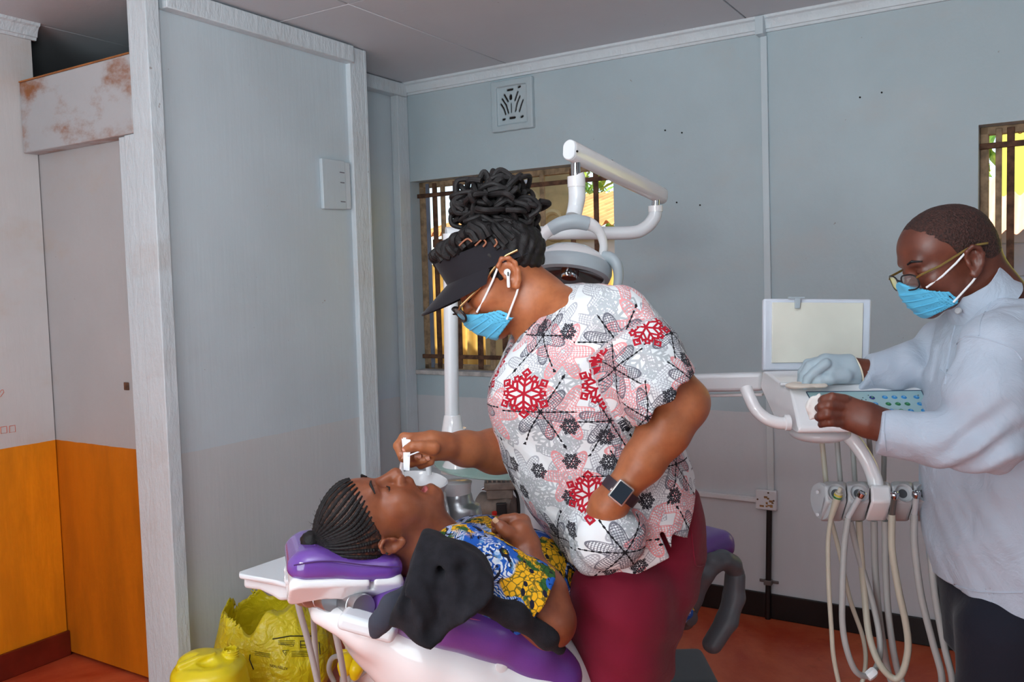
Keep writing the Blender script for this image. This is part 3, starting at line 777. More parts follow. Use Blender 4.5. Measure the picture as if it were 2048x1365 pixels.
def head(S, H, mouth=0.0, nose=1.0, ears=True, jaw=1.0, k=0.012, es=0.95):
    e = lambda c, r, kk=k, op='add', R=None: S.ell(H.p(*c), np.array(r) * H.sc, H.R if R is None else R, kk, op)
    dz = -0.022 * mouth
    e((-0.006, 0, 0.043), (0.101, 0.0765, 0.080), 0.0)
    e((0.036, 0, 0.045), (0.057, 0.060, 0.052), 0.02)
    e((0.038, 0, -0.015), (0.052, 0.060, 0.056), 0.02)
    e((0.028, 0, -0.058 + dz * 0.6), (0.054, 0.055 * jaw, 0.042), 0.025)
    e((0.072 - 0.012 * min(mouth, 1), 0, -0.090 + dz * 0.8), (0.021, 0.023, 0.018), 0.02)
    for s_ in (-1, 1): e((0.058, s_ * 0.040, -0.020), (0.027, 0.022, 0.022), 0.02)
    e((0.074, 0, -0.050), (0.024, 0.027, 0.022), 0.02)
    S.cap(H.p(0.083, -0.030, 0.024), H.p(0.083, 0.030, 0.024), 0.011 * H.sc, 0.011 * H.sc, 0.015)
    for s_ in (-1, 1):
        e((0.099, s_ * 0.032, 0.004), (0.014, 0.019, 0.010), 0.012, 'sub')
        e((0.0765, s_ * 0.031, 0.003), (0.0135, 0.0155, 0.0115), 0.003)
        S.cap(H.p(0.0885, s_ * 0.020, -0.002), H.p(0.082, s_ * 0.044, -0.001), 0.0016, 0.0016, 0.002, 'sub')
    S.cap(H.p(0.090, 0, 0.012), H.p(0.111 * nose, 0, -0.024), 0.0075, 0.0115, 0.010)
    e((0.110 * nose, 0, -0.028), (0.0135, 0.0135, 0.012), 0.008)
    for s_ in (-1, 1):
        e((0.099, s_ * 0.0165, -0.032), (0.0135, 0.0095, 0.0105), 0.006)
        e((0.106, s_ * 0.0085, -0.042), (0.008, 0.0042, 0.006), 0.003, 'sub')
    if mouth > 0:
        e((0.092, 0, -0.066 + dz * 0.5), (0.036, 0.034, 0.010 + 0.009 * mouth), 0.006, 'sub')
        n = 14; ring = []
        for i in range(n + 1):
            a = 2 * math.pi * i / n
            ring.append(H.p(0.096 - 0.030 * abs(math.cos(a)) ** 1.5 - 0.016 * max(0, -math.sin(a)), 0.027 * math.cos(a), -0.066 + dz * 0.5 + (0.013 + 0.010 * mouth) * math.sin(a)))
        S.chain(ring, [0.0068] * (n + 1), 0.006)
    else:
        S.chain([H.p(0.080, -0.026, -0.066), H.p(0.096, -0.010, -0.062), H.p(0.096, 0.010, -0.062), H.p(0.080, 0.026, -0.066)], [0.004, 0.007, 0.007, 0.004], 0.006)
        S.chain([H.p(0.080, -0.024, -0.068), H.p(0.093, -0.009, -0.076), H.p(0.093, 0.009, -0.076), H.p(0.080, 0.024, -0.068)], [0.004, 0.008, 0.008, 0.004], 0.006)
    if ears:
        q = lambda x, y, z: (-0.006 + (x + 0.006) * es, 0.074 + (y - 0.074) * es, -0.004 + (z + 0.004) * es)
        m3 = lambda x, y, z, s_: (q(x, y, z)[0], s_ * q(x, y, z)[1], q(x, y, z)[2])
        for s_ in (-1, 1):
            e(m3(-0.010, 0.077, -0.004, s_), np.array((0.019, 0.0065, 0.031)) * es, 0.006)
            rim = [(0.006, 0.076, 0.006), (0.004, 0.084, 0.020), (-0.010, 0.088, 0.028), (-0.024, 0.088, 0.020), (-0.029, 0.087, 0.004), (-0.024, 0.084, -0.014), (-0.014, 0.080, -0.028), (-0.004, 0.077, -0.036), (0.003, 0.074, -0.032)]
            S.chain([H.p(*m3(*r_, s_)) for r_ in rim], [x * es for x in (0.0035, 0.0042, 0.0044, 0.0044, 0.0042, 0.0045, 0.0055, 0.0068, 0.005)], 0.005)
            e(m3(-0.006, 0.084, -0.004, s_), np.array((0.010, 0.007, 0.014)) * es, 0.004, 'sub')
            S.chain([H.p(*m3(*r_, s_)) for r_ in ((-0.018, 0.083, 0.014), (-0.020, 0.083, 0.0), (-0.013, 0.080, -0.016))], [0.0025 * es] * 3, 0.003)
            e(m3(0.004, 0.078, -0.008, s_), np.array((0.005, 0.006, 0.007)) * es, 0.004)
def skin_mat(name, rgb, dark, rough=0.42, lip=None):
    m = Mat(name, rough, 0, 0.5)
    n = m.noise(14, 4, 0.6); n2 = m.noise(90, 3, 0.6)
    col = m.mix(s2l(dark), s2l(rgb), n.smooth(0.28, 0.62))
    col = m.mix(col, s2l(tuple(x * 0.86 for x in rgb)), n2.smooth(0.45, 0.7) * 0.35)
    m.color(col); p = m.bump(n2, 0.12, 0.002); m.bump(m.noise(420, 2), 0.08, 0.0008, p)
    m.b.inputs['Subsurface Weight'].default_value = 0.08
    m.b.inputs['Subsurface Radius'].default_value = (0.4, 0.15, 0.08); m.b.inputs['Subsurface Scale'].default_value = 0.01
    return m.m
def cloth_mat(name, rgb, rough=0.85, weave=900, wr=0.12, var=0.05, sheen=0.1):
    m = Mat(name, rough, 0, 0.25); c = s2l(rgb)
    n = m.noise(7, 4, 0.6)
    m.color(m.mix(tuple(x * (1 - var) for x in c), tuple(min(1, x * (1 + var)) for x in c), n.smooth(0.3, 0.7)))
    p = m.bump(m.noise(9, 5, 0.6, dist=0.8), wr, 0.03); m.bump(m.noise(weave, 2), 0.15, 0.0006, p)
    m.b.inputs['Sheen Weight'].default_value = sheen
    return m.m
def uv_wrap(o, fn):
    """fn(V)->(u,v,period) per vertex; fixes wrap inside each face"""
    me = o.data; n = len(me.vertices); V = np.empty(n * 3, dtype=np.float32); me.vertices.foreach_get('co', V); V = V.reshape(-1, 3)
    li = np.empty(len(me.loops), dtype=np.int32); me.loops.foreach_get('vertex_index', li)
    u, v, per = fn(V); u = u[li].reshape(-1, 4).copy(); v = v[li]; per = per[li].reshape(-1, 4)
    ref = u[:, :1]; u = np.where(u - ref > per / 2, u - per, u); u = np.where(ref - u > per / 2, u + per, u)
    lay = me.uv_layers.new(name='UVMap'); out = np.stack([u.ravel(), v], 1).astype(np.float32)
    lay.data.foreach_set('uv', out.ravel())
HAIR = simple('black_hair', (22, 19, 20), 0.6, var=0.35, vscale=120, bump=0.5, bscale=500, spec=0.35)
MASKM = cloth_mat('blue_mask_fabric', (92, 184, 222), 0.75, 700, 0.05, 0.05)
STRAPM = simple('white_elastic', (236, 238, 240), 0.8, var=0.02)
BLACKPL = simple('black_plastic', (24, 22, 24), 0.35)
GOLDM = simple('gold_metal', (206, 172, 120), 0.28, 0.9)
def lens_mat():
    m = Mat('spectacle_lens', 0.05); m.color((0.75, 0.72, 0.7))
    m.b.inputs['Transmission Weight'].default_value = 0.9; m.b.inputs['IOR'].default_value = 1.2; m.b.inputs['Alpha'].default_value = 0.45
    return m.m
LENS = lens_mat()
def add_mask(H, parent, sag=0.0, h=0.0025):
    """pleated surgical mask over nose, mouth and chin, with ear loops"""
    c = H.p(0.06, 0, -0.055); S_ = SDF(c - 0.12, c + 0.12, h)
    # outer minus inner shell built from the face volume
    def field(X, Y, Z):
        x, y, z = H.loc(X, Y, Z)
        zz = np.clip((z + 0.016) / -0.088, 0, 1)                    # 0 at the nose edge, 1 below the chin
        xf = 0.1225 + 0.004 * np.sin(zz * 3.0) - 0.036 * zz ** 1.9      # front line
        wd = 0.066 - 0.006 * zz
        yy = np.abs(y) / wd
        front = xf - 0.066 * yy ** 2.1
        pleat = 0.0022 * np.abs(((zz * 3.4) % 1.0) - 0.5) * 2 * (yy < 0.95)
        front = front + pleat - 0.001 + 0.0012 * np.sin(y * 160 + z * 90)
        d = np.abs(x - front + 0.002) - 0.0034
        d = d * 0.7
        top = z - (-0.009 - 0.042 * yy ** 1.4 + 0.003 * np.cos(yy * 3)); bot = (-0.103 + 0.020 * yy ** 1.6) - z
        return np.maximum(np.maximum(d, np.maximum(top, bot)), np.abs(y) - wd)
    S_.fun(c - 0.12, c + 0.12, field, 'add', 0)
    o = sdf_obj('face_mask', S_, MASKM, parent, 1)
    for zz in (0.24, 0.42, 0.60, 0.80):
        pl = []
        for i in range(17):
            y = -0.052 + 0.104 * i / 16; z = -0.016 - 0.088 * zz - 0.014 * (abs(y) / 0.06) ** 2 * (0.5 - zz) * 2
            z2 = min(max((z + 0.016) / -0.088, 0), 1); xf = 0.1225 + 0.004 * math.sin(z2 * 3.0) - 0.036 * z2 ** 1.9
            pl.append(H.V(xf - 0.066 * (abs(y) / (0.066 - 0.006 * z2)) ** 2.1 + 0.0022, y, z))
        MB().tube(pl, [0.0006] + [0.0016] * 15 + [0.0006], 6).build('pleat', MASKM, o, smooth=True)
    for s_ in (-1, 1):
        a = [(0.090, 0.046, -0.031), (0.060, 0.0655, -0.016), (0.028, 0.0745, 0.002), (0.002, 0.0795, 0.019), (-0.012, 0.083, 0.022)]
        b = [(0.050, 0.060, -0.078), (0.030, 0.067, -0.064), (0.006, 0.0735, -0.048), (-0.016, 0.079, -0.030)]
        for q in (a, b):
            MB().tube([H.V(x, s_ * y, z) for x, y, z in q], 0.0022, 8).build('ear_loop', STRAPM, o, smooth=True)
    return o
def add_glasses(H, parent, frame_m, temple_m, drop=0.0, fwd=0.0, tr=0.0016):
    g = []
    o = None
    for s_ in (-1, 1):
        pts = []; n = 22
        for i in range(n):
            a = 2 * math.pi * i / n; ca, sa_ = math.cos(a), math.sin(a)
            y = 0.033 + 0.025 * np.sign(ca) * abs(ca) ** 0.75; z = -0.004 + drop + 0.0175 * np.sign(sa_) * abs(sa_) ** 0.75
            x = 0.113 + fwd - 0.35 * max(0, y - 0.03) - 0.1 * (z) * -1
            pts.append(H.V(x, s_ * y, z))
        mb = MB(); mb.tube(pts + [pts[0], pts[1]], tr, 8, caps=False)
        if o is None: o = mb.build('glasses', frame_m, parent, smooth=True)
        else: mb.build('rim', frame_m, o, smooth=True)
        c = sum(pts, Vector()) / n; nx = Vector(H.f)
        ln = MB(); ln.v = [tuple(p + nx * 0.0006) for p in pts] + [tuple(p - nx * 0.0006) for p in pts]
        ln.f = [tuple(range(n)), tuple(reversed(range(n, 2 * n)))] + [(i, (i + 1) % n, (i + 1) % n + n, i + n) for i in range(n)]
        ln.build('lens', LENS, o)
        tp = [(0.104 + fwd, 0.058, 0.004 + drop), (0.098 + fwd, 0.066, 0.008 + drop), (0.06, 0.072, 0.012 + drop * 0.7), (0.0, 0.081, 0.024), (-0.022, 0.085, 0.026), (-0.046, 0.083, 0.022)]
        MB().tube([H.V(x, s_ * y, z) for x, y, z in tp], [0.0024, 0.0026, 0.0024, 0.0024, 0.0026, 0.0026], 8).build('temple', temple_m, o, smooth=True)
    MB().tube([H.V(0.113 + fwd, -0.009, 0.0 + drop), H.V(0.118 + fwd, 0, 0.004 + drop), H.V(0.113 + fwd, 0.009, 0.0 + drop)], 0.0018, 8).build('bridge', frame_m, o, smooth=True)
    return o
def nails(pts, parent, mat):
    """pts: list of (centre, along, out)"""
    for c, al, ou in pts:
        al = Vector(al).normalized(); ou = Vector(ou).normalized(); ou = (ou - al * ou.dot(al)).normalized(); si = al.cross(ou)
        mb = MB(); rings = []
        for t, w in ((-0.007, 0.0045), (-0.003, 0.0052), (0.003, 0.0052), (0.0065, 0.0042)):
            rings.append([Vector(c) + al * t + si * (w * math.sin(a)) + ou * (0.0035 * math.cos(a) - 0.0030) for a in (-1.3, -0.7, 0, 0.7, 1.3)] + [Vector(c) + al * t - ou * 0.004])
        mb.loft(rings).build('fingernail', mat, parent, smooth=True)
def person(name, loc, label): return thing(name, loc, label, 'person')
# ================================================================ standing woman in the printed scrub top
def flake_mat():
    m = Mat('snowflake_print_cotton', 0.8, 0, 0.25)
    uv = m.coord('UV'); PI = math.pi
    sp_ = m.new('ShaderNodeSeparateXYZ'); m.link(uv, sp_.inputs[0]); U = E(sp_.outputs[0]); Vv = E(sp_.outputs[1])
    def vor(scale, off, rnd=0.55):
        n = m.new('ShaderNodeTexVoronoi'); n.voronoi_dimensions = '2D'; n.feature = 'F1'
        n.inputs['Scale'].default_value = scale; n.inputs['Randomness'].default_value = rnd
        mp = m.new('ShaderNodeMapping'); mp.inputs['Location'].default_value = (*off, 0); m.link(uv, mp.inputs[0]); m.link(mp.outputs[0], n.inputs['Vector'])
        s2 = m.new('ShaderNodeSeparateXYZ'); m.link(n.outputs['Position'], s2.inputs[0])
        cc = m.new('ShaderNodeSeparateColor'); m.link(n.outputs['Color'], cc.inputs[0])
        return U + off[0] - E(s2.outputs[0]), Vv + off[1] - E(s2.outputs[1]), E(cc.outputs[0]), E(cc.outputs[1])
    def polar(x, y, rot=0.0):
        r = (x * x + y * y).sqrt(); th = E.m('ARCTAN2', y, x) + rot
        a = (th + 10 * PI).pp(PI / 6)
        return r, a, r * a.cos(), r * a.sin()
    def bold(x, y, R, w, rot=0.0):
        r, a, X, Y = polar(x, y, rot)
        d = Y * 1.0
        d = d.max(X - R * 0.80)
        for x0, ln in ((0.30, 0.26), (0.52, 0.16)):
            b = ((X - x0 * R) * 0.77 - Y * 0.64).abs().max(Y - ln * R)
            d = d.min(b)
        for cx, cy, s_ in ((0.84, 0.0, 0.15), (0.58, 0.335, 0.13)):
            dm = ((X - cx * R).abs() * 0.75 + (Y - cy * R).abs() * 0.75 - s_ * R * 0.75).abs()
            d = d.min(dm)
        return d < w
    def lace(x, y, R, sharp, fine, seed):
        r, a, X, Y = polar(x, y, seed)
        env = R * 0.70 + (a * 6.0).cos() * (R * 0.28)
        inside = (r - env).smooth(0.004, -0.002)
        t = (X * (fine / R)).sin() * (Y * (fine * 1.25 / R)).sin()
        t2 = (r * (fine * 1.1 / R) + a * 5.0).sin()
        pat = (t.abs() < 0.26).max(t2.abs() < 0.30)
        edge = ((r - env).abs() < R * 0.035)
        return (pat * inside).max(edge) * (r > R * 0.07)
    def dots(x, y, R):
        r, a, X, Y = polar(x, y)
        spine = (Y < 0.0016) * ((X * 620.0).sin() > 0.0) * (r < R)
        X1 = (X - R * 0.93).abs() * 0.6 + Y
        spine2 = (Y < 0.0008) * (r < R * 0.8)
        return spine.max(X1 < 0.0032).max(spine2)
    base = s2l((228, 232, 234))
    col = m.mix(base, base, 0.0)
    x, y, r1, r2 = vor(11.5, (0.31, 0.77)); col = m.mix(col, s2l((150, 152, 162)), lace(x, y, 0.050, 6, 30, 0.2) * 0.75)
    x, y, r1, r2 = vor(9.5, (1.63, 0.12)); col = m.mix(col, s2l((176, 182, 186)), bold(x, y, 0.05, 0.0022, 0.3) * (r1 > 0.35) * 0.95)
    x, y, r1, r2 = vor(8.2, (2.47, 1.91)); col = m.mix(col, s2l((226, 140, 142)), lace(x, y, 0.058, 6, 34, 0.0) * (r1 > 0.3) * 0.9)
    x, y, r1, r2 = vor(7.6, (5.2, 3.4))
    col = m.mix(col, s2l((92, 92, 104)), lace(x, y, 0.056, 6, 38, 0.26) * (r1 > 0.25) * 0.9)
    col = m.mix(col, s2l((20, 20, 26)), dots(x, y, 0.082) * (r1 > 0.25))
    x, y, r1, r2 = vor(15, (4.2, 9.4)); col = m.mix(col, s2l((40, 40, 48)), bold(x, y, 0.017, 0.0010) * (r1 > 0.55))
    # big red flakes at chosen places of the garment
    bx, by, bd = None, None, None
    for (ru, rv) in RED_FLAKES:
        dx = U - ru; dy = Vv - rv; d = dx * dx + dy * dy
        if bd is None: bx, by, bd = dx, dy, d
        else:
            t = d < bd; bx = bx + (dx - bx) * t; by = by + (dy - by) * t; bd = bd.min(d)
    clear = (bd < 0.042 ** 2)
    rd = bold(bx, by, 0.046, 0.0021, 0.5)
    col = m.mix(col, base, (bd < 0.030 ** 2) * 0.8)
    col = m.mix(col, s2l((176, 24, 44)), rd)
    m.color(col)
    p = m.bump(m.noise(8, 5, 0.6, dist=1.0), 0.18, 0.03); m.bump(m.noise(1200, 2), 0.1, 0.0005, p)
    return m.m
SKIN_W = skin_mat('warm_brown_skin', (172, 104, 66), (148, 84, 52))
YW = 1.82
SCALP = simple('darker_scalp', (136, 80, 52), 0.6)  # scalp a tone darker than the face skin
def woman():
    px = lambda x, y, Y=YW: npv(P(x, y, Y))
    W = person('person', P(1240, 1365, 1.8) * 1, 'standing person in snowflake print scrub top, black visor and blue mask leaning over the patient')
    W.location.z = 0.0
    up = np.array([0, 0, 1.0])
    # ---- frames
    th = math.radians(34); yaw = math.radians(6)
    f = np.array([-math.cos(th) * math.cos(yaw), -math.cos(th) * math.sin(yaw), -math.sin(th)])
    u = np.array([-math.sin(th), 0, math.cos(th)])
    H = Frame(px(1005, 551, YW), f, u, 1.0)
    # ---- body
    s = SDF(px(1230, 1150, 1.5) * 0 + np.array([-0.30, 1.45, 0.93]), np.array([0.45, 2.15, 1.78]), 0.0026)
    head(s, H, 0.0, nose=0.92)
    s.cap(H.p(-0.020, 0, -0.015), px(1110, 690, 1.83), 0.056, 0.064, 0.02)
    s.cap(px(1075, 600, 1.83), px(1190, 660, 1.70), 0.05, 0.06, 0.03)
    s.cap(px(1075, 600, 1.83), px(1170, 650, 1.96), 0.05, 0.06, 0.03)
    s.ell(px(1128, 745, 1.83), (0.105, 0.13, 0.12), None, 0.04)
    # near arm, hand resting in the pocket
    s.chain([px(1240, 665, 1.68), px(1310, 745, 1.65), px(1362, 808, 1.64)], [0.061, 0.057, 0.050], 0.02)
    s.chain([px(1360, 812, 1.64), px(1328, 862, 1.62), px(1285, 925, 1.605), px(1236, 988, 1.60)], [0.048, 0.047, 0.038, 0.028], 0.02)
    s.ell(px(1385, 800, 1.645), (0.020, 0.022, 0.022), None, 0.03)
    s.chain([px(1236, 988, 1.60), px(1217, 1012, 1.612), px(1196, 1042, 1.64)], [0.030, 0.034, 0.031], 0.015)
    # far arm reaching to the patient's face
    s.chain([px(1120, 700, 2.0), px(1085, 830, 1.98), px(1062, 905, 1.93)], [0.06, 0.058, 0.05], 0.02)
    s.chain([px(1062, 905, 1.93), px(990, 903, 1.86), px(930, 898, 1.79), px(888, 893, 1.74)], [0.050, 0.046, 0.034, 0.0265], 0.02)
    YH = 1.70
    s.chain([px(888, 893, 1.74), px(862, 892, 1.72), px(838, 893, 1.715)], [0.026, 0.0285, 0.024], 0.012)
    q = lambda x, y, dY=0.0: px(x, y, YH + dY)
    # index finger over the top and down the strip
    s.chain([q(842, 876, 0.020), q(808, 876, 0.026), q(796, 892, 0.012), q(802, 911, -0.004)], [0.0115, 0.0105, 0.0095, 0.0080], 0.004)
    # thumb
    s.chain([q(866, 897, -0.012), q(842, 894, -0.020), q(826, 893, -0.022), q(812, 899, -0.018)], [0.0145, 0.0110, 0.0098, 0.0085], 0.005)
    # middle, ring, little finger curled with the tips back towards the palm
    s.chain([q(842, 884, 0.03), q(806, 898, 0.038), q(806, 916, 0.016), q(833, 915, -0.004)], [0.0115, 0.0105, 0.0095, 0.0082], 0.003)
    s.chain([q(850, 894, 0.036), q(815, 914, 0.04), q(822, 927, 0.014), q(850, 920, -0.004)], [0.0110, 0.0100, 0.0090, 0.0080], 0.003)
    s.chain([q(858, 904, 0.036), q(834, 924, 0.036), q(842, 931, 0.016), q(862, 925, 0.002)], [0.0100, 0.0090, 0.0082, 0.0072], 0.003)
    body = sdf_obj('body', s, SKIN_W, W, 2)
    NAIL = simple('fingernail_pink', (206, 140, 116), 0.3)
    nails([(q(803, 912, -0.0105), q(802, 911) - q(797, 895), (-0.2, -1, 0)), (q(811, 899, -0.0255), q(812, 899) - q(826, 893), (0, -1, 0.3)),
           (q(836, 914, -0.011), q(833, 915) - q(806, 916), (0.1, -1, 0)), (q(853, 918, -0.010), q(850, 920) - q(822, 927), (0, -1, 0.1))], body, NAIL)
    # brow and lashes (near side)
    MB().tube([H.V(0.099, 0.016, 0.026), H.V(0.0965, 0.032, 0.031), H.V(0.083, 0.049, 0.026)], [0.002, 0.003, 0.0015], 6).build('eyebrow', HAIR, body, smooth=True)
    MB().tube([H.V(0.092, 0.020, -0.003), H.V(0.0915, 0.032, -0.004), H.V(0.082, 0.045, 0.0)], [0.001, 0.0016, 0.001], 6).build('eyelashes', HAIR, body, smooth=True)
    # ---- scrub top
    a = math.radians(16); Fd = np.array([-math.cos(a), -math.sin(a), 0])
    c0 = px(1180, 850, YW); zz = lambda y, x=1180: px(x, y)[2] - c0[2]
    sx = YW / FPX; k_ = 1 / math.cos(a)
    rows = []
    for y, xf, xb, b in ((1185, 1128, 1372, 0.165), (1120, 1098, 1395, 0.182), (1060, 1078, 1402, 0.195), (1000, 1040, 1400, 0.198), (940, 1008, 1385, 0.195), (880, 990, 1360, 0.190), (815, 984, 1335, 0.188), (760, 990, 1318, 0.188), (700, 1012, 1300, 0.186), (650, 1040, 1280, 0.176), (612, 1075, 1262, 0.150), (585, 1100, 1240, 0.105), (568, 1125, 1210, 0.06)):
        xm = (xf + xb) / 2
        rows.append((zz(y), -(xm - 1180) * sx * 1.0, 0.0, (xb - xf) / 2 * sx * 0.985, b))
    t = SDF(np.array([-0.20, 1.45, 0.80]), np.array([0.52, 2.16, 1.55]), 0.0042)
    stack(t, rows, c0, up, Fd, 0.0, p=2.15)
    L = np.cross(up, Fd)
    # bust and shoulder fullness
    t.ell(px(1062, 800, 1.73), (0.075, 0.07, 0.08), None, 0.06); t.ell(px(1050, 800, 1.90), (0.075, 0.07, 0.08), None, 0.06)
    t.ell(px(1225, 640, 1.72), (0.08, 0.07, 0.065), None, 0.05); t.ell(px(1180, 640, 1.95), (0.08, 0.07, 0.065), None, 0.05)
    # sleeves
    def cone(a_, b_, ra, rb, op, k, ext=0.0):
        a_ = npv(a_); b_ = npv(b_); b_ = b_ + (b_ - a_) * ext; t.cap(a_, b_, ra, rb, k, op)
    sa, sb = px(1238, 655, 1.69), px(1330, 797, 1.63)
    dirn = (sb - sa) / np.linalg.norm(sb - sa)
    ts = t.twin(); ts.cap(sa, sb + dirn * 0.09, 0.078, 0.086, 0.0); 
    ts.warp(lambda x, y, z: 0.0015 * vnoise(x * 30, y * 30, z * 30, 15) + 0.002 * np.sin((x * 0.8 - z * 0.5) * 45))
    ts.flat_end(sb, np.array([0.667, -0.10, -0.745]))
    t.union(ts, 0.018)
    fa, fb = px(1135, 690, 1.99), px(1085, 835, 1.99)
    t.cap(fa, fb, 0.082, 0.078, 0.03)
    # pocket bulge around the near hand
    pc = px(1222, 1078, 1.612); t.ell(pc, (0.068, 0.046, 0.058), None, 0.03)
    t.ell(px(1190, 1092, 1.66), (0.05, 0.04, 0.06), None, 0.03)
    # stretched folds
    def fold(x, y, z):
        w = 0.0032 * vnoise(x * 26, y * 26, z * 17, 5) + 0.0022 * vnoise(x * 55 + z * 40, y * 50, z * 26 - x * 30, 8)
        w += 0.0045 * np.sin((x * 0.75 + z * 0.66) * 95 + 3 * np.sin(z * 14)) * np.exp(-(((x - c0[0] - 0.10) / 0.10)**2 + ((z - c0[2] - 0.05) / 0.16)**2))
        w += 0.0035 * np.sin(x * 60 + 2 * np.sin(z * 18)) * np.clip((1.06 - z) / 0.14, 0, 1)
        return w
    t.warp(fold)
    # neck opening with V front
    t.cap(px(1030, 585, 1.82), px(1088, 652, 1.82), 0.070, 0.071, 0.006, 'sub')
    t.cap(px(1060, 620, 1.81), px(1040, 728, 1.79), 0.060, 0.010, 0.006, 'sub')
    t.cap(px(1046, 738, 1.70), px(1040, 748, 1.74), 0.007, 0.007, 0.003, 'sub')
    # sleeve arm hole clearance for near pocket hand: opening
    t.cap(px(1245, 975, 1.585), px(1218, 1000, 1.565), 0.036, 0.036, 0.004, 'sub')
    # hem: front panel, side slit, back panel
    x_slit = px(1330, 1100)[0]
    Yn = 1.66; HPTS = [(1060, 1060), (1095, 1105), (1130, 1142), (1180, 1158), (1230, 1160), (1290, 1140), (1344, 1114), (1345, 1070), (1380, 1086), (1400, 1030), (1425, 960)]
    hz = lambda X: np.interp(X, [px(x, y, Yn)[0] for x, y in HPTS], [px(x, y, Yn)[2] for x, y in HPTS])
    X = t.ax[0][:, None, None]; Z = t.ax[2][None, None, :]
    t.F = np.maximum(t.F, (hz(t.ax[0])[:, None, None] - Z)).astype(np.float32)
    # slit
    t.fun(px(1330, 1090, 1.66) - 0.14, px(1330, 1090, 1.66) + 0.14, lambda X, Y, Z: np.maximum(np.maximum(np.abs((X - px(1338, 1100, Yn)[0]) - 0.42 * (px(1338, 1100, Yn)[2] - Z)) - 0.005, Z - px(1322, 1062, Yn)[2]), Y - 1.80), 'sub', 0.003)
    # hollow below the hem
    stack(t, [(r_[0] - 0.0, r_[1], r_[2], max(r_[3] - 0.016, 0.02), max(r_[4] - 0.016, 0.02)) for r_ in rows[:4]], c0, up, Fd, 0.004, 'sub', p=2.15)
    shirt = sdf_obj('scrub_top', t, FLAKE, W, 2)
    def uvf(V):
        d = V - c0.astype(np.float32); ff = d @ Fd; ll = d @ L
        ang = np.arctan2(ff, ll)           # 0 on the near side
        R = 0.185; u_ = -ang * R; v_ = d[:, 2]; per = np.full(len(V), 2 * math.pi * R)
        # sleeve region
        w = V - sa.astype(np.float32); tt = w @ dirn; ax2 = np.cross(dirn, [0, 1, 0]); ax2 /= np.linalg.norm(ax2); ax3 = np.cross(dirn, ax2)
        aa = np.arctan2(w @ ax2, -(w @ ax3) if (ax3[1] > 0) else (w @ ax3))
        m = (np.abs(np.linalg.norm(w - tt[:, None] * dirn, axis=1) - 0.08) < 0.022) & (tt > 0.035) & (tt < 0.2)
        u2 = 1.9 - aa * 0.08; v2 = -tt
        return np.where(m, u2, u_), np.where(m, v2, v_), np.where(m, 2 * math.pi * 0.08, per)
    uv_wrap(shirt, uvf)
    bvs = surf(shirt)
    surf_line(bvs, [(1172, 1026), (1190, 1033), (1225, 1031), (1258, 1020), (1268, 1008)], 0.0014, 'pocket_hem', FLAKE, shirt, 0.0)
    # pocket stitching
    # ---- trousers
    TR = cloth_mat('maroon_twill', (112, 10, 38), 0.8, 700, 0.14, 0.08)
    t2 = SDF(np.array([-0.12, 1.45, 0.03]), np.array([0.50, 2.14, 1.12]), 0.0055)
    r2 = []
    for y, xf, xb, b in ((1330, 1130, 1330, 0.152), (1250, 1120, 1352, 0.160), (1180, 1116, 1392, 0.162), (1110, 1122, 1410, 0.162), (1050, 1118, 1412, 0.160), (985, 1110, 1398, 0.155)):
        xm = (xf + xb) / 2; r2.append((zz(y), -(xm - 1180) * sx, 0.0, (xb - xf) / 2 * sx * 0.98, b))
    stack(t2, r2, c0, up, Fd, 0.0, p=2.2)
    for Yl, dx in ((1.72, 0), (1.88, -14)):
        t2.chain([px(1240 + dx, 1200, Yl), px(1229 + dx, 1365, Yl), px(1228 + dx, 1560, Yl), px(1236 + dx, 1830, Yl)], [0.108, 0.092, 0.074, 0.062], 0.02)
    t2.plane((0, 0, 0.07), (0, 0, -1))
    t2.warp(lambda x, y, z: 0.0022 * vnoise(x * 30, y * 30, z * 22, 11) + 0.0022 * np.sin(z * 70 + x * 40 + 2 * vnoise(x * 9, y * 9, z * 9, 4)) * (z < 0.95))
    tr_ = sdf_obj('trousers', t2, TR, W, 2)
    # back pocket outline on the near hip
    bvt = surf(tr_)
    surf_line(bvt, [(1382, 1060), (1385, 1085), (1390, 1125), (1398, 1133), (1412, 1130)], 0.002, 'pocket_seam', TR, tr_, 0.0)
    surf_line(bvt, [(1132, 1150), (1128, 1220), (1140, 1300), (1150, 1365)], 0.0016, 'side_seam', TR, tr_, 0.0)
    # shoes
    for Yl, dx in ((1.72, 0), (1.88, -14)):
        fx = px(1236 + dx, 1830, Yl); sh = SDF(np.array([fx[0] - 0.24, Yl - 0.09, -0.01]), np.array([fx[0] + 0.12, Yl + 0.09, 0.14]), 0.006)
        sh.ell((fx[0] - 0.05, Yl, 0.035), (0.135, 0.048, 0.042)); sh.ell((fx[0] + 0.02, Yl, 0.06), (0.06, 0.045, 0.06), None, 0.03); sh.plane((0, 0, 0.002), (0, 0, -1))
        sdf_obj('shoe', sh, simple('black_rubber', (28, 27, 29), 0.6), W, 1)
    # ---- visor
    VIS = cloth_mat('black_visor_cloth', (30, 28, 34), 0.85, 900, 0.05, 0.1)
    vb = MB(); n = 64; rings = [[], [], [], []]
    def band_pt(an, zoff, gr):
        x = (0.104 if math.cos(an) > 0 else 0.092) * math.cos(an); y = 0.0815 * math.sin(an)
        zc = 0.018 + 0.056 * (x + 0.1) / 0.2
        k2 = 1 + gr; return H.V(x * k2 - 0.002, y * k2, zc + zoff)
    for i in range(n + 1):
        an = 2 * math.pi * i / n
        rings[0].append(band_pt(an, -0.026, 0.035)); rings[1].append(band_pt(an, 0.024, 0.0)); rings[2].append(band_pt(an, 0.024, -0.035)); rings[3].append(band_pt(an, -0.026, 0.0))
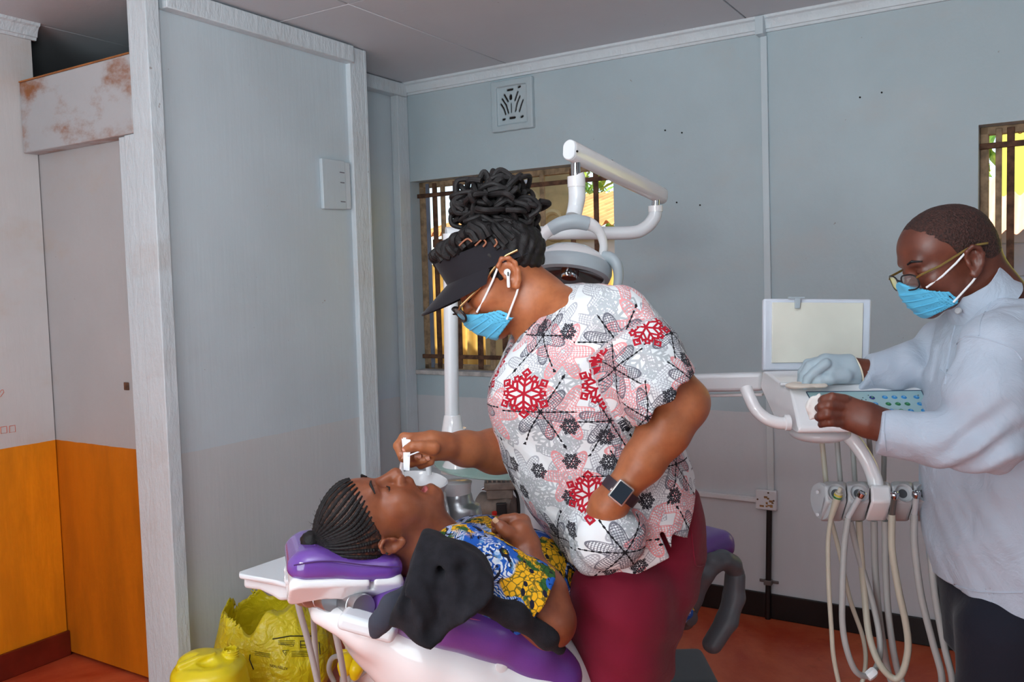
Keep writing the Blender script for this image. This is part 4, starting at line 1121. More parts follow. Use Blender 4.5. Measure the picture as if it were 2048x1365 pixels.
    R_ = [[rings[k][i] for k in range(4)] for i in range(n + 1)]
    vis = vb.loft(R_, caps=False).build('visor', VIS, W, smooth=True, angle=50)
    br = MB(); top = []; bot = []
    for j in range(9):
        tt = j / 8; row = []
        for i in range(33):
            an = math.radians(-78 + 156 * i / 32)
            b0 = band_pt(an, -0.025, 0.038)
            ext = 0.092 * math.cos(an) ** 0.8 * tt
            p0 = b0 + Vector(H.f) * ext * 0.86 - Vector(H.u) * (ext * 0.20 + 0.016 * (math.sin(an) ** 2) * tt)
            row.append(p0)
        top.append(row); bot.append([q_ - Vector(H.u) * 0.003 for q_ in row])
    o0 = 0
    for grid, flip in ((top, 0), (bot, 1)):
        base_ = len(br.v)
        for row in grid: br.v += [tuple(p_) for p_ in row]
        for j in range(8):
            for i in range(32):
                a0 = base_ + j * 33 + i; br.f.append((a0, a0 + 1, a0 + 34, a0 + 33))
    for i in range(32): br.f.append((8 * 33 + i, 8 * 33 + i + 1, 9 * 33 + 8 * 33 + i + 1, 9 * 33 + 8 * 33 + i))
    br.build('brim', VIS, vis, smooth=True, angle=60)
    # ---- hair: scalp rows and piled locs
    hs_ = SDF(H.p(0, 0, 0.05) - 0.16, H.p(0, 0, 0.05) + 0.16, 0.003)
    hs_.ell(H.p(-0.010, 0, 0.046), (0.103, 0.081, 0.083), H.R, 0.0)
    hs_.ell(H.p(-0.055, 0, 0.02), (0.055, 0.066, 0.055), H.R, 0.02)
    def scal(x, y, z):
        lx, ly, lz = H.loc(x, y, z); return 0.0035 * np.sin(lx * 190 + 4 * np.sin(lz * 40)) * np.sin(lz * 150 + ly * 90) + 0.0015 * vnoise(lx * 300, ly * 300, lz * 300, 2)
    hs_.warp(scal)
    hs_.plane(H.p(0.0, 0, -0.030), -H.u + 0.9 * H.f)
    hs_.plane(H.p(0.078, 0, 0.05), H.f - 0.45 * H.u)
    hair = sdf_obj('hair', hs_, HAIR, W, 1)
    bc = H.p(0.012, 0.0, 0.160); bf = Vector(px(1000, 335) - px(985, 430)).normalized()
    rnd = random.Random(5)
    def loc_tube(pts, r): MB().tube(bez(pts, 6), r, 8).build('loc', HAIR, hair, smooth=True)
    bcv = P(990, 418, YW)
    ex, ez, ey = Vector((1, 0, 0)), Vector((0, 0, 1)), Vector((0, 1, 0))
    for i in range(120):
        # looped loc around the bun: from the centre out, over and back
        phi = rnd.uniform(0, 2 * math.pi); inc = rnd.uniform(-0.55, 1.0)
        d = Vector((math.cos(phi) * math.cos(inc), math.sin(phi) * math.cos(inc), math.sin(inc)))
        R1 = rnd.uniform(0.040, 0.068); sw = Vector((rnd.uniform(-1, 1), rnd.uniform(-1, 1), rnd.uniform(-1, 1))) * 0.030
        scl = Vector((1.25, 1.0, 0.86))
        sc3 = lambda v: Vector((v.x * scl.x, v.y * scl.y, v.z * scl.z))
        root = bcv + sc3(d * 0.02) - ez * 0.02
        side = d.cross(Vector((rnd.uniform(-1, 1), rnd.uniform(-1, 1), rnd.uniform(-1, 1)))).normalized()
        p1 = bcv + sc3(d * R1 * 0.75 + side * 0.012); p2 = bcv + sc3(d * R1 + side * 0.030); p3 = bcv + sc3(d * R1 * 0.92 + side * 0.055 + sw * 0.5); p4 = bcv + sc3(d * R1 * 0.55 + side * 0.058 + sw * 0.6)
        loc_tube([root, p1, p2, p3, p4], rnd.uniform(0.0048, 0.0066))
    for (x0, y0, x1, y1, x2, y2) in ((960, 372, 966, 345, 975, 352), (985, 362, 1000, 340, 1022, 356), (1030, 372, 1040, 350, 1036, 380), (940, 390, 918, 372, 912, 400), (925, 410, 905, 405, 912, 425), (1050, 400, 1066, 420, 1058, 445), (1045, 420, 1076, 432, 1066, 450)):
        Yo = YW - rnd.uniform(0.0, 0.04); loc_tube([P(985, 420, YW), P(x0, y0, Yo), P(x1, y1, Yo), P(x2, y2, Yo), P((x2 * 2 + 985) / 3, (y2 * 2 + 425) / 3, Yo)], 0.0056)
    # locs swept up from the hairline to the bun
    for i in range(26):
        an = math.radians(-100 + 200 * i / 25 + 80 * 0)
        st_ = H.V(0.096 * math.cos(an), 0.084 * math.sin(an), 0.080 + 0.014 * math.cos(an))
        md = H.V(0.090 * math.cos(an), 0.078 * math.sin(an), 0.114)
        en = bcv + Vector((rnd.uniform(-.02, .02), rnd.uniform(-.02, .02), -0.02))
        wob = Vector((rnd.uniform(-1, 1), rnd.uniform(-1, 1), rnd.uniform(-1, 1))) * 0.006
        loc_tube([st_, (st_ + md) / 2 + wob, md - wob, (md + en) / 2 + wob, en], 0.0082)
    for i in range(16):
        an = math.radians(100 + 160 * i / 15)
        st_ = H.V(0.104 * math.cos(an), 0.084 * math.sin(an), 0.045); md = H.V(0.095 * math.cos(an), 0.075 * math.sin(an), 0.085)
        en = bcv + Vector((rnd.uniform(-.02, .02), rnd.uniform(-.02, .02), -0.02))
        wob = Vector((rnd.uniform(-1, 1), rnd.uniform(-1, 1), rnd.uniform(-1, 1))) * 0.006
        loc_tube([st_, md + wob, (md + en) / 2 - wob, en], 0.0068)
    for i, (x0, y0, pts_) in enumerate(((0, 0, [(918, 492), (928, 482), (936, 478), (944, 484)]), (0, 0, [(950, 492), (958, 484), (968, 474), (966, 466), (960, 468)]), (0, 0, [(968, 480), (972, 486), (966, 494)]), (0, 0, [(990, 478), (994, 486), (988, 494)]))):
        MB().tube(bez([P(x, y, YW - 0.088) for x, y in pts_], 4), 0.0019, 6).build('scalp_parting', SCALP, hair, smooth=True)
    # ---- mask, glasses, earbud, watch
    add_mask(H, W)
    add_glasses(H, W, BLACKPL, GOLDM, drop=-0.010, fwd=0.012, tr=0.0026)
    ea = thing('x', (0, 0, 0), None, None); bpy.data.objects.remove(ea)
    eb = MB(); eb.lathe([(0.001, 0), (0.006, 0.001), (0.0075, 0.005), (0.006, 0.010), (0.001, 0.011)], H.V(-0.004, 0.078, -0.002), Vector(H.l), 16)
    ebo = eb.build('earbud', simple('white_glossy_plastic', (238, 240, 242), 0.25, var=0.02), W, smooth=True)
    q0 = H.V(-0.004, 0.087, -0.004); dn = Vector((0.02, 0, -1))
    MB().tube([q0, q0 + dn * 0.010, q0 + dn * 0.027, q0 + dn * 0.029], [0.0042, 0.0034, 0.0034, 0.002], 12).build('earbud_stem', simple('white_glossy_plastic', (238, 240, 242), 0.25), ebo, smooth=True)
    MB().tube([q0 + Vector((0, -0.0038, 0.002)), q0 + Vector((0, -0.0038, -0.006))], 0.0014, 8).build('earbud_grille', BLACKPL, ebo, smooth=True)
    wa = npv(P(1241, 983, 1.60)); wd = npv(P(1236, 988, 1.60)) - npv(P(1285, 925, 1.605)); wd /= np.linalg.norm(wd)
    wv = Vector(wd); nrm = Vector((-0.15, -1, 0.1)); nrm = (nrm - wv * nrm.dot(wv)).normalized(); sd = wv.cross(nrm)
    ring = []
    for i in range(41):
        an = 2 * math.pi * i / 40; ring.append([Vector(wa) + wv * t_ + nrm * (r_ * math.cos(an)) + sd * (r_ * math.sin(an)) for t_, r_ in ((-0.011, 0.0372), (0.011, 0.0362), (0.011, 0.0330), (-0.011, 0.0340))])
    wat = MB().loft(ring, caps=False).build('wrist_watch', simple('dark_plum_band', (46, 34, 44), 0.5), W, smooth=True, angle=50)
    wc = Vector(wa) + nrm * 0.0395
    MB().box(wc, (0.040, 0.034, 0.009), (wv, sd, nrm)).build('watch_case', simple('silver_aluminium', (206, 202, 198), 0.3, 0.85), wat, bevel=0.004, seg=3)
    MB().box(wc + nrm * 0.0042, (0.034, 0.028, 0.0022), (wv, sd, nrm)).build('watch_screen', simple('dark_glass', (38, 48, 58), 0.06), wat, bevel=0.003, seg=3)
    MB().lathe([(0.0035, 0), (0.0035, 0.003)], wc + sd * 0.016 + wv * 0.006, sd, 12).build('crown', simple('silver_aluminium', (206, 202, 198), 0.3, 0.85), wat)
    return H
RED_FLAKES = []
def flake_uv(x, y):
    """approximate garment coordinates of a spot on the near side of the trunk"""
    c0 = npv(P(1180, 850, YW)); a = math.radians(16); Fd = np.array([-math.cos(a), -math.sin(a), 0]); L = np.cross([0, 0, 1.0], Fd)
    Yq = YW - 0.19 * math.sqrt(max(0.05, 1 - ((x - 1190) / 205.0) ** 2)); d = npv(P(x, y, Yq)) - c0
    return (-math.atan2(d @ Fd, d @ L) * 0.185, d[2])
for q_ in ((1064, 785), (1178, 990), (1205, 770), (996, 745), (1385, 1030)): RED_FLAKES.append(flake_uv(*q_))
RED_FLAKES += [(1.9 - 0.04, -0.045), (1.9 + 0.09, -0.02)]
FLAKE = flake_mat()
HW = woman()
# ================================================================ man in the white coat
SKIN_M = skin_mat('deep_brown_skin', (112, 62, 46), (88, 46, 34))
def man():
    YM = 1.85; sx = YM / FPX
    px = lambda x, y, Y=YM: npv(P(x, y, Y))
    W = person('person', Vector((px(2010, 1000)[0], YM, 0)), 'standing person in white coat, glasses and blue mask wiping the instrument console')
    th = math.radians(17); yaw = math.radians(4)
    f = np.array([-math.cos(th) * math.cos(yaw), -math.cos(th) * math.sin(yaw), -math.sin(th)])
    u = np.array([-math.sin(th), 0, math.cos(th)])
    H = Frame(px(1897, 524, YM), f, u, 0.955)
    s = SDF(np.array([0.58, 1.55, 1.05]), np.array([1.22, 2.20, 1.75]), 0.0028)
    head(s, H, 0.0, nose=0.92)
    s.ell(H.p(-0.055, 0, -0.005), (0.05, 0.06, 0.055), H.R, 0.03)
    s.cap(H.p(-0.030, 0, -0.02), px(1985, 645), 0.056, 0.060, 0.02)
    s.cap(H.p(-0.060, 0, -0.03), px(1995, 590), 0.050, 0.055, 0.02)
    s.ell(px(2010, 700), (0.10, 0.15, 0.10), None, 0.04)
    # near hand and wrist
    Yn = 1.70; q = lambda x, y, d=0.0: px(x, y, Yn + d)
    s.chain([q(1800, 862, -0.01), q(1762, 850), q(1738, 842, 0.002)], [0.033, 0.031, 0.031], 0.012)
    s.cap(q(1735, 842), q(1696, 834, 0.008), 0.033, 0.027, 0.012, 'add', (np.array([0, 1.0, 0]), 0.72))
    s.cap(q(1730, 832), q(1690, 812, 0.008), 0.026, 0.022, 0.012, 'add', (np.array([0, 1.0, 0]), 0.72))
    for kx, ky, mx, my, tx, ty, r_, b in ((1690, 799, 1664, 795, 1643, 799, 0.0090, 0.0), (1684, 814, 1658, 811, 1637, 814, 0.0092, -0.006), (1680, 831, 1655, 829, 1636, 832, 0.0090, -0.006), (1680, 847, 1660, 845, 1642, 847, 0.0080, 0.0)):
        s.chain([q(kx, ky, 0.0), q(mx, my, -0.012 + b), q(tx + 6, ty, -0.004 + b), q(tx, ty + 3, 0.012)], [r_ * 1.12, r_ * 1.06, r_ * 0.98, r_ * 0.88], 0.003)
    s.chain([q(1738, 832, 0.02), q(1700, 810, 0.04), q(1672, 806, 0.04)], [0.015, 0.0115, 0.0095], 0.006)
    # far wrist
    s.cap(px(1760, 748, 2.02), px(1697, 738, 2.015), 0.030, 0.028, 0.01)
    body = sdf_obj('body', s, SKIN_M, W, 2)
    MB().tube([H.V(0.099, 0.016, 0.026), H.V(0.0965, 0.032, 0.031), H.V(0.083, 0.049, 0.026)], [0.002, 0.003, 0.0015], 6).build('eyebrow', HAIR, body, smooth=True)
    # short cropped hair
    h = SDF(H.p(-0.01, 0, 0.04) - 0.15, H.p(-0.01, 0, 0.04) + 0.15, 0.003)
    h.ell(H.p(-0.006, 0, 0.043), np.array([0.1035, 0.079, 0.0825]) * 0.955, H.R, 0)
    h.ell(H.p(-0.055, 0, -0.003), (0.0515, 0.0615, 0.056), H.R, 0.03)
    h.warp(lambda x, y, z: 0.0009 * vnoise(x * 500, y * 500, z * 500, 21))
    def front(X, Y, Z):
        x, y, z = H.loc(X, Y, Z)
        lim = np.interp(z, [-0.06, -0.03, 0.0, 0.022, 0.045, 0.07, 0.10, 0.14], [-0.045, -0.035, 0.0, 0.018, 0.030, 0.060, 0.074, 0.08])
        return np.maximum(x - lim, -0.052 - z)
    h.fun(H.p(0, 0, 0) - 0.3, H.p(0, 0, 0) + 0.3, front, 'and')
    CROP = simple('cropped_dark_hair', (58, 32, 26), 0.6, var=0.65, vscale=240, bump=1.0, bscale=260, bdist=0.006)
    sdf_obj('hair', h, CROP, W, 1)
    add_mask(H, W); add_glasses(H, W, BLACKPL, simple('olive_gold_metal', (150, 126, 70), 0.3, 0.7), drop=-0.006, fwd=0.006, tr=0.0016)
    # ---- coat
    COAT = cloth_mat('white_poplin', (178, 190, 205), 0.8, 900, 0.35, 0.03)
    up = np.array([0, 0, 1.0]); a = math.radians(8); Fd = np.array([-math.cos(a), -math.sin(a), 0])
    c0 = px(2010, 850); zz = lambda y: px(2010, y)[2] - c0[2]
    t = SDF(np.array([0.66, 1.48, 0.74]), np.array([1.34, 2.24, 1.60]), 0.0044)
    rows = []
    for y, xf, xb, b in ((1200, 1898, 2150, 0.175), (1120, 1880, 2150, 0.185), (1040, 1872, 2148, 0.19), (950, 1868, 2145, 0.19), (860, 1870, 2145, 0.19), (780, 1880, 2142, 0.19), (720, 1893, 2135, 0.19), (665, 1905, 2122, 0.175), (625, 1915, 2105, 0.14), (595, 1925, 2080, 0.09)):
        xm = (xf + xb) / 2; rows.append((zz(y), -(xm - 2010) * sx, 0, (xb - xf) / 2 * sx * 0.985, b))
    stack(t, rows, c0, up, Fd, 0.0, p=2.2)
    t.ell(px(2015, 668, 1.70), (0.085, 0.06, 0.05), None, 0.06); t.ell(px(1985, 668, 2.0), (0.085, 0.07, 0.05), None, 0.06)
    e0, e1 = px(1976, 882, 1.625), px(1757, 862, 1.69)
    g0, g1 = px(1858, 730, 2.03), px(1722, 748, 2.02)
    def folds(x, y, z):
        w = 0.004 * vnoise(x * 24, y * 24, z * 16, 31) + 0.003 * vnoise(x * 46 + z * 20, y * 46, z * 34 - x * 24, 33)
        m1 = np.exp(-(((x - e0[0] + 0.03) / 0.08)**2 + ((z - e0[2] - 0.0) / 0.08)**2)) * (y < 1.74)
        w += 0.007 * np.sin((x * 0.5 - z * 0.9) * 110 + 2 * np.sin(x * 30)) * m1
        m2 = np.exp(-(((x - g0[0]) / 0.10)**2 + ((z - g0[2]) / 0.09)**2)) * (y > 1.9)
        w += 0.007 * np.sin((x * 0.85 + z * 0.55) * 95 + 2 * np.sin(z * 26)) * m2
        w += 0.0035 * np.sin((x * 0.8 - z * 0.3) * 55) * np.clip((1.05 - z) / 0.2, 0, 1)
        return w
    ns = t.twin()
    ns.chain([px(2000, 705, 1.675), px(1976, 800, 1.64), px(1976, 878, 1.625)], [0.074, 0.072, 0.066], 0.03)
    ns.chain([e0, px(1880, 880, 1.655), e1 + (e1 - e0) * 0.1], [0.062, 0.052, 0.0425], 0.02)
    ns.warp(folds); dn_ = e1 - px(1880, 880, 1.655); ns.flat_end(e1, dn_ / np.linalg.norm(dn_)); pass
    fs = t.twin()
    fs.chain([px(1935, 672, 2.02), px(1890, 705, 2.03), g0], [0.070, 0.066, 0.062], 0.03)
    fs.chain([g0, px(1795, 740, 2.025), g1 + (g1 - g0) * 0.15], [0.058, 0.048, 0.038], 0.02)
    fs.warp(folds); dn_ = np.array([-0.86, 0, 0.40]); fs.flat_end(g1, dn_); 
    t.warp(folds)
    t.union(ns, 0.012); t.union(fs, 0.02)
    # standing collar and neck hole
    cc = px(1957, 590); nn = np.array([-0.60, 0.0, 0.80]); e1c = np.array([0.80, 0, 0.60]); e2c = np.array([0, 1.0, 0])
    t.cap(cc - nn * 0.03, cc + nn * 0.10, 0.058, 0.064, 0.004, 'sub')
    hx = [px(1880, 1160)[0], px(1915, 1180)[0], px(1960, 1193)[0], px(2150, 1200)[0]]; hzv = [px(1880, 1158)[2], px(1915, 1178)[2], px(1960, 1193)[2], px(2150, 1200)[2]]
    t.F = np.maximum(t.F, np.interp(t.ax[0], hx, hzv)[:, None, None] - t.ax[2][None, None, :]).astype(np.float32)
    stack(t, [(r_[0] - 0.02, r_[1], r_[2], r_[3] - 0.014, r_[4] - 0.014) for r_ in rows[:3]], c0, up, Fd, 0.003, 'sub', p=2.2)
    coat = sdf_obj('coat', t, COAT, W, 2)
    cr = []
    for i in range(57):
        an = 2 * math.pi * i / 56; ca_, sa_ = math.cos(an), math.sin(an)
        hgt = 0.034 + 0.004 * ca_; dip = 0.006 * math.cos(2 * an)
        ring = []
        for hh, rr in ((-0.026, 0.080), (-0.006, 0.0735), (hgt, 0.0695), (hgt + 0.001, 0.0668), (hgt - 0.002, 0.0648), (-0.026, 0.066)):
            ring.append(Vector(cc + e1c * (ca_ * rr * 0.98) + e2c * (sa_ * rr * 1.03) + nn * (hh + dip + 0.0008 * math.sin(an * 9))))
        cr.append(ring)
    MB().loft(cr, caps=False).build('collar', COAT, coat, smooth=True, angle=60)
    bvc = surf(coat)
    for nm, pts in (('placket_seam', [(1912, 645), (1903, 680), (1896, 720), (1890, 770)]), ('armhole_seam', [(1908, 695), (1922, 680), (1943, 673), (1985, 682), (2025, 698), (2044, 720)]), ('yoke_seam', [(1958, 672), (1962, 640), (1985, 600)]), ('cuff_seam', [(1770, 828), (1768, 860), (1772, 902)]), ('cuff_seam', [(1722, 712), (1735, 740), (1747, 772)]), ('hem_seam', [(1912, 1172), (1950, 1183), (2000, 1186), (2046, 1186)]), ('breast_pocket_seam', [(1880, 740), (1890, 748), (1903, 752)])):
        surf_line(bvc, pts, 0.0017, nm, COAT, coat, 0.0002)
    # patch pocket on the near hip, breast pocket edge, button, seams
    pk = SDF(np.array([0.72, 1.55, 0.80]), np.array([1.2, 1.80, 1.12]), 0.004)
    stack(pk, [(r_[0], r_[1], r_[2], r_[3] + 0.007, r_[4] + 0.007) for r_ in rows], c0, up, Fd, 0.0, p=2.2)
    pk.warp(folds)
    A_, B_, C_, D_ = px(1868, 1010, 1.69), px(1962, 1014, 1.67), px(1972, 1165, 1.67), px(1893, 1155, 1.69)
    def pocket(X, Y, Z):
        xl = np.interp(Z, [D_[2], A_[2]], [D_[0], A_[0]]) - X
        xr = X - np.interp(Z, [C_[2], B_[2]], [C_[0], B_[0]])
        zt = Z - A_[2]; zb = D_[2] - Z
        return np.maximum(np.maximum(xl, xr), np.maximum(zt, zb)) + 0 * Y
    pk.fun(pk.lo, pk.lo + pk.n * pk.h, pocket, 'and'); pk.fun(pk.lo, pk.lo + pk.n * pk.h, lambda X, Y, Z: Y - 1.78 + 0 * X + 0 * Z, 'and')
    sdf_obj('patch_pocket', pk, COAT, coat, 1)
    MB().lathe([(0.001, 0.004), (0.006, 0.004), (0.0075, 0.002), (0.0075, 0)], P(1917, 622, 1.80) , (-0.85, -0.5, 0.1), 16).build('button', simple('grey_button', (170, 172, 176), 0.4), coat, smooth=True)
    # trousers
    NAVY = cloth_mat('navy_black_cloth', (22, 24, 36), 0.85, 800, 0.12, 0.1)
    t2 = SDF(np.array([0.78, 1.60, 0.04]), np.array([1.30, 2.12, 0.95]), 0.0065)
    r2 = [(zz(y), -((xf + xb) / 2 - 2010) * sx, 0, (xb - xf) / 2 * sx, b) for y, xf, xb, b in ((1310, 1918, 2112, 0.15), (1240, 1910, 2128, 0.16), (1150, 1902, 2130, 0.162))]
    stack(t2, r2, c0, up, Fd, 0.0, p=2.2)
    for Yl in (1.775, 1.925):
        t2.chain([px(2012, 1260, Yl), px(2010, 1400, Yl), px(2010, 1600, Yl), px(2014, 1830, Yl)], [0.098, 0.088, 0.070, 0.058], 0.02)
    t2.plane((0, 0, 0.06), (0, 0, -1))
    t2.warp(lambda x, y, z: 0.003 * vnoise(x * 26, y * 26, z * 14, 41))
    sdf_obj('trousers', t2, NAVY, W, 2)
    for Yl in (1.775, 1.925):
        fx = px(2014, 1830, Yl)[0]; sh = SDF(np.array([fx - 0.26, Yl - 0.09, -0.01]), np.array([fx + 0.12, Yl + 0.09, 0.14]), 0.006)
        sh.ell((fx - 0.06, Yl, 0.035), (0.145, 0.05, 0.042)); sh.ell((fx + 0.02, Yl, 0.06), (0.06, 0.045, 0.06), None, 0.03); sh.plane((0, 0, 0.002), (0, 0, -1))
        sdf_obj('shoe', sh, simple('black_leather', (26, 24, 25), 0.4), W, 1)
    # ---- glove on the far hand
    g = SDF(px(1650, 745, 2.0) - 0.16, px(1650, 745, 2.0) + 0.16, 0.0026); Yg = 2.0; q = lambda x, y, d=0.0: px(x, y, Yg + d)
    g.cap(q(1700, 738, 0.015), q(1652, 733, 0.005), 0.032, 0.030, 0.01, 'add', (np.array([0, 1.0, 0]), 0.8))
    g.cap(q(1690, 745, 0.01), q(1660, 745, 0), 0.026, 0.024, 0.01)
    for kx, ky, mx, my, tx, ty, d, r_ in ((1652, 728, 1630, 744, 1610, 772, -0.018, 0.0105), (1646, 724, 1620, 732, 1604, 770, 0.0, 0.0112), (1646, 722, 1616, 728, 1602, 764, 0.020, 0.0108), (1650, 724, 1622, 730, 1608, 760, 0.038, 0.0098)):
        g.chain([q(kx, ky, d), q(mx, my, d), q((mx + tx) / 2 - 4, (my + ty) / 2, d), q(tx, ty, d)], [r_ * 1.15, r_ * 1.05, r_, r_ * 0.85], 0.003)
    g.chain([q(1690, 752, -0.012), q(1660, 758, -0.02), q(1640, 762, -0.018), q(1622, 767, -0.012)], [0.018, 0.0135, 0.0120, 0.0095], 0.006)
    g.cap(q(1700, 738, 0.015), q(1718, 741, 0.02), 0.032, 0.035, 0.01)
    gd = q(1712, 740, 0.018)
    g.fun(gd - 0.08, gd + 0.08, lambda X, Y, Z: np.maximum(-(X - gd[0] + 0.30 * (Z - gd[2])), np.sqrt((X - gd[0])**2 + (Y - gd[1])**2 + (Z - gd[2])**2) - 0.06), 'sub', 0.002)
    g.cap(gd - np.array([0.03, 0, 0]), gd + np.array([0.03, 0, 0]), 0.0285, 0.0315, 0.002, 'sub')
    g.warp(lambda x, y, z: 0.0008 * vnoise(x * 130, y * 130, z * 130, 51))
    go = sdf_obj('latex_glove', g, simple('pale_blue_latex', (168, 186, 196), 0.5, var=0.05, bump=0.2, bscale=80), W, 2)
    rim = []
    for i in range(29):
        an = 2 * math.pi * i / 28; rim.append(Vector(gd) + Vector((-0.30 * math.sin(an) * 0.0335, math.cos(an) * 0.0335, math.sin(an) * 0.0335)))
    MB().tube(rim, 0.002, 8, caps=False).build('cuff_rim', simple('cream_latex', (226, 218, 196), 0.5), go, smooth=True)
    # ---- wipes held on the console
    CL = cloth_mat('white_wipe', (226, 222, 218), 0.9, 500, 0.1, 0.04)
    wp = SDF(px(1632, 815, 1.74) - 0.06, px(1632, 815, 1.74) + 0.06, 0.0028)
    wp.ell(px(1636, 803, 1.75), (0.022, 0.008, 0.016), None, 0.0); wp.ell(px(1624, 816, 1.75), (0.010, 0.008, 0.017), None, 0.008); wp.ell(px(1632, 830, 1.75), (0.014, 0.007, 0.010), None, 0.006)
    wp.warp(lambda x, y, z: 0.005 * vnoise(x * 150, y * 150, z * 150, 61)); sdf_obj('cleaning_wipe', wp, CL, None, 1, label='crumpled white wipe under the bare hand on the console', cat='wipe', group='cleaning wipes')
    wp = SDF(px(1620, 770, 1.98) - 0.09, px(1620, 770, 1.98) + 0.09, 0.003)
    wp.ell(px(1600, 772, 1.985), (0.032, 0.03, 0.007), None, 0.0); wp.ell(px(1632, 771, 1.985), (0.024, 0.03, 0.006), None, 0.004)
    wp.warp(lambda x, y, z: 0.003 * vnoise(x * 90, y * 90, z * 90, 62)); sdf_obj('cleaning_wipe', wp, cloth_mat('beige_wipe', (214, 204, 192), 0.9, 500, 0.1, 0.04), None, 1, label='beige wipe pressed flat under the gloved hand', cat='wipe', group='cleaning wipes')
man()
# ================================================================ patient on the chair
SKIN_P = skin_mat('brown_skin', (150, 86, 56), (120, 64, 42), 0.36)
def print_mat():
    m = Mat('wax_print_cotton', 0.75, 0, 0.3)
    def vor(scale, vec, feat='F1', out='Distance', rnd=0.8):
        n = m.new('ShaderNodeTexVoronoi'); n.feature = feat; n.inputs['Scale'].default_value = scale; n.inputs['Randomness'].default_value = rnd
        m.link(vec, n.inputs['Vector']); return n
    co = m.coord()
    mp = m.mapping((1, 1, 1), (0.3, 0.5, 0.8))
    dn = m.noise(14, 3, 0.6, out='Color'); vm = m.new('ShaderNodeVectorMath'); vm.operation = 'MULTIPLY_ADD'
    m.link(dn, vm.inputs[0]); vm.inputs[1].default_value = (0.035,) * 3; m.link(mp, vm.inputs[2]); wv = vm.outputs[0]
    v1 = vor(17, wv); d = E(v1.outputs['Distance'])
    zone = m.noise(11, 2, 0.4)
    ink = s2l((16, 18, 40)); yel = s2l((236, 176, 24)); grn = s2l((44, 92, 40)); blu = s2l((28, 92, 186)); wht = s2l((226, 234, 242)); lbl = s2l((110, 170, 222))
    # yellow / green family: cells with green veins
    v2 = vor(85, wv, 'DISTANCE_TO_EDGE'); vein = E(v2.outputs['Distance']) < 0.07
    yg = m.mix(yel, grn, (m.noise(30, 3).smooth(0.50, 0.57)))
    yg = m.mix(yg, s2l((30, 60, 26)), vein * 0.8)
    # dark leaf strokes
    n = m.new('ShaderNodeTexVoronoi'); n.inputs['Scale'].default_value = 36; n.inputs['Randomness'].default_value = 0.6
    m.link(m.mapping((1.6, 1.6, 0.75), (0.2, 0.9, 0.5)), n.inputs['Vector'])
    yg = m.mix(yg, ink, (E(n.outputs['Distance']) < 0.26) * (m.noise(6, 1) > 0.44))
    # blue / white family: hatched
    w = m.new('ShaderNodeTexWave'); w.inputs['Scale'].default_value = 100; w.inputs['Distortion'].default_value = 6; w.inputs['Detail'].default_value = 2; m.link(wv, w.inputs['Vector'])
    wf = E(w.outputs['Fac']); bw = m.mix(blu, wht, (wf > 0.52) * (m.noise(22, 2).smooth(0.45, 0.55)))
    bw = m.mix(bw, ink, (m.noise(30, 3, dist=1.5).smooth(0.56, 0.60)))
    bw = m.mix(bw, lbl, m.noise(40, 2).smooth(0.6, 0.7) * 0.6)
    col = m.mix(yg, bw, zone.smooth(0.48, 0.51))
    # rosettes in some of the cells
    cc_ = m.new('ShaderNodeSeparateColor'); m.link(v1.outputs['Color'], cc_.inputs[0]); pick = E(cc_.outputs[0]) > 0.5
    col = m.mix(col, bw, (d < 0.50) * pick); col = m.mix(col, ink, (d < 0.37) * (d > 0.33) * pick); col = m.mix(col, yg, (d < 0.33) * pick)
    col = m.mix(col, ink, (d < 0.14) * pick); col = m.mix(col, yel, (d < 0.07) * pick)
    m.color(col); p = m.bump(m.noise(9, 4, dist=0.8), 0.12, 0.02); m.bump(m.noise(900, 2), 0.1, 0.0005, p)
    return m.m
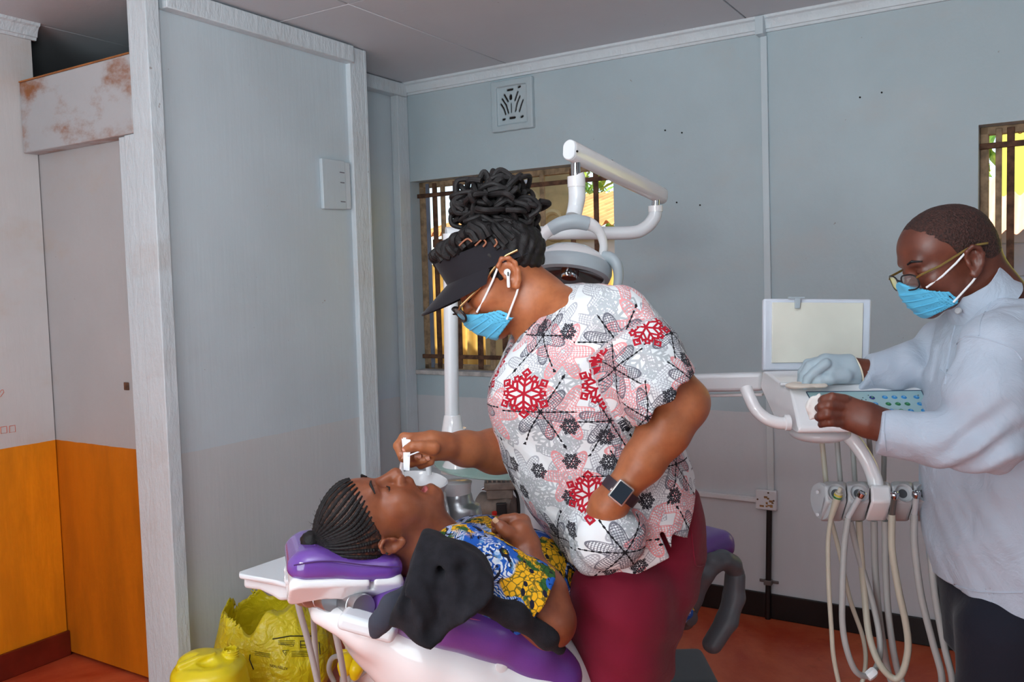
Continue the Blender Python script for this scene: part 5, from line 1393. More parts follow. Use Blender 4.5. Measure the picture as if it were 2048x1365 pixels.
def patient():
    px = lambda x, y, Y: npv(P(x, y, Y))
    W = person('person', Vector((-0.1, 1.75, 0.80)), 'reclining person with cornrows and open mouth in a blue and yellow printed dress')
    f = np.array([0.12, -0.03, 0.985]); u = np.array([-0.90, -0.42, 0.12]); mo = 1.25; zm = -0.066 - 0.011 * mo; rm = 0.013 + 0.010 * mo
    H = Frame(px(757, 1056, 1.65), f, u, 0.97)
    s = SDF(np.array([-0.45, 1.40, 0.68]), np.array([0.22, 1.98, 1.26]), 0.0026)
    head(s, H, mo, nose=0.96, k=0.012, es=0.74)
    # fuller cheeks and forehead
    for q_ in (-1, 1): s.ell(H.p(0.044, q_ * 0.042, -0.035), np.array([0.030, 0.022, 0.032]), H.R, 0.03)
    s.cap(H.p(-0.025, 0, -0.03), px(872, 1118, 1.69), 0.056, 0.062, 0.025)
    s.cap(H.p(0.02, 0, -0.085), px(880, 1092, 1.69), 0.04, 0.055, 0.03)
    A = np.array([0.745, 0.62, -0.24]); A /= np.linalg.norm(A); N = np.array([0.643, -0.766, 0.0]); Uv = np.cross(N, A) ; Uv = Uv if Uv[2] > 0 else -Uv
    C = np.array([-0.165, 1.705, 0.915])
    s.ell(C + A * 0.05, (0.13, 0.13, 0.075), None, 0.03)
    # near arm
    Sh, El, Wr = px(930, 1135, 1.575), px(1098, 1243, 1.575), px(1056, 1118, 1.635)
    s.chain([Sh, (Sh + El) / 2, El], [0.060, 0.055, 0.047], 0.02)
    s.ell(px(1098, 1262, 1.572), (0.026, 0.03, 0.022), None, 0.02)
    s.chain([El, El * 0.55 + Wr * 0.45 + np.array([0.006, 0, 0]), Wr], [0.046, 0.043, 0.027], 0.02)
    Yh = 1.655; q = lambda x, y, d=0.0: px(x, y, Yh + d)
    s.chain([Wr, q(1048, 1092), q(1040, 1066)], [0.027, 0.030, 0.026], 0.012)
    s.chain([q(1042, 1066, 0.015), q(1044, 1046, 0.02)], [0.022, 0.018], 0.01)
    # thumb towards the left with the nail up, fingers bent forward behind it
    s.chain([q(1034, 1078, -0.016), q(1016, 1066, -0.024), q(1004, 1056, -0.024), q(994, 1045, -0.020)], [0.016, 0.0125, 0.0108, 0.0088], 0.006)
    s.chain([q(1046, 1048, 0.010), q(1030, 1038, 0.012), q(1008, 1040, 0.010), q(990, 1048, 0.0)], [0.0125, 0.0112, 0.010, 0.0085], 0.003)
    s.chain([q(1050, 1054, 0.030), q(1028, 1044, 0.034), q(1004, 1050, 0.028), q(990, 1060, 0.012)], [0.0120, 0.0108, 0.0098, 0.0082], 0.003)
    s.chain([q(1046, 1066, 0.040), q(1024, 1058, 0.04), q(1004, 1066, 0.03), q(998, 1076, 0.012)], [0.0112, 0.0100, 0.0090, 0.0080], 0.003)
    s.chain([q(1044, 1076, 0.042), q(1026, 1074, 0.036), q(1014, 1082, 0.02), q(1012, 1090, 0.008)], [0.0100, 0.0088, 0.0080, 0.0072], 0.003)
    body = sdf_obj('body', s, SKIN_P, W, 2)
    nails([(q(992, 1043, -0.0285), q(994, 1045) - q(1004, 1056), (-0.3, -0.9, 0.5))], body, simple('pale_fingernail', (214, 176, 146), 0.3))
    # mouth inside, eyelashes, brow
    ml = SDF(H.p(0.085, 0, -0.075) - 0.05, H.p(0.085, 0, -0.075) + 0.05, 0.0025)
    ml.ell(H.p(0.054, 0, zm), (0.014, 0.019, 0.022), H.R, 0); ml.ell(H.p(0.062, 0, zm - 0.012), (0.020, 0.015, 0.008), H.R, 0.006)
    sdf_obj('tongue', ml, simple('tongue_pink', (186, 92, 92), 0.4), body, 1)
    lp = []
    for i in range(15):
        a_ = 2 * math.pi * i / 14; lp.append(H.V(0.0985 - 0.030 * abs(math.cos(a_)) ** 1.5 - 0.016 * max(0, -math.sin(a_)), 0.0255 * math.cos(a_), zm + (rm - 0.001) * math.sin(a_)))
    MB().tube(lp, 0.0050, 8, caps=False).build('lips', simple('lip_brown', (150, 84, 74), 0.4), body, smooth=True)
    for s_ in (-1, 1):
        MB().tube([H.V(0.0895, s_ * 0.020, -0.003), H.V(0.0905, s_ * 0.032, -0.005), H.V(0.080, s_ * 0.046, -0.001)], [0.001, 0.0018, 0.001], 6).build('eyelashes', HAIR, body, smooth=True)
        MB().tube([H.V(0.099, s_ * 0.016, 0.028), H.V(0.098, s_ * 0.032, 0.033), H.V(0.084, s_ * 0.050, 0.028)], [0.002, 0.0028, 0.0012], 6).build('eyebrow', HAIR, body, smooth=True)
    # ---- hair: cornrows gathered in a small bun
    hc = SDF(H.p(-0.02, 0, 0.04) - 0.16, H.p(-0.02, 0, 0.04) + 0.16, 0.003)
    head(hc, H, mo, nose=0.96, k=0.012, ears=False); hc.F -= 0.0016
    hc.warp(lambda x, y, z: 0.0010 * vnoise(x * 260, y * 260, z * 260, 71))
    hc.plane(H.p(0.105, 0, 0.054), H.f - 2.5 * H.u); hc.plane(H.p(-0.03, 0, -0.012), -H.u + 0.7 * H.f)
    SC = Mat('cornrow_scalp', 0.6); nn_ = SC.noise(160, 3); SC.color(SC.mix(s2l((44, 28, 22)), s2l((112, 66, 46)), nn_.smooth(0.45, 0.75)))
    hair = sdf_obj('hair', hc, SC.m, W, 1)
    bun = np.array([-0.022, 0.0, 0.121])
    bvb = surf(body)
    def on_skull(v, k=1.0):
        c = np.array([0.0, 0, 0.035]); d = v - c; d = d / np.linalg.norm(d); o3 = H.p(*(c + d * 0.3)); h3 = bvb.ray_cast(Vector(o3), Vector(-(H.R @ d)))
        if h3[0] is not None and 0.15 < h3[3] < 0.26: return c + d * (0.3 - h3[3] / H.sc + 0.0022 * (1 if k > 1 else 0))
        c = np.array([-0.006, 0, 0.043]); r = np.array([0.101, 0.0765, 0.080]) * k; d = v - c; return c + d / np.sqrt(((d / r)**2).sum())
    for i in range(29):
        a_ = math.radians(-112 + 224 * i / 28)       # around the hairline, 0 = middle of the forehead
        ka = abs(a_) / 1.955; g3 = lambda v: float(np.interp(ka, [0, 0.3, 0.55, 0.75, 0.88, 1.0], v))
        start = np.array([g3([0.100, 0.088, 0.062, 0.032, -0.005, -0.040]), g3([0, 0.044, 0.069, 0.079, 0.080, 0.074]) * (1 if a_ > 0 else -1), g3([0.064, 0.056, 0.043, 0.030, 0.016, 0.0])])
        pts = []
        for k in range(12):
            t_ = k / 11; v = start * (1 - t_) + bun * t_; v = v + np.array([0, math.sin(a_) * 0.045, 0.0]) * math.sin(math.pi * t_)
            pts.append(H.V(*on_skull(v, 1.022)))
        rr = [0.0014 + 0.0023 * min(1, k / 2.0) for k in range(12)]
        pb_ = bez(pts, 5); rb = lerp_list(rr, 5); rb = [x * (1 + 0.16 * math.sin(j * 2.1)) for j, x in enumerate(rb)]
        MB().tube(pb_, rb, 8).build('cornrow', HAIR, hair, smooth=True)
    bs = SDF(H.p(*bun) - 0.05, H.p(*bun) + 0.05, 0.0025); bs.ell(H.p(-0.022, 0, 0.133), (0.020, 0.022, 0.018), H.R)
    bs.warp(lambda x, y, z: 0.003 * vnoise(x * 160, y * 160, z * 160, 73)); sdf_obj('hair_bun', bs, HAIR, hair, 1)
    rg = random.Random(9)
    for i in range(70):
        a_ = rg.uniform(-0.7, 0.7); v = np.array([rg.uniform(-0.05, 0.06), rg.uniform(-0.03, 0.03), 0.12]); p0 = on_skull(v, 1.0); d_ = (p0 - np.array([-0.006, 0, 0.043])); d_ /= np.linalg.norm(d_)
        d2 = d_ + np.array([rg.uniform(-.6, .6), rg.uniform(-.6, .6), rg.uniform(-.2, .4)]); L_ = rg.uniform(0.006, 0.016)
        MB().tube([H.V(*p0), H.V(*(p0 + d_ * L_ * 0.6)), H.V(*(p0 + d2 * L_))], [0.0004, 0.0003, 0.0002], 3).build('flyaway_hair', HAIR, hair) if i < 40 else None
    # ---- dress
    DR = print_mat()
    t = SDF(np.array([-0.40, 1.36, 0.62]), np.array([0.50, 2.40, 1.16]), 0.0044)
    rows = [(0.0, 0.0, 0.0, 0.072, 0.150), (0.05, 0.004, 0, 0.092, 0.178), (0.12, 0.012, 0, 0.104, 0.185), (0.22, 0.010, 0, 0.108, 0.175), (0.34, 0.0, 0, 0.104, 0.165), (0.46, -0.01, 0, 0.105, 0.178), (0.60, -0.01, 0, 0.098, 0.18)]
    stack(t, rows, C, A, Uv, 0.0, p=2.2)
    t.ell(C + A * 0.16 + N * 0.07 + Uv * 0.055, (0.075, 0.07, 0.06), None, 0.05); t.ell(C + A * 0.16 - N * 0.07 + Uv * 0.06, (0.075, 0.07, 0.06), None, 0.05)
    se = px(1072, 1205, 1.575)
    t.cap(px(925, 1130, 1.58), se, 0.076, 0.068, 0.03)
    d = (se - Sh) / np.linalg.norm(se - Sh)
    t.fun(se - 0.12, se + 0.12, lambda X, Y, Z: np.maximum(-((X - se[0]) * d[0] + (Y - se[1]) * d[1] + (Z - se[2]) * d[2]) + 0.012 * np.sin((X - Z) * 60), np.sqrt((X - se[0])**2 + (Y - se[1])**2 + (Z - se[2])**2) - 0.105), 'sub', 0.003)
    t.cap(se - d * 0.05, se + d * 0.05, 0.054, 0.060, 0.003, 'sub')
    t.warp(lambda x, y, z: 0.003 * vnoise(x * 30, y * 30, z * 30, 81) + 0.002 * vnoise(x * 60, y * 60, z * 60, 82))
    # neckline
    t.ell(px(862, 1085, 1.685), (0.062, 0.072, 0.060), None, 0.006, 'sub')
    sdf_obj('dress', t, DR, W, 2)
    # skirt over the thighs, running up the leg rest
    t = SDF(np.array([0.05, 1.75, 0.45]), np.array([0.75, 2.6, 1.06]), 0.008)
    for o_ in (-0.10, 0.04):
        b0 = C + A * 0.56 + N * o_; b1 = b0 + np.array([0.02, 0.10, -0.02]); t.chain([b0, b1], [0.09, 0.07], 0.04)
    t.warp(lambda x, y, z: 0.004 * vnoise(x * 22, y * 22, z * 22, 83)); sdf_obj('skirt', t, DR, W, 2)
    return H
HP = patient()
# test strip between the fingers and the patient's lip
ST = simple('white_paper_strip', (240, 242, 246), 0.6, var=0.03)
stp = thing('paper_strip', P(813, 905, 1.67), 'thin white folded paper strip held over the patient nose', 'paper strip')
a_, b_, c_, e_ = P(803, 878, 1.683), P(821, 880, 1.683), P(819, 942, 1.665), P(811, 942, 1.665)
thk = Vector((0, 0.0012, 0))
MB().hexa([e_, c_, c_ + thk, e_ + thk], [a_, b_, b_ + thk, a_ + thk]).build('strip_front', ST, stp)
MB().hexa([P(807, 941, 1.668), P(813, 941, 1.668), P(813, 941, 1.668) + thk, P(807, 941, 1.668) + thk], [P(806, 876, 1.687), P(812, 876, 1.687), P(812, 876, 1.687) + thk, P(806, 876, 1.687) + thk]).build('strip_fold', ST, stp)
MB().hexa([P(815, 914, 1.672), P(846, 902, 1.672), P(846, 902, 1.675), P(815, 914, 1.675)], [P(815, 911, 1.672), P(846, 899.5, 1.672), P(846, 899.5, 1.675), P(815, 911, 1.675)]).build('strip_end', ST, stp)
# ================================================================ dental chair
PUR = simple('purple_vinyl', (104, 62, 148), 0.33, var=0.08, vscale=10, bump=0.12, bscale=300, coat=0.25)
PURG = simple('purple_gloss_cover', (108, 70, 158), 0.14, var=0.08, vscale=10, coat=0.8, bump=0.1, bscale=40)
WPL = simple('white_gloss_plastic', (232, 232, 234), 0.16, var=0.02, coat=0.5)
WPL2 = simple('white_satin_plastic', (222, 226, 230), 0.3, var=0.02)
SILV = simple('satin_aluminium', (176, 178, 182), 0.32, 0.9, var=0.05)
CHROME = simple('chrome', (200, 202, 205), 0.1, 1.0, var=0.02)
GREYP = simple('dark_grey_plastic', (84, 88, 94), 0.45, var=0.05, bump=0.1, bscale=400)
GREYM = simple('mid_grey_plastic', (168, 180, 187), 0.4, var=0.04)
HOSE = simple('grey_hose_rubber', (168, 168, 166), 0.45, var=0.04)
HOSE2 = simple('beige_hose_rubber', (182, 176, 160), 0.45, var=0.04)
chair = thing('dental_chair', Vector((0.28, 2.15, 0)), 'purple padded dental chair with white shell carrying the patient', 'dental chair')
AXC = np.array([0.95, 0.31, 0.0]); NC = np.array([0.31, -0.95, 0.0]); NS = np.array([0.64, -0.77, 0.0])
def slab(s, path, rs, width, n, k, side=None):
    """rounded slab: the near edge path swept across the chair width"""
    s.sweep(path, rs, -(NC if side is None else side), width, k)
def ppx(*q): return [npv(P(*v)) for v in q]
# headrest
hf = Frame(P(686, 1108, 1.63), (0.955, 0.28, -0.08), (0.06, 0, 1), 1.0)
s = SDF(hf.o - 0.21, hf.o + 0.21, 0.0035)
def hcush(X, Y, Z):
    x, y, z = hf.loc(X, Y, Z)
    top = 0.020 + 0.010 * np.cos((x + 0.045) * 30) - 0.010 * np.exp(-(x - 0.01)**2 / 0.003) - 0.018 * np.clip((x - 0.05) / 0.06, 0, 1)**2
    zc = (top - 0.026) / 2; hz = (top + 0.026) / 2
    q0 = np.abs(x) - (0.108 - 0.038); q1 = np.abs(y) - (0.092 - 0.038); q2 = np.abs(z - zc) * 1.45 - np.maximum((hz - 0.021) * 1.45, 0.002)
    return np.sqrt(np.maximum(q0, 0)**2 + np.maximum(q1, 0)**2 + np.maximum(q2, 0)**2) + np.minimum(np.maximum(np.maximum(q0, q1), q2), 0) - 0.036
s.fun(hf.o - 0.21, hf.o + 0.21, hcush)
hr = sdf_obj('headrest_cushion', s, PURG, chair, 2)
seam = [hf.V(x, -0.0895, 0.009 + 0.006 * math.cos((x + 0.045) * 30) - 0.008 * max(0, (x - 0.05) / 0.06)) for x in np.linspace(-0.095, 0.095, 24)]
MB().tube(seam, 0.0012, 6).build('stitched_seam', simple('dark_purple_thread', (70, 34, 96), 0.7), hr)
s = SDF(hf.o - 0.22, hf.o + 0.20, 0.0035)
def hshell(X, Y, Z):
    x, y, z = hf.loc(X, Y, Z)
    bot = -0.072 + 0.014 * np.cos((x + 0.03) * 24)
    q0 = np.abs(x - 0.002) - 0.086; q1 = np.abs(y) - 0.072; zc = (bot - 0.026) / 2; q2 = np.abs(z - zc) - np.maximum((-0.026 - bot) / 2 - 0.008, 0.004)
    d = np.sqrt(np.maximum(q0, 0)**2 + np.maximum(q1, 0)**2 + np.maximum(q2, 0)**2) + np.minimum(np.maximum(np.maximum(q0, q1), q2), 0) - 0.018
    slope = (z + 0.03) * -0.55 + np.abs(y) - 0.112        # undercut sides
    return np.maximum(d, (-(z + 0.03)) * 0.7 + (np.abs(y) - 0.092) * 0.7)
s.fun(s.lo, s.lo + s.n * s.h, hshell)
s.box(hf.p(0.045, -0.088, -0.030), (0.004, 0.02, 0.016), hf.R, 0.001, 0.0, 'sub')
hsh = sdf_obj('headrest_shell', s, WPL, chair, 1)
for x in (0.030, 0.085):
    MB().lathe([(0.010, 0), (0.010, 0.003), (0.006, 0.005), (0.001, 0.0055)], hf.V(x, -0.074, -0.058), Vector(hf.R @ np.array([0.2, -0.7, -0.7])), 18).build('screw_cap', WPL, hsh, smooth=True)
def knuckle(a, b, r, name):
    a = Vector(a); b = Vector(b); ax = (b - a).normalized(); L = (b - a).length
    o = MB().lathe([(r * 0.9, 0), (r, 0.004), (r, L * 0.30), (r * 0.96, L * 0.31), (r * 0.96, L * 0.34), (r, L * 0.35), (r, L * 0.72), (r * 0.96, L * 0.73), (r * 0.96, L * 0.77), (r, L * 0.78), (r, L - 0.004), (r * 0.93, L)], a, ax, 36).build(name, SILV, chair, smooth=True, angle=30)
    return o
knuckle(P(606, 1188, 1.66), P(664, 1200, 1.585), 0.0235, 'tilt_knuckle')
knuckle(P(682, 1199, 1.63), P(728, 1216, 1.555), 0.0240, 'tilt_knuckle')
MB().tube([P(590, 1112, 1.72), P(580, 1105, 1.66), P(580, 1130, 1.66)], 0.0075, 12).build('headrest_pin', SILV, chair, smooth=True)
MB().box(Vector(P(690, 1205, 1.63)), (0.10, 0.035, 0.016), (Vector((0.95, 0.25, -0.16)).normalized(), Vector((0.25, -0.95, 0)).normalized(), Vector((0.15, 0.05, 0.98)).normalized())).build('link_bar', SILV, chair, bevel=0.006)
# backrest cushion
path = ppx((770, 1212, 1.60), (835, 1226, 1.565), (905, 1240, 1.555), (985, 1262, 1.57), (1060, 1302, 1.60), (1108, 1352, 1.63), (1125, 1410, 1.66))
s = SDF(np.array([-0.62, 1.38, 0.42]), np.array([0.42, 2.15, 1.10]), 0.006)
slab(s, path, [0.030, 0.036, 0.041, 0.043, 0.043, 0.042, 0.04], 0.46, 8, 0.05)
bk = sdf_obj('backrest_cushion', s, PUR, chair, 2)
for dz in (0.0, 0.012):
    sm = [P(940, 1238 + dz * 900, 1.515), P(1000, 1252 + dz * 900, 1.53), P(1060, 1282 + dz * 900, 1.556), P(1105, 1325 + dz * 700, 1.585)]
    MB().tube(bez(sm, 5), 0.0012, 6).build('stitched_seam', simple('pink_thread', (190, 96, 150), 0.7), bk)
# white shell of the backrest: upper rim and boat-shaped hull
path2 = ppx((640, 1228, 1.60), (740, 1262, 1.57), (850, 1300, 1.575), (960, 1330, 1.59), (1060, 1375, 1.615), (1110, 1430, 1.65))
s = SDF(np.array([-0.72, 1.38, 0.30]), np.array([0.42, 2.2, 1.05]), 0.006)
slab(s, path2, [0.018, 0.026, 0.032, 0.036, 0.038, 0.038], 0.42, 8, 0.03)
s.sweep([p - NC * 0.10 + np.array([0.03, 0, -0.055]) for p in path2[1:]], [0.03, 0.062, 0.08, 0.09, 0.09], -NC, 0.22, 0.14)
hull = sdf_obj('backrest_shell', s, WPL, chair, 2)
MB().lathe([(0.012, 0), (0.011, 0.004), (0.002, 0.006)], P(1002, 1333, 1.545), (0.35, -0.9, 0.1), 20).build('shell_badge', WPL, hull, smooth=True)
MB().box(P(738, 1250, 1.53), (0.105, 0.05, 0.030), (Vector((0.95, -0.02, -0.30)).normalized(), Vector((0.1, 0.99, 0)).normalized(), Vector((0.30, 0, 0.95)).normalized())).build('shell_rim', WPL2, chair, bevel=0.010, seg=3)
# seat and leg rest behind the standing person
s = SDF(np.array([-0.05, 1.55, 0.45]), np.array([0.95, 2.85, 0.98]), 0.008)
e_ = npv(P(1437, 1086, 2.30)); b0 = np.array([0.06, 2.02, 0.63])
mid = b0 * 0.45 + e_ * 0.55 + np.array([0, 0, 0.02])
path3 = [b0, mid, e_]
AS = np.array([0.77, 0.64, 0.06]); AS /= np.linalg.norm(AS); RS = np.stack([AS, NS, np.cross(AS, NS)], 1); cS = np.array([0.205, 2.185, 0.800]); s.box(cS, (0.31, 0.21, 0.040), RS, 0.036)
sdf_obj('seat_cushion', s, PUR, chair, 2)
s = SDF(np.array([-0.05, 1.55, 0.35]), np.array([0.95, 2.85, 0.93]), 0.008)
s.box(cS + np.array([-0.03, -0.02, -0.085]), (0.26, 0.18, 0.045), RS, 0.04); sdf_obj('seat_shell', s, WPL, chair, 2)
# swing armrest
s = SDF(npv(P(1420, 1200, 2.2)) - 0.22, npv(P(1420, 1200, 2.2)) + 0.22, 0.004); fl = (np.array([0.55, -0.83, 0.0]), 1.25)
Ya = 2.12
s.chain(ppx((1366, 1240, Ya), (1382, 1196, Ya), (1404, 1150, Ya), (1424, 1127, Ya + 0.01), (1446, 1120, Ya + 0.02), (1462, 1128, Ya + 0.03), (1471, 1146, Ya + 0.04)), [0.025, 0.0245, 0.024, 0.0235, 0.023, 0.022, 0.020], 0.01, 'add', fl)
ar = sdf_obj('armrest', s, GREYP, chair, 2)
s = SDF(npv(P(1450, 1220, 2.2)) - 0.2, npv(P(1450, 1220, 2.2)) + 0.2, 0.004)
s.chain(ppx((1470, 1152, Ya + 0.04), (1468, 1195, Ya + 0.04), (1454, 1242, Ya + 0.03), (1424, 1290, Ya + 0.02)), [0.0225, 0.0235, 0.0235, 0.022], 0.01, 'add', fl); sdf_obj('armrest_drop', s, GREYP, chair, 2)
MB().lathe([(0.018, 0), (0.018, 0.003), (0.015, 0.004), (0.001, 0.004)], P(1382, 1238, Ya - 0.035), (0.35, -0.93, 0), 28).build('pivot_cap', GREYP, ar, smooth=True)
# base column, base plate
s = SDF(np.array([0.0, 1.8, -0.02]), np.array([0.85, 2.9, 0.72]), 0.012)
s.box((0.20, 2.22, 0.38), (0.10, 0.12, 0.28), np.array([AXC, NC, [0, 0, 1]]).T, 0.04); sdf_obj('lift_column', s, WPL2, chair, 2)
gb = P(1378, 1335, 2.45)
MB().box(Vector((0.42, 2.38, 0.06)), (0.75, 0.42, 0.12), (Vector(AXC), Vector(NC), ZUP)).build('base_plate', GREYP, chair, bevel=0.03, seg=3)
s = SDF(np.array([0.1, 1.9, 0.1]), np.array([0.9, 2.9, 0.55]), 0.008)
s.box(npv(P(1345, 1372, 2.38)), (0.11, 0.12, 0.06), None, 0.02); sdf_obj('foot_control_cover', s, GREYP, chair, 1)
# ================================================================ jacket over the backrest edge
FLE = simple('black_fleece', (32, 31, 36), 0.95, var=0.25, vscale=40, bump=0.5, bscale=500, spec=0.2)
FLE.node_tree.nodes['Principled BSDF'].inputs['Sheen Weight'].default_value = 0.04
jk = thing('fleece_jacket', P(860, 1220, 1.48), 'black fleece jacket with grey lining folded over the chair back', 'jacket')
s = SDF(npv(P(880, 1200, 1.48)) - np.array([0.22, 0.18, 0.16]), npv(P(880, 1200, 1.48)) + np.array([0.30, 0.25, 0.18]), 0.004)
p = lambda x, y, Y: npv(P(x, y, Y))
JP = [(845, 1097), (872, 1099), (900, 1106), (922, 1116), (948, 1128), (968, 1148), (984, 1176), (986, 1200), (972, 1216), (940, 1232), (915, 1252), (900, 1266), (884, 1286), (862, 1288), (838, 1284), (812, 1276), (790, 1262), (776, 1258), (784, 1226), (800, 1196), (812, 1160), (822, 1125), (830, 1100)]
YJ = 1.43; jp = [(P(x, y, YJ).x, P(x, y, YJ).z) for x, y in JP]
def jfield(X, Y, Z):
    d2 = poly_sd(X[:, 0, :], Z[0, 0, :][None, :] + 0 * X[:, 0, :], jp)[:, None, :] + 0.014
    zt = P(860, 1097, YJ).z; zb = P(860, 1288, YJ).z; tz = np.clip((Z - zb) / (zt - zb), 0, 1)
    yc = 1.44 + 0.085 * tz ** 1.6
    th = 0.024 + 0.012 * np.sin(tz * 3.1)
    fold = 0.013 * np.sin((X * 1.0 + 0.28 * Z) * 74 + 1.1) * (0.35 + 0.65 * (1 - tz)) + 0.010 * np.sin((X * 0.6 - Z * 0.9) * 48)
    dy = np.abs(Y - yc + fold) - (th - 0.014)
    q0 = np.maximum(d2, 0); q1 = np.maximum(dy, 0)
    return np.sqrt(q0 * q0 + q1 * q1) + np.minimum(np.maximum(d2, dy), 0) - 0.014
s.fun(s.lo, s.lo + s.n * s.h, jfield)
s.chain([p(862, 1104, 1.535), p(850, 1135, 1.50), p(842, 1180, 1.455), p(846, 1240, 1.425)], [0.012, 0.016, 0.017, 0.014], 0.02)
s.chain([p(905, 1118, 1.51), p(938, 1132, 1.48), p(960, 1160, 1.462)], [0.012, 0.015, 0.014], 0.015)
s.chain([p(960, 1205, 1.49), p(1030, 1230, 1.505), p(1095, 1278, 1.53), p(1120, 1300, 1.56)], [0.020, 0.022, 0.016, 0.012], 0.02)
s.cap(p(905, 1140, 1.42), p(930, 1138, 1.455), 0.010, 0.014, 0.012, 'sub')
s.chain([p(884, 1128, 1.475), p(880, 1170, 1.435), p(872, 1220, 1.412), p(862, 1280, 1.404)], [0.008, 0.010, 0.012, 0.013], 0.012, 'sub')
s.chain([p(940, 1160, 1.45), p(925, 1205, 1.420), p(905, 1255, 1.408)], [0.008, 0.010, 0.011], 0.012, 'sub')
s.chain([p(822, 1165, 1.45), p(812, 1215, 1.418), p(818, 1268, 1.408)], [0.007, 0.009, 0.011], 0.012, 'sub')
s.warp(lambda x, y, z: 0.003 * vnoise(x * 34, y * 34, z * 30, 91) + 0.002 * vnoise(x * 80, y * 80, z * 80, 92))
sdf_obj('jacket_body', s, FLE, jk, 2)
s = SDF(p(775, 1230, 1.47) - 0.12, p(775, 1230, 1.47) + 0.12, 0.004)
s.chain([p(812, 1178, 1.475), p(785, 1210, 1.455), p(762, 1245, 1.45), p(752, 1268, 1.45)], [0.010, 0.017, 0.017, 0.010], 0.02, 'add', (np.array([0.3, -0.95, 0]), 0.6))
s.warp(lambda x, y, z: 0.002 * vnoise(x * 60, y * 60, z * 60, 93)); sdf_obj('jacket_lining', s, cloth_mat('charcoal_lining', (58, 60, 72), 0.8, 700, 0.1, 0.08), jk, 2)
# ================================================================ dental light
def tube_px(pts, r, name, mat, parent, seg=16, n=6): return MB().tube(bez([P(*q) for q in pts], n), r if not isinstance(r, list) else lerp_list(r, n), seg).build(name, mat, parent, smooth=True)
YB = 2.62
lamp = thing('dental_light', P(908, 945, YB), 'white dental operating light on a tall pole with jointed arm', 'dental light')
ptop, pbot = P(900, 468, YB), P(904, 845, YB)
MB().tube([pbot, ptop], 0.0215, 28).build('pole', WPL2, lamp, smooth=True, angle=30)
pa = (pbot - ptop).normalized() * -1
MB().lathe([(0.038, -0.10), (0.036, -0.06), (0.026, 0.0), (0.0245, 0.003), (0.022, 0.003)], P(905, 832, YB), pa, 32).build('pole_collar', WPL, lamp, smooth=True, angle=30)
MB().lathe([(0.032, 0.12), (0.033, 0.02), (0.044, 0.0), (0.046, -0.012), (0.046, -0.016), (0.03, -0.02)], P(912, 935, YB), pa, 36).build('pole_foot', WPL, lamp, smooth=True, angle=30)
YR = 2.72
tube_px([(892, 468, YB), (1000, 467, 2.66), (1150, 466, YR), (1258, 466, YR), (1290, 456, YR), (1308, 436, YR), (1311, 418, YR)], 0.0205, 'swing_arm', WPL2, lamp, 24, 6)
MB().lathe([(0.0225, -0.006), (0.0225, 0.012), (0.012, 0.014)], P(1311, 420, YR), ZUP, 28).build('arm_collar', WPL, lamp, smooth=True, angle=30)
MB().tube([P(1311, 416, YR), P(1312, 396, YR)], 0.0125, 20).build('chrome_pin', CHROME, lamp, smooth=True, angle=30)
# spring arm with oval section
a0, a1 = P(1139, 300, 2.28), P(1316, 388, 2.735)
ax = (a1 - a0).normalized(); upv = (ZUP - ax * ax.z).normalized(); sd = ax.cross(upv)
def stad(c, hw, hh, n=28):
    out = []
    for i in range(n):
        t = 2 * math.pi * i / n; cc_, ss = math.cos(t), math.sin(t); yy = (hh - hw) * (1 if ss >= 0 else -1)
        out.append(c + sd * (hw * cc_) + upv * (yy + hw * ss))
    return out
L = (a1 - a0).length
MB().loft([stad(a0 + ax * t, 0.0195 * k, 0.0275 * k) for t, k in ((0, 0.90), (0.002, 0.97), (0.006, 1.0), (L + 0.0, 1.0), (L + 0.03, 0.98), (L + 0.036, 0.9))]).build('spring_arm', WPL, lamp, smooth=True, angle=35)
MB().loft([stad(a0 - ax * t, 0.0188 * k, 0.0268 * k) for t, k in ((-0.004, 1.0), (0.002, 0.98), (0.004, 0.9))]).build('arm_end_cap', WPL2, lamp, smooth=True, angle=35)
MB().lathe([(0.003, 0), (0.003, 0.002)], P(1154, 303, 2.262), (0.5, -0.85, 0), 10).build('arm_screw', BLACKPL, lamp)
Yp = 2.31
MB().tube([P(1151, 318, Yp), P(1152, 356, Yp)], 0.0125, 22).build('chrome_pin', CHROME, lamp, smooth=True, angle=30)
MB().tube([P(1152, 352, Yp), P(1152.5, 353, Yp), P(1153, 374, Yp), P(1153, 375, Yp)], [0.0225, 0.0235, 0.0235, 0.0225], 28).build('joint_cap', WPL, lamp, smooth=True, angle=30)
tube_px([(1153, 374, Yp), (1154, 395, Yp), (1151, 415, Yp), (1147, 433, Yp - 0.01)], [0.0222, 0.0222, 0.0205, 0.0205], 'joint_body', WPL2, lamp, 28)
# yoke over the head
Yk = 2.28
tube_px([(1064, 512, Yk), (1072, 490, Yk - 0.01), (1092, 465, Yk - 0.02), (1120, 449, Yk - 0.025), (1150, 444, Yk - 0.025), (1178, 448, Yk - 0.02), (1198, 463, Yk - 0.01), (1207, 488, Yk), (1206, 508, Yk + 0.01)], [0.014, 0.0148, 0.0160, 0.0178, 0.0185, 0.0175, 0.0125, 0.0110, 0.0115], 'yoke', WPL, lamp, 20)
tube_px([(1101, 459.5, Yk - 0.0255), (1122, 448, Yk - 0.030), (1150, 443.5, Yk - 0.030), (1176, 448, Yk - 0.026)], [0.0172, 0.0188, 0.0194, 0.0182], 'yoke_grip', GREYM, lamp, 20)
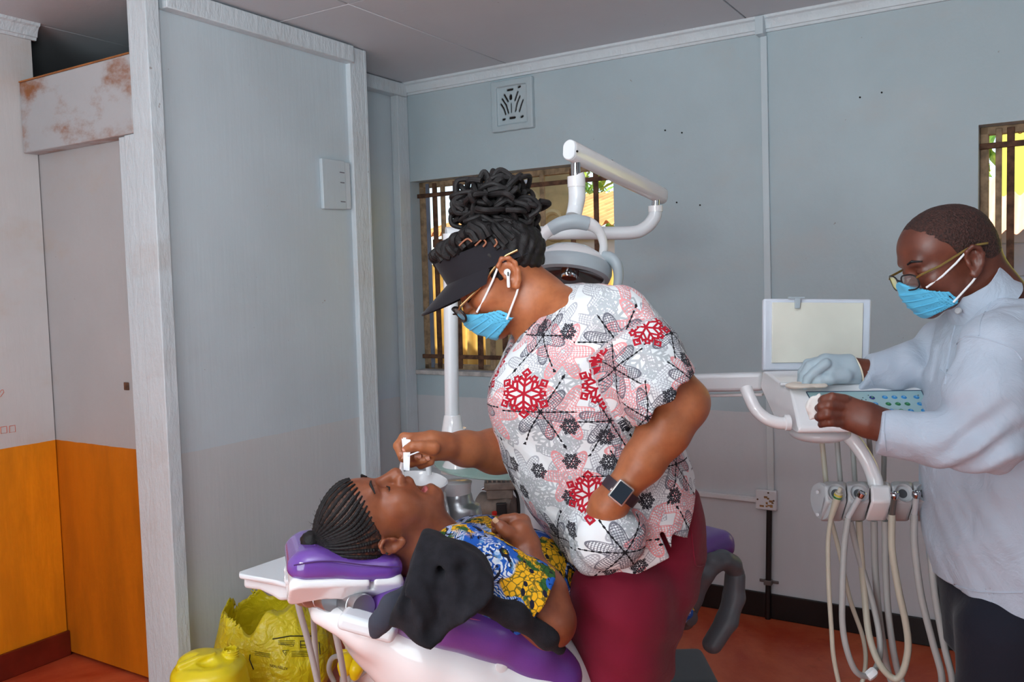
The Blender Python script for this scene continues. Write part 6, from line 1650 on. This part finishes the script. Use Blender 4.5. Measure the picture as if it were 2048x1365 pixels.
# lamp head
hc = P(1140, 537, 2.30); had = Vector((-0.14, -0.30, -0.94)).normalized()
MB().lathe([(0.002, -0.062), (0.03, -0.060), (0.06, -0.050), (0.085, -0.034), (0.100, -0.016), (0.105, -0.008)], hc, had, 48).build('head_dome', WPL, lamp, smooth=True, angle=30)
MB().lathe([(0.105, -0.010), (0.110, -0.004), (0.111, 0.010), (0.106, 0.026), (0.094, 0.030), (0.090, 0.022)], hc, had, 48, caps=False).build('head_ring', GREYM, lamp, smooth=True, angle=40)
MB().lathe([(0.001, 0.0), (0.05, 0.012), (0.093, 0.024), (0.093, 0.022), (0.05, 0.008), (0.001, -0.004)], hc, had, 48, caps=False).build('head_lens', simple('smoky_reflector', (92, 84, 86), 0.12, 0.55), lamp, smooth=True)
MB().lathe([(0.001, 0.028), (0.02, 0.028), (0.024, 0.022), (0.024, 0.005)], hc, had, 32).build('bulb_shield', CHROME, lamp, smooth=True, angle=40)
MB().box(P(1112, 494, 2.245), (0.045, 0.010, 0.008), (Vector((0.97, 0, 0.22)), Vector((0, 1, 0)), Vector((-0.22, 0, 0.97)))).build('head_latch', GREYM, lamp, bevel=0.002)
MB().lathe([(0.0185, 0), (0.0185, 0.026), (0.015, 0.028)], P(1193, 520, 2.27), (0.98, 0.1, -0.05), 28).build('pivot', WPL, lamp, smooth=True, angle=30)
tube_px([(1206, 514, 2.27), (1222, 517, 2.26), (1234, 532, 2.25), (1237, 558, 2.25), (1230, 592, 2.25)], [0.015, 0.0155, 0.0145, 0.0125, 0.010], 'side_handle', GREYM, lamp, 20)
# ================================================================ cuspidor and column
un = thing('cuspidor_unit', P(912, 1050, YB) * 1, 'white and silver spittoon unit with rinse bowl behind the patient', 'spittoon unit'); un.location.z = 0
MB().lathe([(0.040, -0.055), (0.043, 0.0), (0.046, 0.012), (0.04, 0.014)], P(914, 972, YB), ZUP, 36).build('column_collar', WPL, un, smooth=True, angle=30)
s = SDF(np.array([-0.36, 2.40, 0.0]), np.array([0.12, 2.90, 0.92]), 0.008)
cz = P(915, 980, YB); s.cap((cz.x, YB, 0.78), (cz.x, YB, 0.86), 0.055, 0.046, 0.02)
rows = [(0.02, 0.0, 0, 0.13, 0.12), (0.45, 0.0, 0, 0.12, 0.11), (0.62, 0.02, 0, 0.105, 0.10), (0.76, 0.0, 0, 0.062, 0.07), (0.84, 0.0, 0, 0.048, 0.055)]
stack(s, rows, (cz.x + 0.02, YB, 0), (0, 0, 1), (1, 0, 0), 0.02, p=2.6); sdf_obj('column_body', s, SILV, un, 2)
s = SDF(np.array([-0.46, 2.20, 0.0]), np.array([-0.05, 2.85, 1.02]), 0.006)
bx = P(842, 1010, 2.50)
rows = [(0.02, 0, 0, 0.10, 0.12), (0.5, 0, 0, 0.10, 0.12), (0.80, 0.0, 0, 0.088, 0.115), (0.905, 0.0, 0, 0.070, 0.105)]
stack(s, rows, (bx.x + 0.0, 2.50, 0), (0, 0, 1), (1, 0, 0), 0.0, p=2.8); sdf_obj('unit_body', s, WPL, un, 2)
bc = P(838, 968, 2.46)
MB().lathe([(0.03, -0.075), (0.055, -0.05), (0.075, -0.012), (0.082, 0.010), (0.078, 0.012), (0.070, -0.008), (0.045, -0.035), (0.005, -0.042)], bc, (0.10, -0.12, 1), 40, caps=False).build('rinse_bowl', WPL, un, smooth=True)
tube_px([(806, 960, 2.45), (803, 935, 2.45), (808, 920, 2.44)], 0.006, 'water_spout', WPL, un, 12)
tube_px([(858, 950, 2.5), (856, 925, 2.5)], 0.008, 'cup_filler', WPL, un, 12)
# glass shelf
gl = Mat('green_tinted_glass', 0.08); gl.color(s2l((206, 236, 228))); gl.b.inputs['Transmission Weight'].default_value = 0.6; gl.b.inputs['IOR'].default_value = 1.3
gs = thing('glass_shelf', P(920, 948, YB), 'round green glass tray around the light pole', 'glass shelf')
gc = P(1002, 925, 2.70)
MB().lathe([(0.205, 0), (0.21, 0.003), (0.21, 0.008), (0.205, 0.010)], Vector((gc.x, gc.y, P(1002, 925, 2.70).z)), (0.03, -0.06, 1), 64).build('shelf_disc', gl.m, gs, smooth=True, angle=30)
# ================================================================ compressor behind
cp_ = thing('air_compressor', RW(3.35, 2.05, 0), 'small grey brown air compressor motor standing behind the spittoon', 'compressor')
cg = simple('dusty_cast_metal', (128, 116, 108), 0.6, 0.5, var=0.2, vscale=20, bump=0.3, bscale=60)
Yc = 3.75; q = lambda x, y, d=0.0: P(x, y, Yc + d)
MB().box(q(1000, 968), (0.135, 0.12, 0.035)).build('valve_head', cg, cp_, bevel=0.006)
for k in range(6): MB().box(q(976 + k * 9, 958), (0.009, 0.11, 0.016)).build('cooling_fin', cg, cp_, bevel=0.002)
MB().box(q(1000, 984), (0.115, 0.11, 0.045)).build('cylinder_block', cg, cp_, bevel=0.006)
MB().lathe([(0.05, -0.09), (0.062, -0.08), (0.062, 0.06), (0.05, 0.075), (0.01, 0.08)], q(996, 1015), (0.9, -0.4, 0), 28).build('motor', cg, cp_, smooth=True, angle=35)
MB().box(q(1003, 1018, -0.09), (0.045, 0.02, 0.05)).build('terminal_box', BLACKPL, cp_, bevel=0.004)
MB().lathe([(0.011, 0), (0.011, 0.012)], q(989, 1030, -0.10), (0, -0.3, 1), 16).build('red_button', simple('signal_red', (206, 40, 30), 0.4), cp_, smooth=True)
MB().tube([q(964, 978, -0.03), q(980, 975, -0.03)], 0.007, 10).build('air_fitting', CHROME, cp_, smooth=True)
tube_px([(1022, 970, Yc), (1034, 990, Yc), (1038, 1020, Yc), (1036, 1060, Yc)], 0.006, 'air_hose', BLACKPL, cp_, 10)
tkz = q(998, 1040).z - 0.1
MB().lathe([(0.02, -0.24), (0.10, -0.20), (0.12, -0.15), (0.12, 0.15), (0.10, 0.20), (0.02, 0.24)], Vector((q(998, 1040).x, Yc, 0.22)), (0.9, -0.4, 0), 28).build('air_tank', simple('tank_grey', (150, 150, 152), 0.5), cp_, smooth=True, angle=35)
MB().box(Vector((q(998, 1040).x, Yc, 0.37)), (0.10, 0.10, 0.12)).build('motor_mount', BLACKPL, cp_, bevel=0.005)
for d in (-0.1, 0.1): MB().box(Vector((q(998, 1040).x + d, Yc - d * 0.4, 0.06)), (0.03, 0.16, 0.12)).build('tank_foot', BLACKPL, cp_, bevel=0.004)
# ================================================================ instrument console
cs = thing('instrument_console', P(1720, 860, 2.0), 'white dental instrument console with teal button panel and opened viewer', 'instrument console')
def prof(dx):
    P2 = lambda x, y, Y: P(x + dx, y - dx * 0.018, Y)
    return [P2(1597, 868, 1.88), P2(1590, 860, 1.875), P2(1600, 852, 1.88), P2(1577, 778, 2.0), P2(1571, 770, 2.005), P2(1570, 775, 2.02), P2(1538, 748, 2.13), P2(1524, 742, 2.16), P2(1520, 775, 2.17), P2(1548, 838, 2.05)]
MB().loft([prof(0), prof(40), prof(330), prof(368)]).build('console_body', WPL, cs, bevel=0.006, seg=3)
def on_panel(x, y):      # point on the sloping control face
    t = (852 - 0.018 * (x - 1600) - y) / 74.0; return P(x, y, 1.88 + 0.12 * t)
pn = (on_panel(1800, 790) - on_panel(1700, 790)).cross(on_panel(1700, 780) - on_panel(1700, 840)).normalized()
if pn.y > 0: pn = -pn
q4 = [on_panel(1612, 787), on_panel(1643, 842), on_panel(1867, 838), on_panel(1842, 784)]
TEAL = simple('pale_teal_panel', (158, 190, 194), 0.22, var=0.02)
MB().loft([[p_ + pn * 0.0005 for p_ in q4], [p_ + pn * 0.0035 for p_ in q4]]).build('button_panel', TEAL, cs, bevel=0.001)
cen = sum(q4, Vector()) / 4
for i in range(4):
    a_, b_ = q4[i], q4[(i + 1) % 4]; MB().tube([a_ + pn * 0.0035, b_ + pn * 0.0035], 0.0011, 6).build('panel_border', simple('navy_line', (44, 66, 92), 0.4), cs)
bl = simple('sky_blue_button', (44, 134, 196), 0.35); gn = simple('green_button', (22, 112, 66), 0.35); dk = simple('navy_button', (36, 48, 116), 0.35); lt_ = simple('white_icon', (206, 226, 236), 0.4)
def button(x, y, m_):
    c = on_panel(x, y); o = MB().lathe([(0.0062, 0), (0.0062, 0.0045), (0.0050, 0.0055), (0.0005, 0.0057)], c, pn, 22).build('button', m_, cs, smooth=True, angle=30)
    MB().lathe([(0.0022, 0.0050), (0.0022, 0.0062), (0.0005, 0.0062)], c, pn, 12).build('icon', simple('pale_icon', (120, 180, 214), 0.4) if m_ is bl else simple('mint_icon', (80, 160, 110), 0.4), o)
for x in (1769, 1788, 1807, 1832): button(x, 798, bl)
button(1743.5, 799, dk)
for x, m_ in ((1732, bl), (1750, bl), (1776, gn), (1795, gn), (1814, gn), (1839, bl)): button(x, 811.5, m_)
for x, m_ in ((1700, bl), (1728, bl), (1756, bl), (1783, bl), (1802, gn), (1821, bl), (1847, bl)): button(x, 825, m_)
for x, y in ((1736, 794), (1725, 799), (1731, 803), (1723, 803), (1835.5, 794)): MB().lathe([(0.0014, 0), (0.0014, 0.0045)], on_panel(x, y), pn, 8).build('indicator_dot', BLACKPL, cs)
# groove with tray lip
MB().tube([P(1560, 769, 2.03), P(1845, 764, 2.03)], 0.004, 10).build('tray_lip', WPL2, cs, smooth=True)
# viewer lid
def quad_slab(c4, th, name, mat, parent, bev):
    n = (c4[1] - c4[0]).cross(c4[3] - c4[0]).normalized()
    if n.y > 0: n = -n
    return MB().loft([[p_ - n * th for p_ in c4], c4]).build(name, mat, parent, bevel=bev, seg=3)
lid = quad_slab([P(1527, 597, 2.20), P(1744, 598, 2.20), P(1740, 742, 2.165), P(1526, 742, 2.165)], 0.018, 'viewer_frame', simple('cool_white_plastic', (208, 216, 228), 0.3), cs, 0.006)
quad_slab([P(1545, 605, 2.193), P(1727, 606, 2.193), P(1724, 724, 2.163), P(1544, 726, 2.163)], 0.006, 'viewer_panel', simple('cream_acrylic', (222, 222, 210), 0.25), lid, 0.001)
quad_slab([P(1590, 597, 2.185), P(1602, 597, 2.185), P(1600, 617, 2.18), P(1590, 617, 2.18)], 0.004, 'film_clip', GREYM, lid, 0.001)
quad_slab([P(1576, 594, 2.19), P(1610, 594, 2.19), P(1610, 598, 2.19), P(1576, 598, 2.19)], 0.004, 'clip_bar', GREYM, lid, 0.001)
# side handle, support arm
tube_px([(1492, 778, 1.93), (1499, 795, 1.915), (1512, 820, 1.90), (1533, 838, 1.89), (1556, 846, 1.885), (1572, 847, 1.885)], 0.0135, 'side_handle', WPL, cs, 18)
MB().lathe([(0.0135, 0), (0.0175, 0.002), (0.0175, 0.012), (0.014, 0.014)], P(1568, 846, 1.885), (1, 0, 0), 24).build('handle_collar', WPL, cs, smooth=True, angle=30)
quad_slab([P(1060, 761, 2.50), P(1524, 746, 2.2), P(1524, 783, 2.2), P(1060, 793, 2.50)], 0.045, 'support_arm', WPL2, cs, 0.010)
MB().tube([P(1062, 790, 2.53), Vector((P(1062, 790, 2.53).x, 2.53, 0.0))], 0.028, 20).build('support_post', WPL2, cs, smooth=True, angle=30)
quad_slab([P(1060, 796, 2.52), P(1524, 787, 2.22), P(1524, 793, 2.22), P(1060, 801, 2.52)], 0.03, 'arm_underside', WPL, cs, 0.002)
s = SDF(npv(P(1660, 868, 2.0)) - 0.13, npv(P(1660, 868, 2.0)) + 0.13, 0.005); s.ell(P(1640, 866, 2.02), (0.07, 0.07, 0.022), None, 0); sdf_obj('console_belly', s, WPL2, cs, 1)
# holder below the console
hd = thing('handpiece_holder', P(1755, 1045, 1.97), 'row of grey cup holders hanging below the console on a white arm', 'handpiece holder')
tube_px([(1697, 872, 2.0), (1712, 888, 1.985), (1733, 920, 1.97), (1748, 955, 1.965), (1752, 975, 1.962)], [0.0175, 0.0170, 0.0165, 0.017, 0.0175], 'hanger_arm', WPL, hd, 20)
Yn = 1.95; HGREY = simple('holder_grey_plastic', (186, 189, 192), 0.35, var=0.03)
def module(x0, x1, name, mat, sl=-9):
    def sec(x): return [P(x, 966, Yn + 0.03), P(x + 4, 963, Yn + 0.06), P(x + 2, 1038, Yn + 0.07), P(x - 4, 1043, Yn + 0.05), P(x - 6, 1040, Yn + 0.01), P(x + 8, 1005, Yn - 0.025), P(x + 5, 972, Yn - 0.01)]
    return MB().loft([sec(x0), sec(x1)]).build(name, mat, hd, bevel=0.005, seg=2)
mods = [(1644, 1687), (1689, 1732), (1779, 1820), (1822, 1862), (1864, 1906)]
for x0, x1 in mods:
    mo = module(x0, x1, 'holder_module', HGREY); xm = (x0 + x1) / 2 + 6
    c = P(xm, 988, Yn - 0.018); axn = Vector((0.05, -0.86, 0.42)).normalized()
    MB().lathe([(0.0215, 0.004), (0.0205, 0.008), (0.0185, 0.006), (0.013, -0.012), (0.008, -0.02)], c, axn, 28, caps=False).build('cup', HGREY, mo, smooth=True)
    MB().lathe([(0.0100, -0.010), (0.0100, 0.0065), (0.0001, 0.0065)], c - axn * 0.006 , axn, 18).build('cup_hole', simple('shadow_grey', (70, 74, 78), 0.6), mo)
module(1736, 1776, 'arm_clamp', WPL)
MB().lathe([(0.043, 0), (0.041, 0.006), (0.001, 0.007)], P(1645, 1003, Yn + 0.02), (-0.97, -0.2, 0), 32).build('end_cap', HGREY, hd, smooth=True, angle=30)
for y in (985, 1030): MB().lathe([(0.004, 0), (0.004, 0.003)], P(1636, y, Yn + 0.02 - 0.012), (-0.97, -0.2, 0), 12).build('cap_screw', WPL2, hd)
# supply hoses from the console into the holder
sup = thing('supply_hose_set', P(1690, 870, 2.0), 'thin grey supply hoses dropping from the console to the cup holders', 'hoses')
for pts, m_ in (([(1642, 868, 2.03), (1646, 905, 2.03), (1652, 966, 2.02)], HOSE2), ([(1673, 868, 2.03), (1677, 920, 2.03), (1681, 966, 2.02)], HOSE), ([(1704, 868, 2.05), (1707, 920, 2.05), (1710, 966, 2.03)], HOSE), ([(1737, 868, 2.03), (1740, 900, 2.03), (1745, 966, 2.03)], HOSE), ([(1768, 868, 2.05), (1768, 920, 2.05), (1767, 966, 2.04)], HOSE)):
    tube_px(pts, 0.0062, 'supply_hose', m_, sup, 10)
# handpieces with their hanging hoses
TIPY = simple('green_yellow_band', (196, 180, 60), 0.4)
def handpiece(label, head, tail, kind, hoses):
    o = thing('handpiece', P(*tail), label, 'handpiece', 'handpieces in the holder')
    a, b = P(*tail), P(*head); d = (b - a).normalized(); L = (b - a).length
    if kind == 'syringe':
        MB().tube([a, a + d * L * 0.6, a + d * L * 0.85], [0.006, 0.0085, 0.0085], 16).build('grip', HOSE2, o, smooth=True)
        MB().tube([a + d * L * 0.85, a + d * L], [0.005, 0.004], 12).build('nozzle', HOSE2, o, smooth=True)
        for t in (0.66, 0.74): MB().tube([a + d * L * t, a + d * L * (t + 0.05)], 0.0092, 16).build('colour_band', simple('green_band', (40, 110, 50), 0.4) if t < 0.7 else TIPY, o, smooth=True)
    else:
        MB().tube([a, a + d * L * 0.7, a + d * L], [0.0062, 0.0066, 0.0062], 16).build('grip', HGREY if kind == 'chrome' else simple('dark_grey_sleeve', (96, 92, 88), 0.4, 0.15), o, smooth=True)
        MB().lathe([(0.008, 0), (0.0095, 0.003), (0.0095, 0.012), (0.006, 0.014), (0.0055, 0.010)], a + d * (L - 0.006), d, 18).build('coupling', CHROME, o, smooth=True, angle=40)
    for pts, r, m_ in hoses: tube_px(pts, r, 'hose', m_, o, 12, 8)
Hh = lambda *pts: [(x, y, Y) for x, y, Y in pts]
handpiece('beige syringe with green and yellow bands in the outermost cup', (1681, 976, 1.905), (1662, 1036, 1.925), 'syringe', [
    ([(1662, 1036, 1.925), (1656, 1090, 1.93), (1658, 1180, 1.93), (1663, 1260, 1.93), (1668, 1320, 1.93), (1685, 1385, 1.94), (1712, 1392, 1.97), (1730, 1340, 2.0), (1727, 1280, 2.0), (1700, 1200, 2.0), (1680, 1110, 2.0), (1662, 1040, 1.99)], 0.0052, HOSE2)])
handpiece('chrome tipped handpiece in the second cup beside the white clamp', (1722, 990, 1.90), (1696, 1036, 1.925), 'chrome', [
    ([(1696, 1036, 1.925), (1688, 1100, 1.93), (1685, 1180, 1.93), (1685, 1250, 1.93), (1695, 1305, 1.93), (1713, 1345, 1.94), (1738, 1352, 1.96), (1757, 1325, 1.98), (1759, 1275, 1.99), (1745, 1205, 2.0), (1718, 1115, 2.0), (1700, 1042, 1.99)], 0.0070, HOSE)])
MBc = MB().lathe([(0.011, -0.012), (0.012, -0.006), (0.012, 0.008), (0.009, 0.014)], P(1742, 1349, 1.955), (0.8, 0.2, 0.5), 6)
hp3 = handpiece('copper sleeved handpiece in the cup right of the white clamp', (1789, 992, 1.90), (1784, 1030, 1.925), 'copper', [
    ([(1784, 1030, 1.925), (1784, 1100, 1.925), (1797, 1180, 1.925), (1812, 1250, 1.925), (1816, 1300, 1.93), (1804, 1348, 1.94), (1785, 1357, 1.95), (1757, 1325, 1.96), (1738, 1270, 1.98), (1729, 1190, 2.0), (1722, 1110, 2.0), (1718, 1042, 1.99)], 0.0078, HOSE2)])
handpiece('dark handpiece in the cup closest to the white coat', (1833, 990, 1.90), (1829, 1030, 1.925), 'chrome', [
    ([(1829, 1030, 1.925), (1829, 1090, 1.925), (1842, 1190, 1.925), (1864, 1280, 1.93), (1884, 1360, 1.94), (1870, 1410, 1.98), (1825, 1400, 2.02), (1795, 1340, 2.03), (1778, 1240, 2.03), (1772, 1150, 2.02), (1770, 1042, 2.0)], 0.0078, HOSE)])
handpiece('handpiece half hidden by the coat in the last cup', (1873, 992, 1.90), (1868, 1030, 1.925), 'copper', [
    ([(1868, 1030, 1.925), (1862, 1100, 1.925), (1870, 1190, 1.925), (1888, 1290, 1.93), (1905, 1365, 1.94), (1900, 1430, 1.98), (1840, 1440, 2.03), (1785, 1370, 2.04), (1762, 1260, 2.04), (1751, 1150, 2.03), (1748, 1042, 2.0)], 0.0078, HOSE)])
MBc.build('hose_clip', WPL, sup, bevel=0.001)
# ================================================================ assistant tray with suction hoses
at = thing('assistant_tray', P(560, 1200, 1.95), 'white assistant arm tray with three grey suction hoses left of the headrest', 'assistant tray')
Yt = 1.86
top = [P(478, 1148, Yt - 0.02), P(478, 1143, Yt), P(572, 1112, Yt + 0.16), P(600, 1110, Yt + 0.13), P(600, 1150, Yt - 0.0), P(575, 1168, Yt - 0.05), P(545, 1158, Yt - 0.05)]
MB().loft([[p_ - ZUP * 0.012 for p_ in top], top]).build('tray_top', WPL2, at, bevel=0.004, seg=2)
rows_ = []
for x0, y0, y1, Y0 in ((488, 1153, 1176, Yt), (520, 1157, 1180, Yt - 0.015), (545, 1163, 1192, Yt - 0.03), (560, 1168, 1202, Yt - 0.035), (578, 1172, 1200, Yt - 0.035), (592, 1168, 1192, Yt - 0.03)):
    rows_.append([P(x0, y0, Y0), P(x0, y1, Y0), P(x0 + 8, y1, Y0 + 0.09), P(x0 + 8, y0 - 6, Y0 + 0.09)])
MB().loft(rows_).build('tray_body', WPL2, at, bevel=0.006, seg=3)
for y in (1142, 1158): MB().lathe([(0.011, 0), (0.011, 0.02), (0.008, 0.024)], P(578, y, Yt - 0.06), (0.3, -0.8, 0.4), 18).build('tray_knob', WPL, at, smooth=True, angle=35)
for pts, r in (([(591, 1180, 1.80), (600, 1225, 1.82), (618, 1290, 1.84), (636, 1370, 1.86), (650, 1450, 1.9)], 0.0068), ([(624, 1185, 1.85), (627, 1240, 1.87), (632, 1320, 1.9), (640, 1400, 1.92), (652, 1455, 1.93)], 0.0066), ([(664, 1225, 1.80), (672, 1270, 1.82), (684, 1330, 1.85), (694, 1400, 1.9), (700, 1455, 1.95)], 0.0070)):
    tube_px(pts, r, 'suction_hose', HOSE, at, 12)
MB().box(P(630, 1183, 1.88), (0.16, 0.05, 0.03), (Vector((0.97, 0.1, -0.2)).normalized(), Vector((-0.1, 0.99, 0)).normalized(), Vector((0.2, 0, 0.97)).normalized())).build('tray_arm', WPL, at, bevel=0.008)
# ================================================================ junction box with yellow plugs
jb = thing('junction_box', Vector((P(770, 1340, 2.02).x, 2.08, 0)), 'white floor box under the chair carrying two yellow plugs', 'junction box')
jx0, jx1 = P(690, 1340, 1.98).x, P(830, 1340, 1.98).x
MB().box(Vector(((jx0 + jx1) / 2, 2.08, 0.36)), (jx1 - jx0, 0.20, 0.72)).build('box_body', WPL, jb, bevel=0.012, seg=3)
YLP = simple('yellow_plug_plastic', (232, 204, 16), 0.3, var=0.03)
MB().box(P(707, 1325, 1.972), (0.060, 0.012, 0.062)).build('socket_plate', YLP, jb, bevel=0.008, seg=3)
for x, y in ((690, 1328), (712, 1334)):
    s = SDF(npv(P(x, y, 1.95)) - 0.05, npv(P(x, y, 1.95)) + 0.05, 0.003); s.chain([P(x + 4, y - 8, 1.955), P(x, y + 4, 1.945), P(x - 2, y + 18, 1.945)], [0.017, 0.016, 0.012], 0.008); sdf_obj('plug', s, YLP, jb, 2)
    tube_px([(x - 2, y + 16, 1.945), (x - 4, y + 32, 1.95), (x - 6, y + 70, 1.97)], 0.0075, 'plug_cable', HOSE, jb, 10)
MB().lathe([(0.010, 0), (0.010, 0.008), (0.006, 0.010)], P(742, 1332, 1.972), (0, -1, 0), 6).build('cable_gland', WPL, jb)
tube_px([(742, 1332, 1.965), (728, 1345, 1.95), (708, 1362, 1.95), (695, 1385, 1.97)], 0.0055, 'thin_cable', HOSE, jb, 10)
tube_px([(668, 1365, 1.95), (658, 1340, 1.95), (664, 1318, 1.95), (680, 1312, 1.955)], 0.006, 'thin_cable', HOSE, jb, 10)
# ================================================================ waste bag and jerrycan
def bag_mat():
    m = Mat('yellow_waste_film', 0.28, 0, 0.5); n = m.noise(5, 3)
    m.color(m.mix(s2l((206, 184, 20)), s2l((234, 214, 40)), n.smooth(0.3, 0.7)))
    v = m.new('ShaderNodeTexVoronoi'); v.inputs['Scale'].default_value = 18; v.feature = 'DISTANCE_TO_EDGE'
    w = m.noise(6, 3, out='Color'); vm = m.new('ShaderNodeVectorMath'); vm.operation = 'MULTIPLY_ADD'; m.link(w, vm.inputs[0]); vm.inputs[1].default_value = (0.12,) * 3; m.link(m.coord(), vm.inputs[2]); m.link(vm.outputs[0], v.inputs['Vector'])
    p = m.bump(v.outputs['Distance'], 0.5, 0.02); m.bump(m.noise(14, 4, dist=1.5), 0.6, 0.02, p)
    return m.m
BAGM = bag_mat()
wb = thing('waste_bag', Vector((P(548, 1300, 3.2).x, 3.2, 0)), 'crumpled open yellow clinical waste bag standing against the partition', 'waste bag')
bc_ = np.array([P(550, 1300, 3.2).x, 3.2, 0])
s = SDF(bc_ + np.array([-0.32, -0.30, -0.01]), bc_ + np.array([0.32, 0.30, 0.44]), 0.006)
rows = [(0.0, 0, 0, 0.17, 0.17), (0.08, 0.0, 0, 0.215, 0.20), (0.18, 0.0, 0, 0.212, 0.20), (0.28, -0.005, 0, 0.185, 0.175), (0.36, -0.02, 0, 0.145, 0.14), (0.41, -0.02, 0, 0.12, 0.12)]
stack(s, rows, bc_, (0, 0, 1), (1, 0, 0), 0.0, p=2.3)
def crinkle(x, y, z): return 0.010 * np.abs(vnoise(x * 16, y * 16, z * 16, 101)) + 0.006 * np.abs(vnoise(x * 38, y * 38, z * 30, 102)) - 0.006
s.warp(crinkle)
rim = lambda X, Y, Z: Z - (0.335 + 0.11 * (Y - bc_[1]) + 0.14 * np.abs(X - bc_[0] + 0.06) + 0.022 * np.sin((X - bc_[0]) * 30) + 0.018 * np.sin((X - bc_[0]) * 61 + 1))
s.fun(s.lo, s.lo + s.n * s.h, rim, 'and')
t = s.twin(); stack(t, [(r_[0] + 0.10, r_[1] - 0.045, 0.0, r_[3] * 0.62, r_[4] * 0.72) for r_ in rows], bc_, (0, 0, 1), (1, 0, 0), 0.0, p=2.2)
t.warp(lambda x, y, z: 0.012 * vnoise(x * 24, y * 24, z * 14, 103))
s.F = np.maximum(s.F, -t.F)
bag = sdf_obj('bag_film', s, BAGM, wb, 1)
# printed warning marks on the film
bag_me = bag.data
_bv = BVHTree.FromPolygons([v.co.copy() for v in bag_me.vertices], [tuple(p_.vertices) for p_ in bag_me.polygons])
INK = simple('black_print_ink', (36, 36, 24), 0.6)
def on_bag(x, y):
    d = ray(x, y).normalized(); h = _bv.ray_cast(CAMLOC, d)
    return (h[0] - d * 0.002) if h[0] is not None else None
def ink(pts, r=0.0014, name='printed_mark'):
    q_ = [on_bag(*p_) for p_ in pts]; q_ = [p_ for p_ in q_ if p_ is not None]
    if len(q_) > 1: MB().tube(q_, r, 5).build(name, INK, bag)
ink([(565, 1302), (578, 1301), (571, 1312), (565, 1302)], 0.0012, 'warning_triangle'); ink([(571.5, 1304), (571.2, 1308)], 0.001, 'warning_triangle')
def seg(x0, y0, x1, y1, n=10): return [(x0 + (x1 - x0) * i / n, y0 + (y1 - y0) * i / n) for i in range(n + 1)]
ink(seg(545, 1279, 580, 1273) + seg(580, 1273, 632, 1273), 0.002, 'print_border'); ink(seg(638, 1285, 640, 1310), 0.002, 'print_border')
ink(seg(500, 1310, 499, 1320) + seg(499, 1320, 507, 1340), 0.002, 'print_border')
for k in range(3): ink(seg(556, 1283 + k * 3.2, 590, 1282 + k * 3.4), 0.0007, 'print_line')
for k in range(4): ink(seg(583, 1304 + k * 3.4, 622, 1303 + k * 3.4), 0.0007, 'print_line')
for k in range(3): ink(seg(509, 1304 + k * 3.2, 540, 1309 + k * 3.2), 0.0007, 'print_line')
for k in range(2): ink(seg(600, 1283 + k * 8, 612, 1283 + k * 8, 4), 0.0014, 'print_symbol')
ink([(601, 1283), (601, 1296), (612, 1296), (612, 1283)], 0.0014, 'print_symbol')
def text_on_bag(txt, x0, y0, x1, y1, hgt):
    """small bold capitals pressed on the film, upside down as the bag hangs"""
    cu = bpy.data.curves.new('t', 'FONT'); cu.body = txt; cu.size = 1.0; cu.resolution_u = 2
    o = bpy.data.objects.new('t', cu); COL.objects.link(o); dg = bpy.context.evaluated_depsgraph_get(); me = bpy.data.meshes.new_from_object(o.evaluated_get(dg)); bpy.data.objects.remove(o)
    if not len(me.vertices): return
    xs = [v.co.x for v in me.vertices]; w = max(xs); ok = True
    for v in me.vertices:
        t = v.co.x / w; x = x1 + (x0 - x1) * t; y = y1 + (y0 - y1) * t + v.co.y * hgt
        h = on_bag(x, y)
        if h is None: return
        v.co = h
    me.name = 'printed_word'; link('printed_word', me, INK, bag)
text_on_bag('ATTENTION', 561, 1286, 588, 1290, 7)
text_on_bag('ATTENTION', 540, 1329, 575, 1336, 8)
jc = thing('jerrycan', Vector((P(420, 1350, 2.78).x, 2.80, 0)), 'yellow plastic jerrycan with moulded handle beside the waste bag', 'jerrycan')
c = np.array([P(418, 1350, 2.80).x, 2.80, 0]); s = SDF(c + np.array([-0.16, -0.16, -0.01]), c + np.array([0.17, 0.16, 0.45]), 0.004)
zt = P(418, 1322, 2.80).z
rows = [(0.0, 0, 0, 0.100, 0.100), (0.03, 0, 0, 0.113, 0.113), (zt - 0.05, 0, 0, 0.115, 0.115), (zt - 0.015, 0, 0, 0.108, 0.108), (zt + 0.004, 0, 0, 0.088, 0.090)]
stack(s, rows, c, (0, 0, 1), (1, 0, 0), 0.0, p=2.6)
top_ = c + np.array([0, 0, zt])
s.ell(top_ + [-0.02, 0.0, 0.0], (0.075, 0.065, 0.035), None, 0.02)
s.ell(top_ + [-0.055, -0.045, 0.035], (0.040, 0.030, 0.030), None, 0.008, 'sub'); s.ell(top_ + [0.015, -0.05, 0.030], (0.040, 0.022, 0.030), None, 0.008, 'sub')
s.cap(top_ + [-0.070, -0.065, 0.010], top_ + [0.02, -0.015, 0.034], 0.012, 0.012, 0.008)
s.cap(top_ + [0.068, 0.02, -0.01], top_ + [0.068, 0.02, 0.020], 0.026, 0.026, 0.004); s.cap(top_ + [0.068, 0.02, 0.012], top_ + [0.068, 0.02, 0.06], 0.020, 0.020, 0.002, 'sub')
s.fun(s.lo, s.lo + s.n * s.h, lambda X, Y, Z: Z - (zt + 0.034) + 0 * X + 0 * Y, 'and')
JY = simple('yellow_jerrycan_plastic', (236, 214, 30), 0.28, var=0.05, bump=0.1, bscale=30)
jco = sdf_obj('can_body', s, JY, jc, 2)
for k in range(3):
    MB().lathe([(0.0265, 0), (0.028, 0.0015), (0.0265, 0.003)], Vector(top_) + Vector((0.068, 0.02, 0.008 + 0.0075 * k)), ZUP, 28, caps=False).build('screw_thread', JY, jc, smooth=True)
